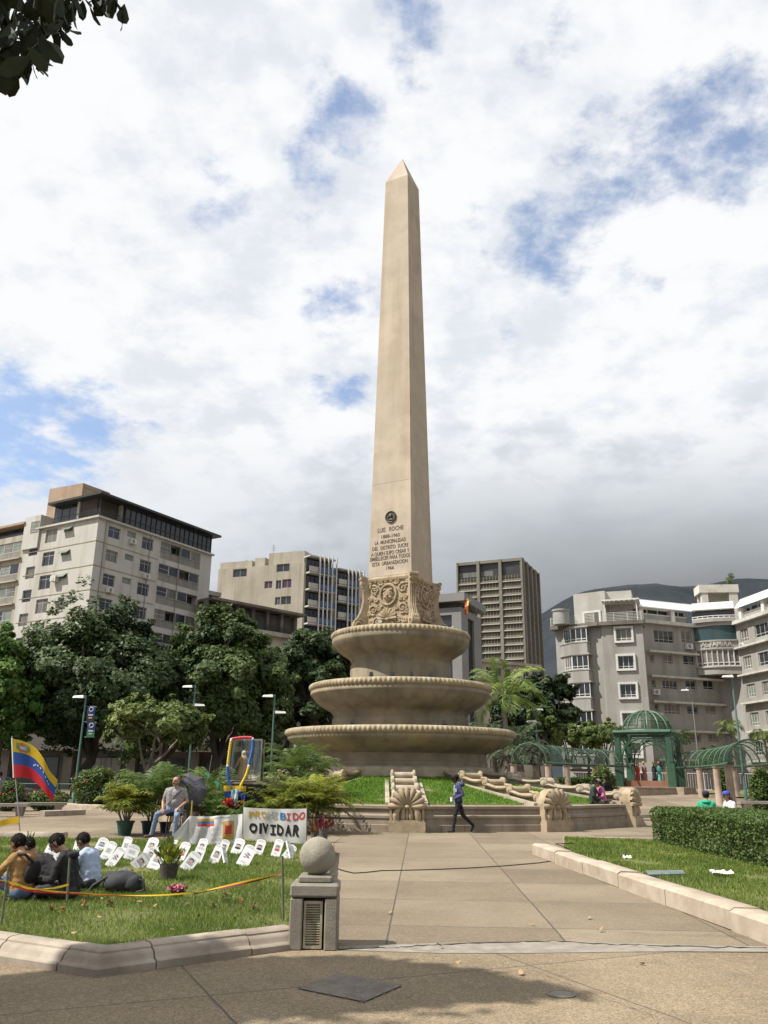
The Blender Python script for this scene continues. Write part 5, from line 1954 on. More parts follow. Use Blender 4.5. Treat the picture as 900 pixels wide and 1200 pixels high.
def tree(name, label, base, fork_z, crown_c, crown_r, nclump, nleaf, leaf, lm, group=None, tr=.3, bark=None, clump=.30, forks=3, fork_dir=None, flat=.8, low=-.35, seed=None):
 root = thing(name, label, 'tree', base, group)
 base, cc, cr = Vector(base), Vector(crown_c), Vector(crown_r)
 cl = []
 tries = 0
 while len(cl) < nclump and tries < 4000:
  tries += 1
  v = Vector((rng.normal(), rng.normal(), rng.normal())).normalized()
  if v.z < low:
   continue
  k = rng.uniform(.62, 1.0)
  p = Vector((v.x * cr.x * k, v.y * cr.y * k, v.z * cr.z * k))
  r = clump * rng.uniform(.65, 1.25)
  if all((p - q).length > .5 * (r * cr.x + w * cr.x) * .8 for q, w in cl) or tries > 2500:
   cl.append((p, r))
 parts = []
 for p, r in cl:
  c = cc + p
  tone = np.clip(.5 + .22 * rng.normal(), .1, .95)
  rx = r * (cr.x + cr.y) / 2
  P = ellip(c, (rx, rx, rx * flat), nleaf)
  sub = np.asarray(c) + rng.normal(size=(7, 3)) * rx * .62
  P2 = np.concatenate([ellip(q, (rx * .42, rx * .42, rx * .32), nleaf // 12) for q in sub])
  P = np.concatenate([P, P2])
  parts.append(cards(P, leaf, leaf * .6, tone + .10 * rng.normal(size=len(P)), out=np.asarray(c) * .8 + np.asarray(cc) * .2 - np.array([0, 0, rx * .3])))
 V, F, T = merge(parts)
 o = np.array(base)
 np_mesh('crown', V - o, F, lm, root, T)
 mb = MB()
 fk = Vector((base.x, base.y, fork_z)) + (Vector(fork_dir) if fork_dir else Vector((0, 0, 0)))
 mb.tube([base + Vector((0, 0, -.05)), base.lerp(fk, .08), base.lerp(fk, .5) + Vector((rng.normal() * tr * .4, 0, 0)), fk], [tr * 1.5, tr * 1.1, tr * .92, tr * .82], 10)
 mains = []
 for i in range(forks):
  an = 2 * PI * i / forks + rng.uniform(-.4, .4)
  m_ = cc + Vector((math.cos(an) * cr.x * .38, math.sin(an) * cr.y * .38, -cr.z * .15))
  limb(mb, fk - Vector((0, 0, .1)), m_, tr * .62, tr * .32, .08, 8)
  mains.append(m_)
 for p, r in cl:
  c = cc + p
  m_ = min(mains, key=lambda q: (q - c).length)
  limb(mb, m_, c, tr * .26, tr * .06, .08, 5, 4)
 mb.build('trunk', bark or BARK, root, smooth=60)
 return root
def gz(px, Y):
 p = at(px, 900, Y)
 return Vector((p.x, p.y, 0))
def px_tree(name, label, px, Y, x0, x1, y0, y1, lm, nclump=34, nleaf=520, leaf=.34, depth=None, fork=None, **kw):
 c = at((x0 + x1) / 2, (y0 + y1) / 2, Y)
 k = ppm(Y, c.z)
 rx = (x1 - x0) / 2 / k * .92
 rz = (y1 - y0) / 2 / k * .95
 b = gz(px, Y)
 fz = fork if fork is not None else max(1.5, c.z - rz * 1.0)
 return tree(name, label, b, fz, c, (rx, depth or rx, rz), nclump, nleaf, leaf, lm, **kw)
G1_ = 'large street trees in front of the left buildings'
px_tree('street_tree', 'bright green dense tree cut off by the left edge of the photo', -5, 56, -75, 46, 742, 912, LF_BRIGHT, 42, 620, .36, low=-.6, fork=2.4, group=G1_, tr=.35)
px_tree('street_tree', 'large dark tree with a leaning forked trunk in front of the white apartment block', 92, 62, 16, 212, 716, 912, LF_DARK, 74, 640, .34, low=-.62, fork=2.6, group=G1_, tr=.42, forks=4, clump=.25, fork_dir=(.9, 0, 0))
px_tree('street_tree', 'broad domed dark tree between the white apartment block and the terraced building', 236, 66, 184, 338, 712, 900, LF_MID, 68, 640, .34, low=-.6, fork=2.6, group=G1_, tr=.42, forks=4, clump=.26, fork_dir=(1.2, 0, 0))
px_tree('street_tree', 'dark tree directly left of the top stone bowl', 372, 78, 314, 420, 730, 896, LF_DARK, 44, 560, .38, low=-.6, fork=3.0, group=G1_, tr=.4, clump=.3)
px_tree('street_tree', 'shaded dark tree low between the two largest left trees', 190, 76, 140, 262, 768, 900, LF_DARK, 34, 420, .4, low=-.6, fork=3.0, group=G1_, tr=.35)
px_tree('street_tree', 'shaded tree behind the tall lamp left of the bowls', 318, 84, 270, 378, 770, 895, LF_DARK, 34, 420, .42, low=-.6, fork=3.2, group=G1_, tr=.35)
px_tree('small_tree', 'small light green tree with spreading pale branches behind the potted palms', 173, 46, 118, 254, 824, 893, LF_LIGHT, 34, 300, .25, fork=1.9, tr=.16, bark=BARKP, clump=.2, flat=.55, forks=4, low=-.2)
G2_ = 'trees between the monument and the right building'
px_tree('street_tree', 'dense dark tree left of the grey art-deco building', 642, 82, 604, 680, 786, 895, LF_DEEP, 40, 520, .4, low=-.6, fork=3, group=G2_, tr=.35)
px_tree('street_tree', 'dark tree behind the royal palm right of the bowls', 604, 92, 572, 642, 806, 892, LF_DEEP, 34, 420, .42, low=-.6, fork=3, group=G2_, tr=.3)
px_tree('street_tree', 'yellowish green tree rising behind the lamp right of the monument', 630, 74, 612, 656, 822, 876, LF_MID, 18, 420, .34, fork=2.5, group=G2_, tr=.25)
G3_ = 'clipped trees in front of the right building'
for px, lab in ((664, 'low flat topped tree, left one of the row below the bay windows'), (690, 'low flat topped tree, middle one of the row below the bay windows'), (712, 'low flat topped tree beside the domed gazebo')):
 px_tree('clipped_tree', lab, px, 74, px - 17, px + 17, 848, 880, LF_LIGHT, 14, 380, .3, fork=2.2, group=G3_, tr=.15, clump=.4)
px_tree('clipped_tree', 'small tree seen through the right trellis vault', 838, 76, 822, 856, 880, 905, LF_MID, 12, 300, .3, fork=1.6, group=G3_, tr=.15, clump=.4)
# ---- palms
def frond(o, az, el, L, droop, n=26, ll=.35, lw=.035, vee=.5, twist=0.0):
 """one feather leaf: returns V, F (quads) of leaflets plus a thin rachis strip"""
 h = np.array([math.cos(az), math.sin(az), 0])
 side = np.array([-math.sin(az), math.cos(az), 0])
 V, F = [], []
 pts = []
 e = el
 p = np.array(o, float)
 st = L / n
 for i in range(n + 1):
  pts.append(p.copy())
  p = p + (h * math.cos(e) + np.array([0, 0, 1]) * math.sin(e)) * st
  e -= droop / n * (.4 + 1.2 * i / n)
 for i in range(n):
  a, b = pts[i], pts[i + 1]
  w = .02 * L / 2 * (1 - i / n) + .004
  k = len(V)
  V += [a - side * w, a + side * w, b + side * w * .9, b - side * w * .9]
  F.append((k, k + 1, k + 2, k + 3))
  if i < n * .14:
   continue
  t = (b - a) / (np.linalg.norm(b - a) + 1e-9)
  up = np.cross(side, t) * -1
  f = (i - n * .14) / (n * .86)
  ln = ll * (.55 + .9 * math.sin(PI * min(1, f * .85 + .12))) * (1 - .35 * f)
  for sg in (-1, 1):
   d = side * sg * .85 + t * .55 + np.array([0, 0, vee * (.5 - .8 * rng.random())])
   d /= np.linalg.norm(d)
   tip = b + d * ln + np.array([0, 0, -ln * .28])
   m_ = b + d * ln * .5
   q = t * lw
   k = len(V)
   V += [b - q * .5, m_ - q, tip, m_ + q]
   F.append((k, k + 1, k + 2, k + 3))
 return np.array(V), np.array(F)
def palm_geo(o, n, L, el=(.2, 1.4), droop=1.2, ll=.35, lw=.03, seg=24, tone=.5, az0=None):
 parts = []
 for i in range(n):
  az = 2 * PI * (i * .382) + rng.uniform(-.25, .25) if az0 is None else az0[0] + rng.uniform(-az0[1], az0[1])
  e = el[0] + (el[1] - el[0]) * (i + .5) / n + rng.uniform(-.1, .1)
  l_ = L * rng.uniform(.8, 1.1)
  V, F = frond(o, az, e, l_, droop * rng.uniform(.75, 1.25), seg, ll, lw)
  parts.append((V, F, np.clip(np.full(len(F), tone + .18 * rng.normal()) + .07 * rng.normal(size=len(F)), 0, 1)))
 return merge(parts)
def areca(name, label, base, n_stem, n, L, lm, group=None, spread=.2, cat='palm', ll=.3, droop=1.35, z0=0.0, height=.5):
 root = thing(name, label, cat, base, group)
 parts = []
 mb = MB()
 for s in range(n_stem):
  an = rng.uniform(0, 2 * PI)
  o = np.array([math.cos(an), math.sin(an), 0]) * spread * rng.random() ** .5
  top = o + np.array([math.cos(an) * .15, math.sin(an) * .15, height * rng.uniform(.5, 1.1)])
  mb.tube([Vector(o) + Vector((0, 0, z0)), Vector(top) + Vector((0, 0, z0))], [.022, .014], 5)
  parts.append(palm_geo(top + np.array([0, 0, z0]), n, L, (.45, 1.45), droop, ll, .022, 22, tone=.5 + .15 * rng.normal()))
 V, F, T = merge(parts)
 np_mesh('fronds', V, F, lm, root, T)
 mb.build('stems', BARKP, root, local=True)
 return root
def palm_tree(name, label, px, Y, y_top, n, L, lm, tr=.16, droop=1.7, el=(-.35, 1.3), ll=.5, group=None, shaft=True, lw=.045):
 c = at(px, y_top, Y)
 b = Vector((c.x + .1, c.y, 0))
 root = thing(name, label, 'palm', b, group)
 mb = MB()
 h = c.z
 mb.tube([(b.x, b.y, -.05), (b.x, b.y, .4), (b.x + .05, b.y, h * .5), (c.x, c.y, h)], [tr * 1.4, tr * 1.1, tr, tr * .75], 10)
 mb.build('trunk', BARKP, root, smooth=60)
 if shaft:
  mb = MB()
  mb.tube([(c.x, c.y, h - .02), (c.x, c.y, h + .5), (c.x, c.y, h + 1.2)], [tr * .8, tr * .85, tr * .3], 8)
  mb.build('crownshaft', mat('green crownshaft', (.16, .22, .06), (.12, .18, .05), 2, .5), root, smooth=60)
 V, F, T = palm_geo(np.array(c) + np.array([0, 0, 1.0 if shaft else 0.05]), n, L, el, droop, ll, lw, 26)
 np_mesh('fronds', V - np.array(b), F, lm, root, T)
 return root
palm_tree('palm_tree', 'tall royal palm with a green crownshaft right of the bowls', 591, 56, 836, 17, 3.5, leafmat('bright palm foliage', (.16, .23, .05), (.20, .26, .06), scale=1.0), .22, 1.5, (.0, 1.4), .8, lw=.07)  # fronds in a paler yellow green than the other palms
palm_tree('palm_tree', 'short bushy grey green palm left below the royal palm', 576, 54, 872, 26, 2.4, LF_GREYP, .25, 1.5, (-.2, 1.35), .42, shaft=False)
palm_tree('palm_tree', 'short bushy grey green palm beside the left trellis vault', 607, 52, 880, 24, 2.3, LF_GREYP, .25, 1.5, (-.1, 1.35), .42, shaft=False)
palm_tree('palm_tree', 'small palm standing above the right trellis vault', 855, 74, 852, 13, 1.5, LF_LIGHT, .12, 2.0, (-.3, 1.1), .4, shaft=False)
palm_tree('palm_tree', 'small palm at the right edge of the photo in front of the grey wing', 895, 74, 862, 13, 1.5, LF_LIGHT, .12, 2.0, (-.3, 1.1), .4, shaft=False)
palm_tree('palm_tree', 'small palm just left of the domed gazebo roof', 716, 70, 858, 11, 1.2, LF_MID, .1, 2.0, (-.3, 1.1), .35, shaft=False)
palm_tree('palm_tree', 'small palm behind the right corner of the domed gazebo', 797, 72, 862, 11, 1.2, LF_MID, .1, 2.0, (-.3, 1.1), .35, shaft=False)
# ---- bushes and hedges
def bush(name, label, px, Y, x0, x1, y0, y1, lm, n=5200, leaf=.10, flowers=None, group=None, cat='bush', nf=40):
 c = at((x0 + x1) / 2, y1, Y)
 k = ppm(Y, 1)
 rx = (x1 - x0) / 2 / k
 H_ = max(.3, at((x0 + x1) / 2, y0, Y).z)
 b = Vector((c.x, c.y, 0))
 root = thing(name, label, cat, b, group)
 parts = []
 nl = 16
 P = ellip((0, 0, H_ * .46), (rx * .9, rx * .9, H_ * .5), n // 2, .75)
 parts.append(cards(P, leaf, leaf * .6, .5 + .15 * rng.normal(size=len(P)), .3))
 for i in range(nl):
  v = Vector((rng.normal(), rng.normal(), abs(rng.normal()) * .9 - .15)).normalized()
  cc_ = (v.x * rx * .72, v.y * rx * .72, H_ * .5 + v.z * H_ * .36)
  P = ellip(cc_, (rx * .36, rx * .36, H_ * .2), n // 30, .5)
  parts.append(cards(P, leaf, leaf * .6, np.clip(.5 + .2 * rng.normal(), .1, .9) + .12 * rng.normal(size=len(P)), .3, out=(cc_[0] * .5, cc_[1] * .5, H_ * .4)))
 V, F, T = merge(parts)
 V[:, 2] = np.maximum(V[:, 2], .02)
 np_mesh('foliage', V, F, lm, root, T)
 mb = MB()
 for i in range(5):
  a = rng.uniform(0, 2 * PI)
  mb.tube([(math.cos(a) * .08, math.sin(a) * .08, 0), (math.cos(a) * rx * .5, math.sin(a) * rx * .5, H_ * .6)], [.03, .012], 5)
 mb.build('stems', BARK, root, local=True)
 if flowers:
  v = rng.normal(size=(nf, 3))
  v[:, 2] = np.abs(v[:, 2]) * .8
  v /= np.linalg.norm(v, axis=1)[:, None]
  P = np.array([0, 0, H_ * .5]) + v * np.array([rx * 1.0, rx * 1.0, H_ * .52])
  P = np.repeat(P, 5, 0) + rng.normal(size=(nf * 5, 3)) * .035
  V, F, T = cards(P, .07, .06, np.full(len(P), .5), .2)
  np_mesh('flowers', V, F, flowers, root, T)
 return root
bush('round_bush', 'large round clipped bush with red blossoms behind the stone benches', 108, 43, 81, 137, 897, 946, LF_HEDGE, 9000, .12, REDF, nf=10)
bush('flowering_bush', 'looser red flowering bush just right of the large round bush', 145, 42, 120, 170, 906, 948, LF_LIGHT, 6500, .12, REDF, nf=12)
bush('flowering_bush', 'red rose bush at the left edge behind the stone bench', 8, 39, -12, 26, 914, 950, LF_HEDGE, 5000, .11, REDF, nf=16)
bush('flowering_bush', 'low red rose bush behind the right end of the stone bench', 54, 40, 29, 79, 923, 952, LF_HEDGE, 5600, .11, REDF, nf=18)
bush('round_bush', 'round bush at the right edge beside the lamp post', 893, 40, 878, 912, 901, 942, LF_HEDGE, 7000, .12)
bush('round_bush', 'bright round bush beside the seated group right of the planter', 706, 54, 693, 724, 895, 922, LF_LIGHT, 5000, .13)
bush('round_bush', 'dark round bush left of the columns of the right trellis', 847, 62, 838, 858, 897, 922, LF_HEDGE, 4000, .14)
def hedge(name, label, pts, w, h, lm, n, leaf, group=None, z0=0.0):
 """clipped hedge along a plan polyline: leaf shell over a dark twig core"""
 a, b = Vector(pts[0]), Vector(pts[-1])
 root = thing(name, label, 'hedge', ((a.x + b.x) / 2, (a.y + b.y) / 2, z0), group)
 o = np.array(root.location)
 d = (b - a)
 L = d.length
 d.normalize()
 s = Vector((d.y, -d.x))
 areas = np.array([L * h, L * h, L * w, w * h, w * h])
 f = rng.choice(5, n, p=areas / areas.sum())
 u, v, q = rng.random(n), rng.random(n), np.abs(rng.normal(size=n)) * .05
 bump = np.array([noise.noise((uu * L * 1.6, vv * 2, ff * 9.0)) for uu, vv, ff in zip(u, v, f)]) * .07
 q = q - bump
 U, S_, Z = np.zeros(n), np.zeros(n), np.zeros(n)
 m0, m1, m2, m3, m4 = [f == i for i in range(5)]
 U[m0 | m1 | m2] = u[m0 | m1 | m2] * L
 Z[m0 | m1 | m3 | m4] = v[m0 | m1 | m3 | m4] * h
 S_[m0] = w / 2 - q[m0]
 S_[m1] = -w / 2 + q[m1]
 S_[m2] = (v[m2] - .5) * w
 Z[m2] = h - q[m2]
 U[m3] = q[m3]
 U[m4] = L - q[m4]
 S_[m3 | m4] = (u[m3 | m4] - .5) * w
 edge = np.maximum(0, np.abs(S_) - (w / 2 - .2)) / .2
 ztop = h - .12 * edge ** 2
 Z = np.minimum(Z, ztop)
 P = np.stack([a.x + d.x * U + s.x * S_, a.y + d.y * U + s.y * S_, z0 + np.maximum(Z, .03)], 1)
 tone = .5 + .9 * bump / .07 * .16 + .17 * rng.normal(size=n)
 V, F, T = cards(P, leaf, leaf * .62, tone, .15)
 np_mesh('foliage', V - o, F, lm, root, T)
 mb = MB()
 c = (a + b) / 2
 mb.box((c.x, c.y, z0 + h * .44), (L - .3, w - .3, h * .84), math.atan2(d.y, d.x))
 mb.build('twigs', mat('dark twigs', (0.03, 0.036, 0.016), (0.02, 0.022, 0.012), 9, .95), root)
 return root
hedge('hedge', 'long clipped green hedge on the right lawn', [(7.95, 22.3), (7.95, 6.2)], 2.1, .86, LF_HEDGE, 74000, .062, z0=.11)
hedge('hedge', 'low dark hedge behind the columns of the left trellis', [(9.2, 67), (19.0, 66)], 1.2, 1.0, LF_HEDGE, 9000, .16, z0=.72)
hedge('hedge', 'low hedge behind the right trellis and lamp post', [(28.5, 66.5), (40.0, 60)], 1.2, .9, LF_HEDGE, 8000, .16, z0=.72)
# ---- potted palms and the palm bed left of the planter
POTG = mat('dark green plastic pot', (0.025, 0.085, 0.065), (0.02, 0.065, 0.05), 3, .45)
POTK = mat('black plastic pot', (0.02, 0.022, 0.024), (0.03, 0.03, 0.032), 3, .5)
def pot(label, px, py, wpx, hpx, m, group):
 g = ground(px, py)
 k = ppm(g.y)
 r, h = wpx / 2 / k, hpx / k
 root = thing('plant_pot', label, 'pot', g, group)
 mb = MB()
 mb.lathe([(r * .70, 0), (r * .95, h * .86), (r * 1.06, h * .87), (r * 1.08, h), (r * .96, h), (r * .92, h * .9)], 24, g, cap=False)
 mb.add([g + Vector((r * .71 * math.cos(a), r * .71 * math.sin(a), .004)) for a in np.linspace(0, 2 * PI, 13)[:-1]], [tuple(range(11, -1, -1))])
 mb.build('shell', m, root, smooth=45)
 mb = MB()
 mb.lathe([(r * .93, h * .92), (.01, h * .93)], 20, g, cap=False)
 mb.build('soil', mat('potting soil', (.05, .035, .025), (.03, .022, .016), 12, .95), root)
 return g, h
GP = 'plant pots beside the man in the grey shirt'
g, h = pot('green plastic pot holding the yellowish palm', 145.5, 979, 20, 16, POTG, GP)
areca('potted_palm', 'yellowish feathery palm growing in the green plastic pot', g, 11, 8, .85, LF_ARECA, 'potted palms', .14, z0=h * .9, height=.35, ll=.24)
g, h = pot('dark blue grey pot holding the taller green palm', 174, 977, 19, 14, mat('blue grey plastic pot', (.03, .05, .06), (.025, .04, .05), 3, .5), GP)
areca('potted_palm', 'taller green feathery palm in the dark pot left of the man', g + Vector((0, .05, 0)), 8, 7, 1.25, LF_PALM, 'potted palms', .16, z0=h * .9, height=.75, ll=.3)
g, h = pot('black plastic pot behind the legs of the man in the grey shirt', 193, 976, 14, 12, POTK, GP)
GB = 'palms in the bed left of the planter'
for px, Y, ns, n, L, hgt, lm, lab in ((232, 27.5, 7, 6, 1.1, .6, LF_PALM, 'green palm clump behind the umbrella'), (255, 28.5, 8, 7, 1.5, .9, LF_PALM, 'taller green palm clump left of the statue case'), (268, 26.3, 6, 6, .9, .4, LF_PALM, 'low green palm clump below the left side of the statue case'),
         (322, 26.2, 9, 7, 1.15, .65, LF_ARECA, 'yellow green palm clump right of the statue case'), (345, 26.0, 10, 7, 1.2, .75, LF_ARECA, 'yellow green palm clump behind the banner with painted letters'),
         (368, 25.8, 8, 7, 1.15, .75, LF_ARECA, 'yellow green palm clump next to the planter wall'), (300, 25.6, 6, 6, .9, .4, LF_PALM, 'dark green palm clump under the statue table'),
         (352, 28.8, 6, 7, 1.3, 1.75, LF_PALM, 'tall green palm rising above the yellow clumps'), (338, 30.0, 6, 6, 1.2, 1.9, LF_PALM, 'tall green palm left of the lowest stone bowl'), (374, 29.5, 4, 6, .85, 1.3, LF_GREYP, 'small grey green palm against the planter lawn')):
 areca('palm_clump', lab, gz(px, Y), ns, n, L, lm, GB, .42, height=hgt, ll=.3)
# ---- plants on the terraces
for px, py, Y, L in ((297, 700, 113, 1.5), (309, 697, 114, 1.5), (318, 704, 115, 1.3), (285, 705, 113, 1.3)):
 u, z = FT.px(px, py)
 b = FT.p(u, lev[1][0] + .25, -3.4)
 r_ = thing('terrace_palm', 'small potted palm growing on the stepped terraces', 'palm', b, 'palms on the terraces')
 V, F, T = palm_geo((0, 0, 1.0), 9, L, (.1, 1.3), 1.6, .4, .06, 14)
 np_mesh('fronds', V, F, LF_LIGHT, r_, T)
 MB().tube([(0, 0, 0), (0, 0, 1.05)], .08, 6).build('trunk', BARKP, r_, local=True)
bt = at(857, 690, 110)
rs_ = thing('roof_shrub', 'small shrub growing on the rooftop water house', 'shrub', (bt.x, bt.y, ztop_h))
P = np.concatenate([ellip((rng.normal() * .3, rng.normal() * .3, .5 + k * .35), (.45, .45, .3), 60) for k in range(5)])
V, F, T = cards(P, .25, .14, .5 + .2 * rng.normal(size=len(P)))
np_mesh('foliage', V, F, LF_LIGHT, rs_, T)
MB().tube([(0, 0, 0), (0, 0, 1.8)], .04, 5).build('stem', BARK, rs_, local=True)
# ---- the broad-leaved tree overhead at the left: its near twig hangs into the photo, an added leaf layer shades the pavement
def big_leaf(n):
 """leaf outlines: pointed oval, 8 points with a fold"""
 t = np.array([0, .25, .58, .88, 1.0, .88, .58, .25])
 w = np.array([0, .55, 1.0, .70, 0, -.70, -1.0, -.55])
 return t, w
def big_leaves(P, axis, L, W, tone):
 N = len(P)
 t, w = big_leaf(N)
 ax = axis / np.linalg.norm(axis, axis=1)[:, None]
 r = rng.normal(size=(N, 3))
 s = np.cross(ax, r)
 s /= np.linalg.norm(s, axis=1)[:, None]
 nn = np.cross(ax, s)
 k = (.7 + .6 * rng.random(N))[:, None, None]
 V = P[:, None, :] + ax[:, None, :] * t[None, :, None] * L * k + s[:, None, :] * w[None, :, None] * (W / 2) * k + nn[:, None, :] * (np.abs(w)[None, :, None] * W * .13 - (t ** 2)[None, :, None] * L * .12) * k
 V = V.reshape(-1, 3)
 F = np.arange(8 * N).reshape(-1, 8)
 return V, F, np.full(N, tone) + .25 * rng.normal(size=N)
tb = Vector((-8.3, 2.6, 0))
over = thing('broadleaf_tree', 'dark broad leaved tree whose twig hangs into the top left corner', 'tree', tb)
PP, AA = [], []
tw = MB()
tries = 0
while len(PP) < 1150 and tries < 20000:
 tries += 1
 x, y = rng.uniform(-150, 104), rng.uniform(-150, 102)
 lim = 88 - 0.0 * x
 ok = (x < 48 and y < 101 - max(0, x - 24) * .9) or (x < 74 and y < 54) or (x < 92 and y < 34 - max(0, x - 70) * .6)
 if y > 84 and rng.random() < .4:
  ok = False
 if not ok:
  continue
 Y = rng.uniform(2.25, 3.3)
 p = at(x, y, Y)
 PP.append(np.array(p) + np.array([0, 0, .07]))
 AA.append(np.array([rng.normal() * .55, rng.normal() * .55, -1.0 + .35 * rng.normal()]))
for x, y in ((138, -2), (146, 4), (143, 14), (108, -2), (112, -8), (122, -6), (97, 0), (104, 4), (134, -10), (128, -12)):
 PP.append(np.array(at(x, y, 2.6)))
 AA.append(np.array([rng.normal() * .25 + .15, rng.normal() * .3, -1.0]))
parts = [big_leaves(np.array(PP), np.array(AA), .112, .054, .45)]
# unseen leaf layer, added and shaped to throw shade on the pavement
SH = [ground(-30, 1152), ground(200, 1128), ground(410, 1122), ground(560, 1139), ground(690, 1166), ground(560, 1171), ground(430, 1181), ground(300, 1192), ground(120, 1210), ground(-160, 1225)]
poly = [(p.x, p.y) for p in SH]
xs, ys = [p[0] for p in poly], [p[1] for p in poly]
X = rng.uniform(min(xs), max(xs), 24000)
Y = rng.uniform(min(ys), max(ys), 24000)
ok = inside(poly, X, Y)
X, Y = X[ok], Y[ok]
hz = rng.uniform(7.6, 9.2, len(X))
P = np.stack([X + TO_SUN.x / TO_SUN.z * hz, Y + TO_SUN.y / TO_SUN.z * hz, hz], 1)
c_sh = P.mean(0)
parts.append(big_leaves(P, np.stack([rng.normal(size=len(P)) * .8, rng.normal(size=len(P)) * .8, -.6 + .3 * rng.normal(size=len(P))], 1), .2, .11, .45))
# strip of shade reaching the lower left corner
SH2 = [ground(-60, 1205), ground(90, 1200), ground(160, 1225), ground(-60, 1260)]
# rest of the crown, out of the frame
cc = []
for i in range(16):
 c = np.array([tb.x, tb.y, 8.6]) + rng.normal(size=3) * np.array([1.1, 1.2, .9])
 cc.append(c)
 Pq = ellip(c, (1.0, 1.0, .7), 170)
 parts.append(big_leaves(Pq, np.stack([rng.normal(size=170), rng.normal(size=170), -.5 + .5 * rng.normal(size=170)], 1), .19, .10, .45))
V, F, T = merge(parts)
np_mesh('crown', V - np.array(tb), F, LF_BIG, over, np.clip(T, 0, 1))
mb = MB()
fk = Vector((tb.x + .2, tb.y + .1, 4.4))
mb.tube([tb, tb + Vector((0, 0, .5)), tb + Vector((.15, 0, 2.4)), fk], [.42, .31, .27, .24], 12)
for c in cc[:8]:
 limb(mb, fk, c, .13, .03, .08, 6)
limb(mb, fk, Vector(c_sh), .14, .03, .05, 7)
limb(mb, fk, at(-120, -60, 2.7), .10, .03, .08, 7)
q = at(-120, -60, 2.7)
for x, y in ((-20, -10), (30, -25), (70, -20), (-10, 30), (10, 45), (110, -30), (140, -14)):
 limb(mb, q, at(x, y, 2.7), .018, .006, .05, 5)
mb.build('trunk', BARK, over, smooth=60)
# ------------------------------------------------------------------ rising ground and terrace on the right
mb = MB()
mb.quad((9, 42, .004), (120, 42, .004), (120, 58, .72), (9, 58, .72))
mb.quad((9, 58, .72), (120, 58, .72), (120, 89, .72), (9, 89, .72))
mb.quad((9, 42, 0), (9, 58, 0), (9, 58, .72), (9, 42, .004))
mb.quad((9, 58, 0), (9, 89, 0), (9, 89, .72), (9, 58, .72))
mb.quad((9, 89, .72), (120, 89, .72), (120, 89, -.02), (9, 89, -.02))
struct(mb.build('plaza_terrace', PAVE, local=True))
mb = MB()
mb.add([(14, 63, .76), (50, 60, .76), (50, 72, .76), (14, 74, .76)], [(0, 1, 2, 3)])
mb.add([(22, 55, .66), (34, 48, .40), (40, 52, .56), (25, 60, .80)], [(0, 1, 2, 3)])
struct(mb.build('lawn_soil', SOIL, local=True))
GREENP = mat('green painted steel', (0.034, 0.092, 0.054), (0.024, 0.068, 0.042), 2.5, 0.5, streak=((0.055, 0.11, 0.065), .4, (3, 3, .4)))
TEALP = mat('teal painted steel', (0.10, 0.19, 0.165), (0.075, 0.15, 0.13), 2, 0.45)
PINKST = mat('pinkish stone', (0.42, 0.32, 0.25), (0.33, 0.25, 0.19), 2, 0.85, bump=.004, stain=((0.24, 0.18, 0.14), .4, 2.0))
def mesh_screen(name, holes=0.55, cell=9.0, col=(0.03, 0.085, 0.05)):
 """woven wire screen: a lattice that is open between its wires"""
 if name in _mats:
  return _mats[name]
 m = flat(name, col, .5)
 nt = NT(m.node_tree)
 b = nt.n['Principled BSDF']
 b.inputs['Alpha'].default_value = 1 - holes
 return m
SCREEN = mesh_screen('green wire screen', .5, col=(.035, .07, .045))
# ---- domed gazebo
ZB = at(757, 922, 60).z
A_, B_ = at(723, 923, 60.2), at(792, 923, 58.3)
ed = Vector((B_.x - A_.x, B_.y - A_.y, 0))
W_ = ed.length
e1 = ed.normalized()
e2 = Vector((-e1.y, e1.x, 0))
gc = Vector((A_.x, A_.y, 0)) + e1 * W_ / 2 + e2 * W_ / 2
GM = Matrix((e1, e2, Vector((0, 0, 1)))).transposed()
gz_top = at(757, 856, 59.4).z
gaz = thing('garden_gazebo', 'green steel gazebo with a ribbed dome and arched sides', 'gazebo', (gc.x, gc.y, ZB))
def gp(x, y, z):
 return gc + GM @ Vector((x, y, 0)) + Vector((0, 0, z))
hw = W_ / 2
for sx in (-1, 1):
 for sy in (-1, 1):
  m_ = MB()
  m_.box(gp(sx * (hw - .22), sy * (hw - .22), (ZB + gz_top - 2.2) / 2), (.52, .52, gz_top - 2.2 - ZB), mtx=GM)
  m_.box(gp(sx * (hw - .22), sy * (hw - .22), gz_top - 1.15), (.36, .36, 2.0), mtx=GM)
  m_.build('post', GREENP, gaz)
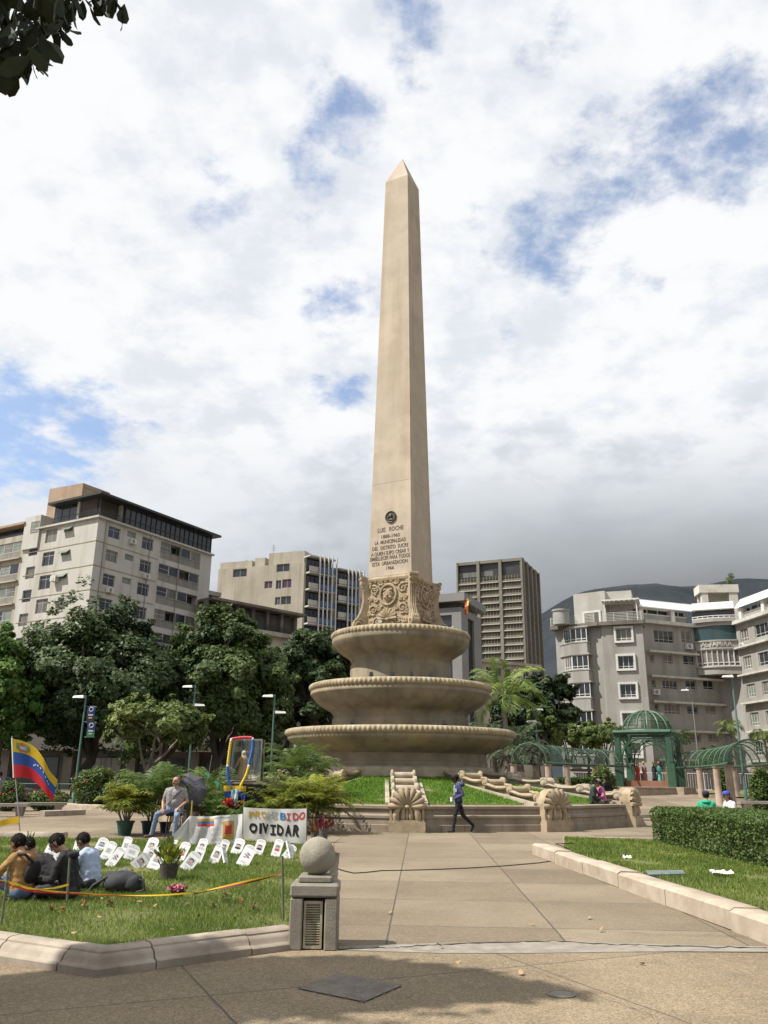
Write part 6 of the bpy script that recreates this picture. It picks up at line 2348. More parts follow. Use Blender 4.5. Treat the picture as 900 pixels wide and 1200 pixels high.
for k in range(4):
 Rk = Matrix.Rotation(k * PI / 2, 3, 'Z')
 def gk(x, y, z):
  v = Rk @ Vector((x, y, 0))
  return gp(v.x, v.y, z)
 m_ = MB()
 m_.tube([gk(-hw, -hw, gz_top - .12), gk(hw, -hw, gz_top - .12)], .16, 4)
 m_.tube([gk(-hw, -hw + .1, gz_top - .55), gk(hw, -hw + .1, gz_top - .55)], .035, 4)
 m_.build('beam', GREENP, gaz)
 m_ = MB()
 for rr_, tr_ in ((hw - .48, .06), (hw - .75, .03)):
  zc_ = gz_top - .55 - (hw - .48)
  m_.tube([gk(rr_ * math.cos(a), -hw + .1, zc_ + rr_ * math.sin(a)) for a in np.linspace(-.25, PI + .25, 22)], tr_, 6)
 for a in np.linspace(.2, PI - .2, 4):
  m_.tube([gk((hw - .75) * math.cos(a), -hw + .1, zc_ + (hw - .75) * math.sin(a)), gk((hw - .48) * math.cos(a), -hw + .1, zc_ + (hw - .48) * math.sin(a))], .02, 4)
 for sx in (-1, 1):
  m_.tube([gk(sx * (hw - .45), -hw + .1, gz_top - 1.4), gk(sx * (hw - 1.4), -hw + .1, gz_top - .3)], .035, 4)
  m_.tube([gk(sx * (hw - .45), -hw + .1, gz_top - .6), gk(sx * (hw - .95), -hw + .1, gz_top - .25)], .03, 4)
 m_.build('arch', GREENP, gaz, smooth=50)
m_ = MB()
dr, dh = hw * .88, at(757, 833, 61).z - gz_top
for k in range(14):
 a = 2 * PI * k / 14
 m_.tube([gp(dr * math.cos(a) * math.cos(t), dr * math.sin(a) * math.cos(t), gz_top + dh * math.sin(t)) for t in np.linspace(0, PI / 2 - .02, 10)], .055, 6)
m_.tube([gp(dr * math.cos(a), dr * math.sin(a), gz_top + .03) for a in np.linspace(0, 2 * PI, 29)[:-1]], .08, 6, closed=True)
for t in (.5, 1.0):
 m_.tube([gp(dr * math.cos(t) * math.cos(a), dr * math.cos(t) * math.sin(a), gz_top + dh * math.sin(t)) for a in np.linspace(0, 2 * PI, 29)[:-1]], .025, 5, closed=True)
dome = m_.build('dome', mat('weathered green steel', (0.10, 0.17, 0.09), (0.045, 0.095, 0.055), 2.5, .5), gaz, smooth=50)
m_ = MB()
m_.lathe([(dr * .985 * math.cos(t), dh * .985 * math.sin(t)) for t in np.linspace(0, PI / 2 - .01, 10)], 28, gp(0, 0, gz_top), cap=False)
m_.build('dome_screen', SCREEN, dome, smooth=60)
m_ = MB()
for k in range(4):
 Rk = Matrix.Rotation(k * PI / 2, 3, 'Z')
 n_ = 12
 for i in range(n_):
  a, b = PI * i / n_, PI * (i + 1) / n_
  zc_ = gz_top - .55 - (hw - .48)
  pa = Rk @ Vector(((hw - .48) * math.cos(a), -hw + .1, 0))
  pb = Rk @ Vector(((hw - .48) * math.cos(b), -hw + .1, 0))
  za, zb_ = zc_ + (hw - .48) * math.sin(a), zc_ + (hw - .48) * math.sin(b)
  m_.quad(gp(pa.x, pa.y, za), gp(pb.x, pb.y, zb_), gp(pb.x, pb.y, gz_top - .25), gp(pa.x, pa.y, gz_top - .25))
m_.build('side_screen', mesh_screen('thin green wire screen', .72), gaz)
m_ = MB()
m_.box(gp(0, 0, (.0 + ZB) / 2), (W_ + 1.2, W_ + 1.2, ZB + .0), mtx=GM)
m_.build('plinth', PINKST, gaz)
m_ = MB()
for k in (0, 1, 3):
 Rk = Matrix.Rotation(k * PI / 2, 3, 'Z')
 v0_, v1_ = Rk @ Vector((-hw + .5, -hw + .55, 0)), Rk @ Vector((hw - .5, -hw + .55, 0))
 c = (v0_ + v1_) / 2
 m_.box(gp(c.x, c.y, ZB + .2), (W_ - 1.1 if k == 0 else .25, .25 if k == 0 else W_ - 1.5, .4), mtx=GM)
m_.build('low_parapet', mat('reddish brick parapet', (.26, .13, .08), (.2, .10, .065), 3, .9), gaz)
# draped statuettes under the dome
GS = 'draped statuettes under the gazebo dome'
for px, lab, c in ((747, 'red draped statuette at the left under the dome', (.45, .05, .03)), (755, 'rose brown draped statuette under the dome', (.38, .15, .13)), (766.5, 'black draped statuette under the dome', (.03, .03, .035)),
    (772.5, 'turquoise draped statuette under the dome', (.12, .42, .38)), (783, 'yellow draped statuette beside the right gazebo post', (.45, .32, .05))):
 p = at(px, 905, 60.9)
 p.z = ZB + .4
 st_ = thing('draped_statuette', lab, 'statuette', p, GS)
 m_ = MB()
 m_.lathe([(.17, 0), (.15, .25), (.12, .6), (.14, .85), (.10, .98), (.04, 1.02)], 12, p)
 m_.tube([p + Vector((-.13, 0, .9)), p + Vector((-.15, -.05, .6)), p + Vector((-.03, -.13, .5))], .035, 6)
 m_.tube([p + Vector((.13, 0, .9)), p + Vector((.15, -.05, .6)), p + Vector((.03, -.13, .5))], .035, 6)
 m_.build('robe', flat('robe ' + lab.split()[0], c, .7), st_, smooth=50)
 m_ = MB()
 m_.tube([p + Vector((0, 0, 1.0)), p + Vector((0, 0, 1.1))], .035, 6)
 m_.ball(p + Vector((0, -.01, 1.16)), (.07, .08, .1), 8)
 m_.build('head', flat('statuette skin', (.22, .13, .08)), st_, smooth=60)
 m_ = MB()
 m_.lathe([(.085, 1.17), (.1, 1.22), (.07, 1.3), (.01, 1.33)], 10, p)
 m_.build('headdress', flat('gilt headdress', (.42, .30, .08)), st_, smooth=50)
def vault(name, label, P0, P1, P2, z_rail, rad_, nhoop, cols, zbase, group=None):
 """barrel trellis on paired stone columns along a curved plan path"""
 root = thing(name, label, 'trellis', (P0.x, P0.y, zbase), group)
 def c_(t):
  return P0 * (1 - t) ** 2 + P1 * 2 * t * (1 - t) + P2 * t * t
 def fr_(t):
  d = (c_(min(1, t + .01)) - c_(max(0, t - .01)))
  d.z = 0
  d.normalize()
  return c_(t), Vector((d.y, -d.x, 0))
 def pt(t, a, k=1.0):
  p, s = fr_(t)
  return Vector((p.x, p.y, 0)) + s * (rad_ * k * math.cos(a)) + Vector((0, 0, z_rail + rad_ * k * 1.02 * math.sin(a)))
 for i in range(nhoop):
  t = i / (nhoop - 1)
  m_ = MB()
  m_.tube([pt(t, a) for a in np.linspace(0, PI, 15)], .04, 6)
  m_.build('hoop', mat('weathered green steel', (0, 0, 0)), root, smooth=60)
 m_ = MB()
 for a in (0, PI):
  m_.tube([pt(t, a) - Vector((0, 0, .05)) for t in np.linspace(0, 1, 14)], .075, 4)
 m_.build('rail', GREENP, root)
 m_ = MB()
 for a in np.linspace(0, PI, 13)[1:-1]:
  m_.tube([pt(t, a) for t in np.linspace(0, 1, 16)], .009, 4)
 for i in range(nhoop * 3):
  t = i / (nhoop * 3 - 1)
  m_.tube([pt(t, a, .995) for a in np.linspace(0, PI, 11)], .007, 3)
 m_.build('wires', GREENP, root)
 m_ = MB()
 tt_, aa_ = np.linspace(0, 1, 14), np.linspace(0, PI, 11)
 vs = [pt(t, a, .99) for t in tt_ for a in aa_]
 m_.add(vs, [(i * 11 + j, i * 11 + j + 1, (i + 1) * 11 + j + 1, (i + 1) * 11 + j) for i in range(13) for j in range(10)])
 m_.build('screen', mesh_screen('fine vault screen', .78), root, smooth=60)
 for t in cols:
  for a in (0, PI):
   p = pt(t, a)
   m_ = MB()
   m_.lathe([(.24, 0), (.24, .1), (.20, .14), (.185, 1.2), (.18, z_rail - zbase - .22), (.22, z_rail - zbase - .19), (.23, z_rail - zbase - .12)], 16, (p.x, p.y, zbase))
   m_.build('column', PINKST, root, smooth=45)
 return root
zr_l = at(620, 892.5, 49).z
vault('trellis_vault', 'green barrel trellis on stone columns left of the gazebo', at(620, 892, 49), at(650, 892, 56), at(722, 892, 60.5), zr_l, 1.0, 12, (.02, .32, .66), .30)
zr_r = at(881, 893, 42).z
vault('trellis_vault', 'green barrel trellis on stone columns right of the gazebo', at(881, 893, 42), at(856, 893, 54), at(808, 893, 61.5), zr_r, 1.05, 10, (.03, .30, .62), .10)
# white railing behind the gazebo, low ramp wall in front of it
def railing(name, label, a, b, z0, h, m, step=.16, posts=2.0, cat='railing', bars=True, rails=(0.08, 1.0)):
 root = thing(name, label, cat, ((a[0] + b[0]) / 2, (a[1] + b[1]) / 2, z0))
 a, b = Vector((a[0], a[1], z0)), Vector((b[0], b[1], z0))
 L = (b - a).length
 m_ = MB()
 for r in rails:
  m_.tube([a + Vector((0, 0, h * r)), b + Vector((0, 0, h * r))], .025, 4)
 if bars:
  n = int(L / step)
  for i in range(n + 1):
   p = a.lerp(b, i / n)
   m_.tube([p + Vector((0, 0, h * .08)), p + Vector((0, 0, h))], .012, 4)
 m_.build('bars', m, root)
 n = max(1, int(L / posts))
 for i in range(n + 1):
  p = a.lerp(b, i / n)
  MB().tube([p, p + Vector((0, 0, h * 1.06))], .045, 6).build('post', m, root)
 return root
railing('railing', 'white steel railing in front of the grey building behind the gazebo', (17, 78), (50, 76), .72, 1.5, WHITEP, .22, 3.0)
railing('railing', 'thin teal railing along the street behind the stone benches', (-26, 49), (-9, 51.5), 0, 1.05, TEALP, posts=2.2, bars=False, rails=(.35, .68, 1.0))
rwl = thing('ramp_wall', 'low stone ramp wall in front of the gazebo', 'wall', (gc.x, 56, 0))
m_ = MB()
q0, q1 = at(716, 935, 55), at(811, 927, 58.5)
d_ = (Vector((q1.x - q0.x, q1.y - q0.y, 0)))
s_ = Vector((-d_.y, d_.x, 0)).normalized() * .35
z0_, z1_ = at(716, 923.5, 55).z, at(811, 924.5, 58.5).z
b0, b1 = Vector((q0.x, q0.y, 0)), Vector((q1.x, q1.y, 0))
U_ = Vector((0, 0, 1))
m_.hexa([b0, b1, b1 + s_, b0 + s_, b0 + U_ * z0_, b1 + U_ * z1_, b1 + s_ + U_ * z1_, b0 + s_ + U_ * z0_])
n_ = s_.normalized() * .06
m_.hexa([b0 - n_ + U_ * z0_, b1 - n_ + U_ * z1_, b1 + s_ + n_ + U_ * z1_, b0 + s_ + n_ + U_ * z0_, b0 - n_ + U_ * (z0_ + .08), b1 - n_ + U_ * (z1_ + .08), b1 + s_ + n_ + U_ * (z1_ + .08), b0 + s_ + n_ + U_ * (z0_ + .08)])
m_.build('wall', PINKST, rwl)
# ---- benches
BENCHST = mat('grey bench stone', (0.30, 0.265, 0.225), (0.22, 0.19, 0.16), 3, .9, bump=.004, bscale=40)
def bench(label, p, rz, L, group=None, legs=2):
 root = thing('stone_bench', label, 'bench', p, group)
 Mz = Matrix.Rotation(rz, 3, 'Z')
 m_ = MB()
 m_.box(Vector(p) + Vector((0, 0, .42)), (L, .45, .11), mtx=Mz)
 m_.build('seat', BENCHST, root)
 for k in range(legs):
  x = -L / 2 + .3 + (L - .6) * k / (legs - 1)
  m_ = MB()
  P8 = []
  for z, w in ((0, .17), (.365, .26)):
   for sx, sy in ((-1, -1), (1, -1), (1, 1), (-1, 1)):
    P8.append(Vector(p) + Mz @ Vector((x + sx * w * .6, sy * w * .85, z)))
  m_.hexa(P8)
  m_.build('leg', BENCHST, root)
 return root
g = ground(12, 957)
bench('grey stone bench at the left edge behind the flag pole', g + Vector((-.4, .2, 0)), rad(6), 1.9, 'stone benches on the left')
g = ground(40, 955)
bench('grey stone bench just right of the flag pole', g + Vector((.1, .3, 0)), rad(18), 2.0, 'stone benches on the left')
g = at(893, 939, 38)
bench('pale stone bench at the right edge behind the hedge', (g.x + .3, g.y, g.z - .47), rad(-4), 2.6)
kerb_run([tuple(ground(52, 957)[:2]), tuple((ground(100, 955))[:2])], [(0, 0), (0, .2), (-.3, .22), (-.35, 0)], 1.6, 'plaza_kerb', KERB)
kerb_run([tuple(ground(68, 947)[:2]), tuple((ground(128, 951))[:2])], [(0, 0), (0, .2), (-.5, .24), (-.55, 0)], 3.0, 'plaza_kerb', KERB_R)
mb = MB()
b_ = [ground(-60, 946), ground(66, 945.5), ground(126, 949.5), ground(190, 945), ground(200, 936), ground(-60, 936)]
mb.add([(p.x, p.y + .3, .12) for p in b_], [tuple(range(6))])
struct(mb.build('flower_bed', mat('bed soil', (.09, .075, .045), (.06, .075, .03), 1.5, .95, bump=.03, bscale=10), local=True))
mb = MB()
b_ = [ground(205, 974), ground(372, 972), ground(395, 955), ground(390, 945), ground(225, 945)]
mb.add([(p.x, p.y, .05) for p in b_], [tuple(range(5))])
struct(mb.build('flower_bed', mat('bed soil', (0, 0, 0)), local=True))
mb = MB()
mb.quad((-60, 44, .004), (9, 44, .004), (9, 60, .004), (-60, 60, .004))
struct(mb.build('street', ASPHALT, local=True))
mb = MB()
for y_ in (44, 60.2):
 mb.box((-25.5, y_, .06), (69, .3, .13))
struct(mb.build('street_kerb', KERB, local=True))
# ---- street lamps
LHEAD = flat('white lamp head', (.62, .62, .60), .4)
def lamp(label, px, Y, y_top, z0, heads, r=.06, group='teal street lamps', curved=False, m=None):
 c = at(px, y_top, Y)
 b = Vector((c.x, c.y, z0))
 root = thing('street_lamp', label, 'street lamp', b, group)
 m = m or TEALP
 m_ = MB()
 m_.lathe([(r * 2.4, 0), (r * 2.4, .06), (r * 1.5, .12), (r * 1.3, .9), (r * 1.1, .95), (r, 1.0), (r * .75, c.z - z0)], 12, b)
 m_.build('pole', m, root, smooth=40)
 for dx, hy in heads:
  hz_ = at(px, hy, Y).z
  k = ppm(Y, hz_)
  ex = dx / k
  h = Vector((c.x + ex, c.y - .1, hz_))
  m_ = MB()
  if curved:
   m_.tube([Vector((c.x, c.y, c.z - .4)), Vector((c.x + ex * .3, c.y, hz_ + .25)), Vector((c.x + ex * .7, c.y, hz_ + .22)), h], .035, 6)
  else:
   m_.tube([Vector((c.x, c.y, min(hz_ + .04, c.z - .02))), h + Vector((0, 0, .03))], .035, 6)
  arm = m_.build('arm', m, root, smooth=60)
  m_ = MB()
  sg = 1 if ex > 0 else -1
  m_.hexa([h + Vector((sg * -.22, -.16, -.06)), h + Vector((sg * .40, -.10, -.05)), h + Vector((sg * .40, .10, -.05)), h + Vector((sg * -.22, .16, -.06)),
    h + Vector((sg * -.20, -.10, .09)), h + Vector((sg * .34, -.05, .06)), h + Vector((sg * .34, .05, .06)), h + Vector((sg * -.20, .10, .09))] if sg > 0 else
    [h + Vector((-.40, -.10, -.05)), h + Vector((.22, -.16, -.06)), h + Vector((.22, .16, -.06)), h + Vector((-.40, .10, -.05)),
    h + Vector((-.34, -.05, .06)), h + Vector((.20, -.10, .09)), h + Vector((.20, .10, .09)), h + Vector((-.34, .05, .06))])
  m_.build('lamp_head', LHEAD, arm)
 return root
lamp('teal two headed street lamp standing left of the lowest bowl', 322, 48, 814, 0, ((-6, 816), (6.5, 835)))
lamp('teal two headed street lamp rising through the small light green tree', 229, 52, 803, 0, ((-7, 805), (6, 826.5)))
lamp('teal two headed street lamp behind the left trellis vault', 627.5, 56, 831, 0, ((1.5, 831.5), (-4, 845.5)))
lamp('tall street lamp in front of the right trellis vault', 857, 50, 790, .35, ((-4, 793),), r=.07)
lamp('slim curved street lamp in front of the grey building wall', 810.5, 74, 814, .72, ((-7, 809),), r=.05, curved=True, m=STEELG)
lb = lamp('teal street lamp carrying two dark banners among the left trees', 101, 46, 815, 0, ((-6, 817),))
BAN = [flat('banner blue', (.03, .05, .22)), flat('banner black', (.02, .02, .03)), flat('banner green', (.03, .16, .08)), flat('banner white', (.6, .6, .6))]
for nm, y0, y1, cols in (('street_banner', 828, 846, (0, 1)), ('street_banner', 847, 864, (0, 2))):
 p0, p1 = at(102.5, y0, 46), at(102.5, y1, 46)
 w_ = 9 / ppm(46, p0.z)
 t_ = thing(nm, 'blue and black cloth banner upper on the lamp post among the left trees' if cols[1] == 1 else 'blue and green cloth banner lower on the lamp post among the left trees', 'banner', (p0.x + .1 + w_ / 2, 46 - .1, p1.z), 'banners on the left lamp post')
 m_ = MB()
 zt_, zb_ = p0.z, p1.z
 zm = (zt_ + zb_) / 2
 x0 = p0.x + .06
 m_.box((x0 + w_ / 2, 45.9, (zt_ + zm) / 2), (w_, .02, zt_ - zm), m=cols[0])
 m_.box((x0 + w_ / 2, 45.9, (zm + zb_) / 2), (w_, .02, zm - zb_), m=cols[1])
 m_.build('cloth', BAN, t_)
 m_ = MB()
 m_.box((x0 + w_ * .5, 45.88, zm - .05), (w_ * .6, .006, .07))
 m_.box((x0 + w_ * .5, 45.88, zm - .2), (w_ * .45, .006, .05))
 m_.tube([(x0 + w_ * .5 + .11 * math.cos(a), 45.88, (zt_ + zm) / 2 + .05 + .11 * math.sin(a)) for a in np.linspace(0, 2 * PI, 13)[:-1]], .02, 4, closed=True)
 m_.build('emblem', BAN[3], t_)
 m_ = MB()
 for z in (zt_, zb_):
  m_.tube([(p0.x - .05, 45.92, z), (x0 + w_ + .05, 45.92, z)], .018, 5)
 m_.build('bracket', TEALP, t_)
# ---- stone post with ball in the foreground
POSTM = mat('grey hammered granite', (0.27, 0.245, 0.20), (0.205, 0.185, 0.15), 7, .9, bump=.006, bscale=70, stain=((.15, .135, .11), .5, 3.0))
VENTM = mat('cream painted grille', (0.42, 0.385, 0.29), (0.33, 0.30, 0.22), 6, .7, stain=((.2, .12, .06), .6, 7.0))
gf = ground(366, 1114.7)
YP = gf.y
def zp_(y):
 return at(366, y, YP).z
xL, xR = ground(337.3, 1114.7).x, ground(394.3, 1114.7).x
cxp = (xL + xR) / 2
wP = xR - xL
post = thing('ball_post', 'grey granite post topped with a stone ball and fitted with a cream vent grille', 'post', (cxp, YP + wP / 2, 0))
def bev_box(mb, c, s, b=.012):
 """box with chamfered edges"""
 x, y, z = s[0] / 2, s[1] / 2, s[2] / 2
 c = Vector(c)
 prof = [(1 - b / x, -z), (1, -z + b), (1, z - b), (1 - b / x, z)]
 vs = []
 for k, zz in prof:
  for sx, sy in ((-1, -1), (1, -1), (1, 1), (-1, 1)):
   for q in (0, 1):
    first = (sx * sy > 0) == (q == 0)
    dx, dy = (b, 0) if not first else (0, b)
    vs.append(c + Vector((sx * (x * k - dx), sy * (y * k - dy) if y * k > 0 else 0, zz)))
 n = 8
 fs = [tuple(range(n - 1, -1, -1)), tuple(3 * n + i for i in range(n))]
 for r in range(3):
  for i in range(n):
   fs.append((r * n + i, r * n + (i + 1) % n, (r + 1) * n + (i + 1) % n, (r + 1) * n + i))
 mb.add(vs, fs)
z_cap0, z_cap1, z_pl = zp_(1052), zp_(1036), zp_(1027.5)
legw = .125
for sx in (-1, 1):
 m_ = MB()
 bev_box(m_, (cxp + sx * (wP / 2 - legw / 2), YP + wP / 2, z_cap0 / 2 - .003), (legw, wP, z_cap0 - .006), .012)
 m_.build('jamb', POSTM, post)
m_ = MB()
m_.box((cxp, YP + wP / 2 + .06, z_cap0 / 2), (wP - 2 * legw - .01, wP - .14, z_cap0 - .02))
m_.build('core', flat('dark cavity', (.04, .036, .03)), post)
m_ = MB()
gw = wP - 2 * legw - .035
gh0, gh1 = .015, z_cap0 - .035
yg = YP + .035
for a, b, c, d in ((-gw / 2, -gw / 2 + .022, gh0, gh1), (gw / 2 - .022, gw / 2, gh0, gh1), (-gw / 2 + .022, gw / 2 - .022, gh0, gh0 + .025), (-gw / 2 + .022, gw / 2 - .022, gh1 - .025, gh1)):
 m_.box((cxp + (a + b) / 2 - .006, yg + .02, (c + d) / 2), (b - a, .04, d - c))
fr_v = m_.build('vent_frame', VENTM, post)
m_ = MB()
ns_ = 17
for k in range(ns_):
 z = gh0 + .04 + (gh1 - gh0 - .075) * k / (ns_ - 1)
 m_.box((cxp - .006, yg + .028, z), (gw - .044, .03, .009), mtx=Matrix.Rotation(rad(-38), 3, 'X'))
m_.build('slats', VENTM, fr_v)
m_ = MB()
bev_box(m_, (cxp, YP + wP / 2, (z_cap0 + z_cap1) / 2), (wP + .012, wP + .012, z_cap1 - z_cap0), .02)
m_.build('cap', POSTM, post)
m_ = MB()
bev_box(m_, (cxp - .0, YP + wP / 2, (z_cap1 + z_pl) / 2), (wP * .72, wP * .72, z_pl - z_cap1), .015)
m_.build('plinth', POSTM, post)
rb_ = 21.0 / ppm(YP + wP / 2, z_pl + .18)
m_ = MB()
m_.ball((cxp + .005, YP + wP / 2, z_pl + rb_ - .012), rb_, 48)
m_.build('ball', mat('grey hammered ball', (0.33, 0.30, 0.245), (0.27, 0.24, 0.19), 6, .9, bump=.008, bscale=38, stain=((.17, .15, .115), .55, 2.6)), post, smooth=180)
# ---- drain grate, manhole cover, cable, lawn plate, litter
IRON = mat('worn iron', (0.25, 0.22, 0.18), (0.18, 0.158, 0.13), 6, .7, metal=0.0, bump=.004, bscale=40)
dq = [ground(349, 1160), ground(427, 1176), ground(471, 1157), ground(395.5, 1143)]
dr_ = thing('drain_grate', 'dark iron drain grate set in the near pavement', 'grate', sum(dq, Vector()) / 4)
def dqp(u, v, z):
 p = dq[0] * (1 - u) * (1 - v) + dq[1] * u * (1 - v) + dq[2] * u * v + dq[3] * (1 - u) * v
 return Vector((p.x, p.y, z))
m_ = MB()
m_.quad(dqp(0, 0, .010), dqp(1, 0, .010), dqp(1, 1, .010), dqp(0, 1, .010))
m_.build('plate', flat('drain pit', (.018, .016, .013), .95), dr_)
m_ = MB()
for k in range(5):
 f = .03 + .94 * k / 4
 for a, b in (((f, 0), (f, 1)), ((0, f), (1, f))):
  p, q = dqp(a[0], a[1], .012), dqp(b[0], b[1], .012)
  m_.tube([p, q], .014, 4)
for i in range(4):
 for j in range(4):
  for k in range(3):
   u0_, v0_ = .04 + .235 * i, .04 + .235 * j
   s = (k + .6) / 3.2 * .22
   if (i + j) % 2:
    a, b = dqp(u0_ + s, v0_ + .01, .014), dqp(u0_ + s, v0_ + .215, .014)
   else:
    a, b = dqp(u0_ + .01, v0_ + s, .014), dqp(u0_ + .215, v0_ + s, .014)
   m_.tube([a, b], .014, 4)
m_.build('bars', IRON, dr_)
g = ground(658, 1166.5)
m_ = MB()
m_.lathe([(.115, .006), (.115, .014), (.10, .016), (.098, .011), (.085, .011), (.083, .015), (.02, .015), (.001, .015)], 24, g, cap=False)
tag(m_.build('manhole_cover', IRON, smooth=30), 'small round iron cover in the near pavement', 'cover')
CABM = flat('black cable', (.02, .02, .02))
cp = [(396, 1019), (404, 1021.5), (415, 1024), (430, 1023), (447, 1021), (480, 1020.5), (515, 1019.5), (549, 1018), (590, 1015.5), (630, 1012), (655, 1008.5), (668, 1004)]
pts = [ground(*p) + Vector((0, 0, .012)) for p in cp]
e_ = ground(676, 998, .2)
pts += [Vector((pts[-1].x + .1, pts[-1].y + .1, .12)), Vector((rk[0].x + .06, pts[-1].y + .15, .25)), Vector((rk[0].x + .5, pts[-1].y + .3, .25))]
m_ = MB()
m_.tube(pts, .009, 6)
tag(m_.build('power_cable', CABM, smooth=60), 'black cable lying across the paved path from lawn to lawn', 'cable')
g0 = [ground(760, 1026, .15), ground(804, 1025, .15), ground(800, 1020.5, .15), ground(757, 1021, .15)]
m_ = MB()
m_.hexa([Vector((p.x, p.y, .12)) for p in g0] + [Vector((p.x, p.y, .165)) for p in g0])
tag(m_.build('utility_cover', mat('grey green cover', (.16, .20, .19), (.11, .14, .135), 4, .6)), 'flat grey metal cover in the right lawn', 'cover')
PAPER = flat('white paper', (.72, .72, .70), .8)
def litter(label, px, py, w, seed_, z=.15, cat='paper'):
 g_ = ground(px, py, z)
 m_ = MB()
 n_ = 7
 V_ = []
 r_ = np.random.default_rng(seed_)
 for j in range(n_):
  for i in range(n_):
   V_.append((g_.x + (i / (n_ - 1) - .5) * w, g_.y + (j / (n_ - 1) - .5) * w * .7, z + .02 + .07 * r_.random() * (1 - abs(j / 3 - 1) * .6)))
 m_.add(V_, [(j * n_ + i, j * n_ + i + 1, (j + 1) * n_ + i + 1, (j + 1) * n_ + i) for j in range(n_ - 1) for i in range(n_ - 1)])
 o_ = m_.build('crumpled_paper', PAPER)
 return tag(o_, label, cat, 'litter on the right lawn')
litter('small crumpled white paper near the far kerb of the right lawn', 735, 1007, .16, 3)
litter('larger crumpled white paper in the grass below the hedge', 845, 1025, .34, 5)
g = ground(693, 1019)
m_ = MB()
m_.lathe([(.028, .0), (.028, .004), (.038, .10), (.041, .10), (.034, .012)], 16, g, cap=False)
tag(m_.build('paper_cup', PAPER, smooth=40), 'white paper cup standing against the pale kerb', 'cup')
# ---- cars parked along the street beyond the bushes
TYRE = flat('tyre rubber', (.02, .02, .02), .9)
RIMC = flat('wheel rim', (.35, .35, .36), .4)
def car(label, px, Y, rz, paint):
 b = gz(px, Y)
 root = thing('parked_car', label, 'car', b, 'cars parked along the street')
 Rz = Matrix.Rotation(rad(rz), 3, 'Z')
 def T(v):
  return b + Rz @ Vector(v)
 def ext(name, poly, w0, w1, m, parent, taper=1.0, mid=None):
  m_ = MB()
  n = len(poly)
  vs = []
  for (y, sc_) in ((-w0, taper), (-w1, 1), (w1, 1), (w0, taper)):
   cxm = sum(p[0] for p in poly) / n
   vs += [T((cxm + (p[0] - cxm) * sc_, y, p[1])) for p in poly]
  fs = [tuple(range(n - 1, -1, -1)), tuple(3 * n + i for i in range(n))]
  for r in range(3):
   fs += [(r * n + i, r * n + (i + 1) % n, (r + 1) * n + (i + 1) % n, (r + 1) * n + i) for i in range(n)]
  m_.add(vs, fs)
  return m_.build(name, m, parent, smooth=35)
 body_ = [(-2.1, .32), (2.1, .32), (2.15, .55), (2.05, .75), (1.2, .88), (.9, .92), (-1.6, .95), (-2.05, .85), (-2.15, .6)]
 ext('body', body_, .86, .80, paint, root, .985)
 cab = [(-1.75, .93), (1.05, .90), (.35, 1.38), (-.1, 1.45), (-1.0, 1.43), (-1.45, 1.25)]
 ext('cabin', cab, .66, .60, paint, root, .95)
 for sg in (-1, 1):
  m_ = MB()
  for x0, x1, x2, x3 in ((-.35, .78, .28, -.3), (-1.4, -.45, -.4, -1.05)):
   P = [T((x0, sg * .79, .98)), T((x1, sg * .79, .98)), T((x2, sg * .68, 1.34)), T((x3, sg * .68, 1.34))]
   Q = [p - (Rz @ Vector((0, sg * .05, 0))) for p in P]
   m_.hexa(Q + P)
  m_.build('side_window', GLASS, root)
  for x in (-1.35, 1.35):
   c = T((x, sg * .80, .31))
   d = Rz @ Vector((0, sg, 0))
   m_ = MB()
   m_.tube([c - d * .1, c - d * .09, c + d * .07, c + d * .09], [.27, .31, .31, .28], 18)
   w_ = m_.build('wheel', TYRE, root, smooth=40)
   m_ = MB()
   m_.tube([c + d * .085, c + d * .1], [.19, .17], 14)
   m_.build('rim', RIMC, w_)
 m_ = MB()
 for y in (-.6, .6):
  m_.ball(T((2.1, y, .66)), (.1, .17, .08), 10)
 m_.build('headlights', flat('lamp glass', (.6, .6, .6), .2), root)
 m_ = MB()
 P = [T((1.08, -.66, .92)), T((1.08, .66, .92)), T((.42, .56, 1.36)), T((.42, -.56, 1.36))]
 m_.hexa([p - Rz @ Vector((.06, 0, .03)) for p in P] + P)
 m_.build('windscreen', GLASS, root)
car('dark grey car parked at the left edge behind the rose bushes', 2, 46.5, 4, flat('dark grey car paint', (.04, .042, .05), .25, .6))
car('white car parked behind the large round bush', 140, 47.0, 4, flat('white car paint', (.6, .6, .6), .25, .6))
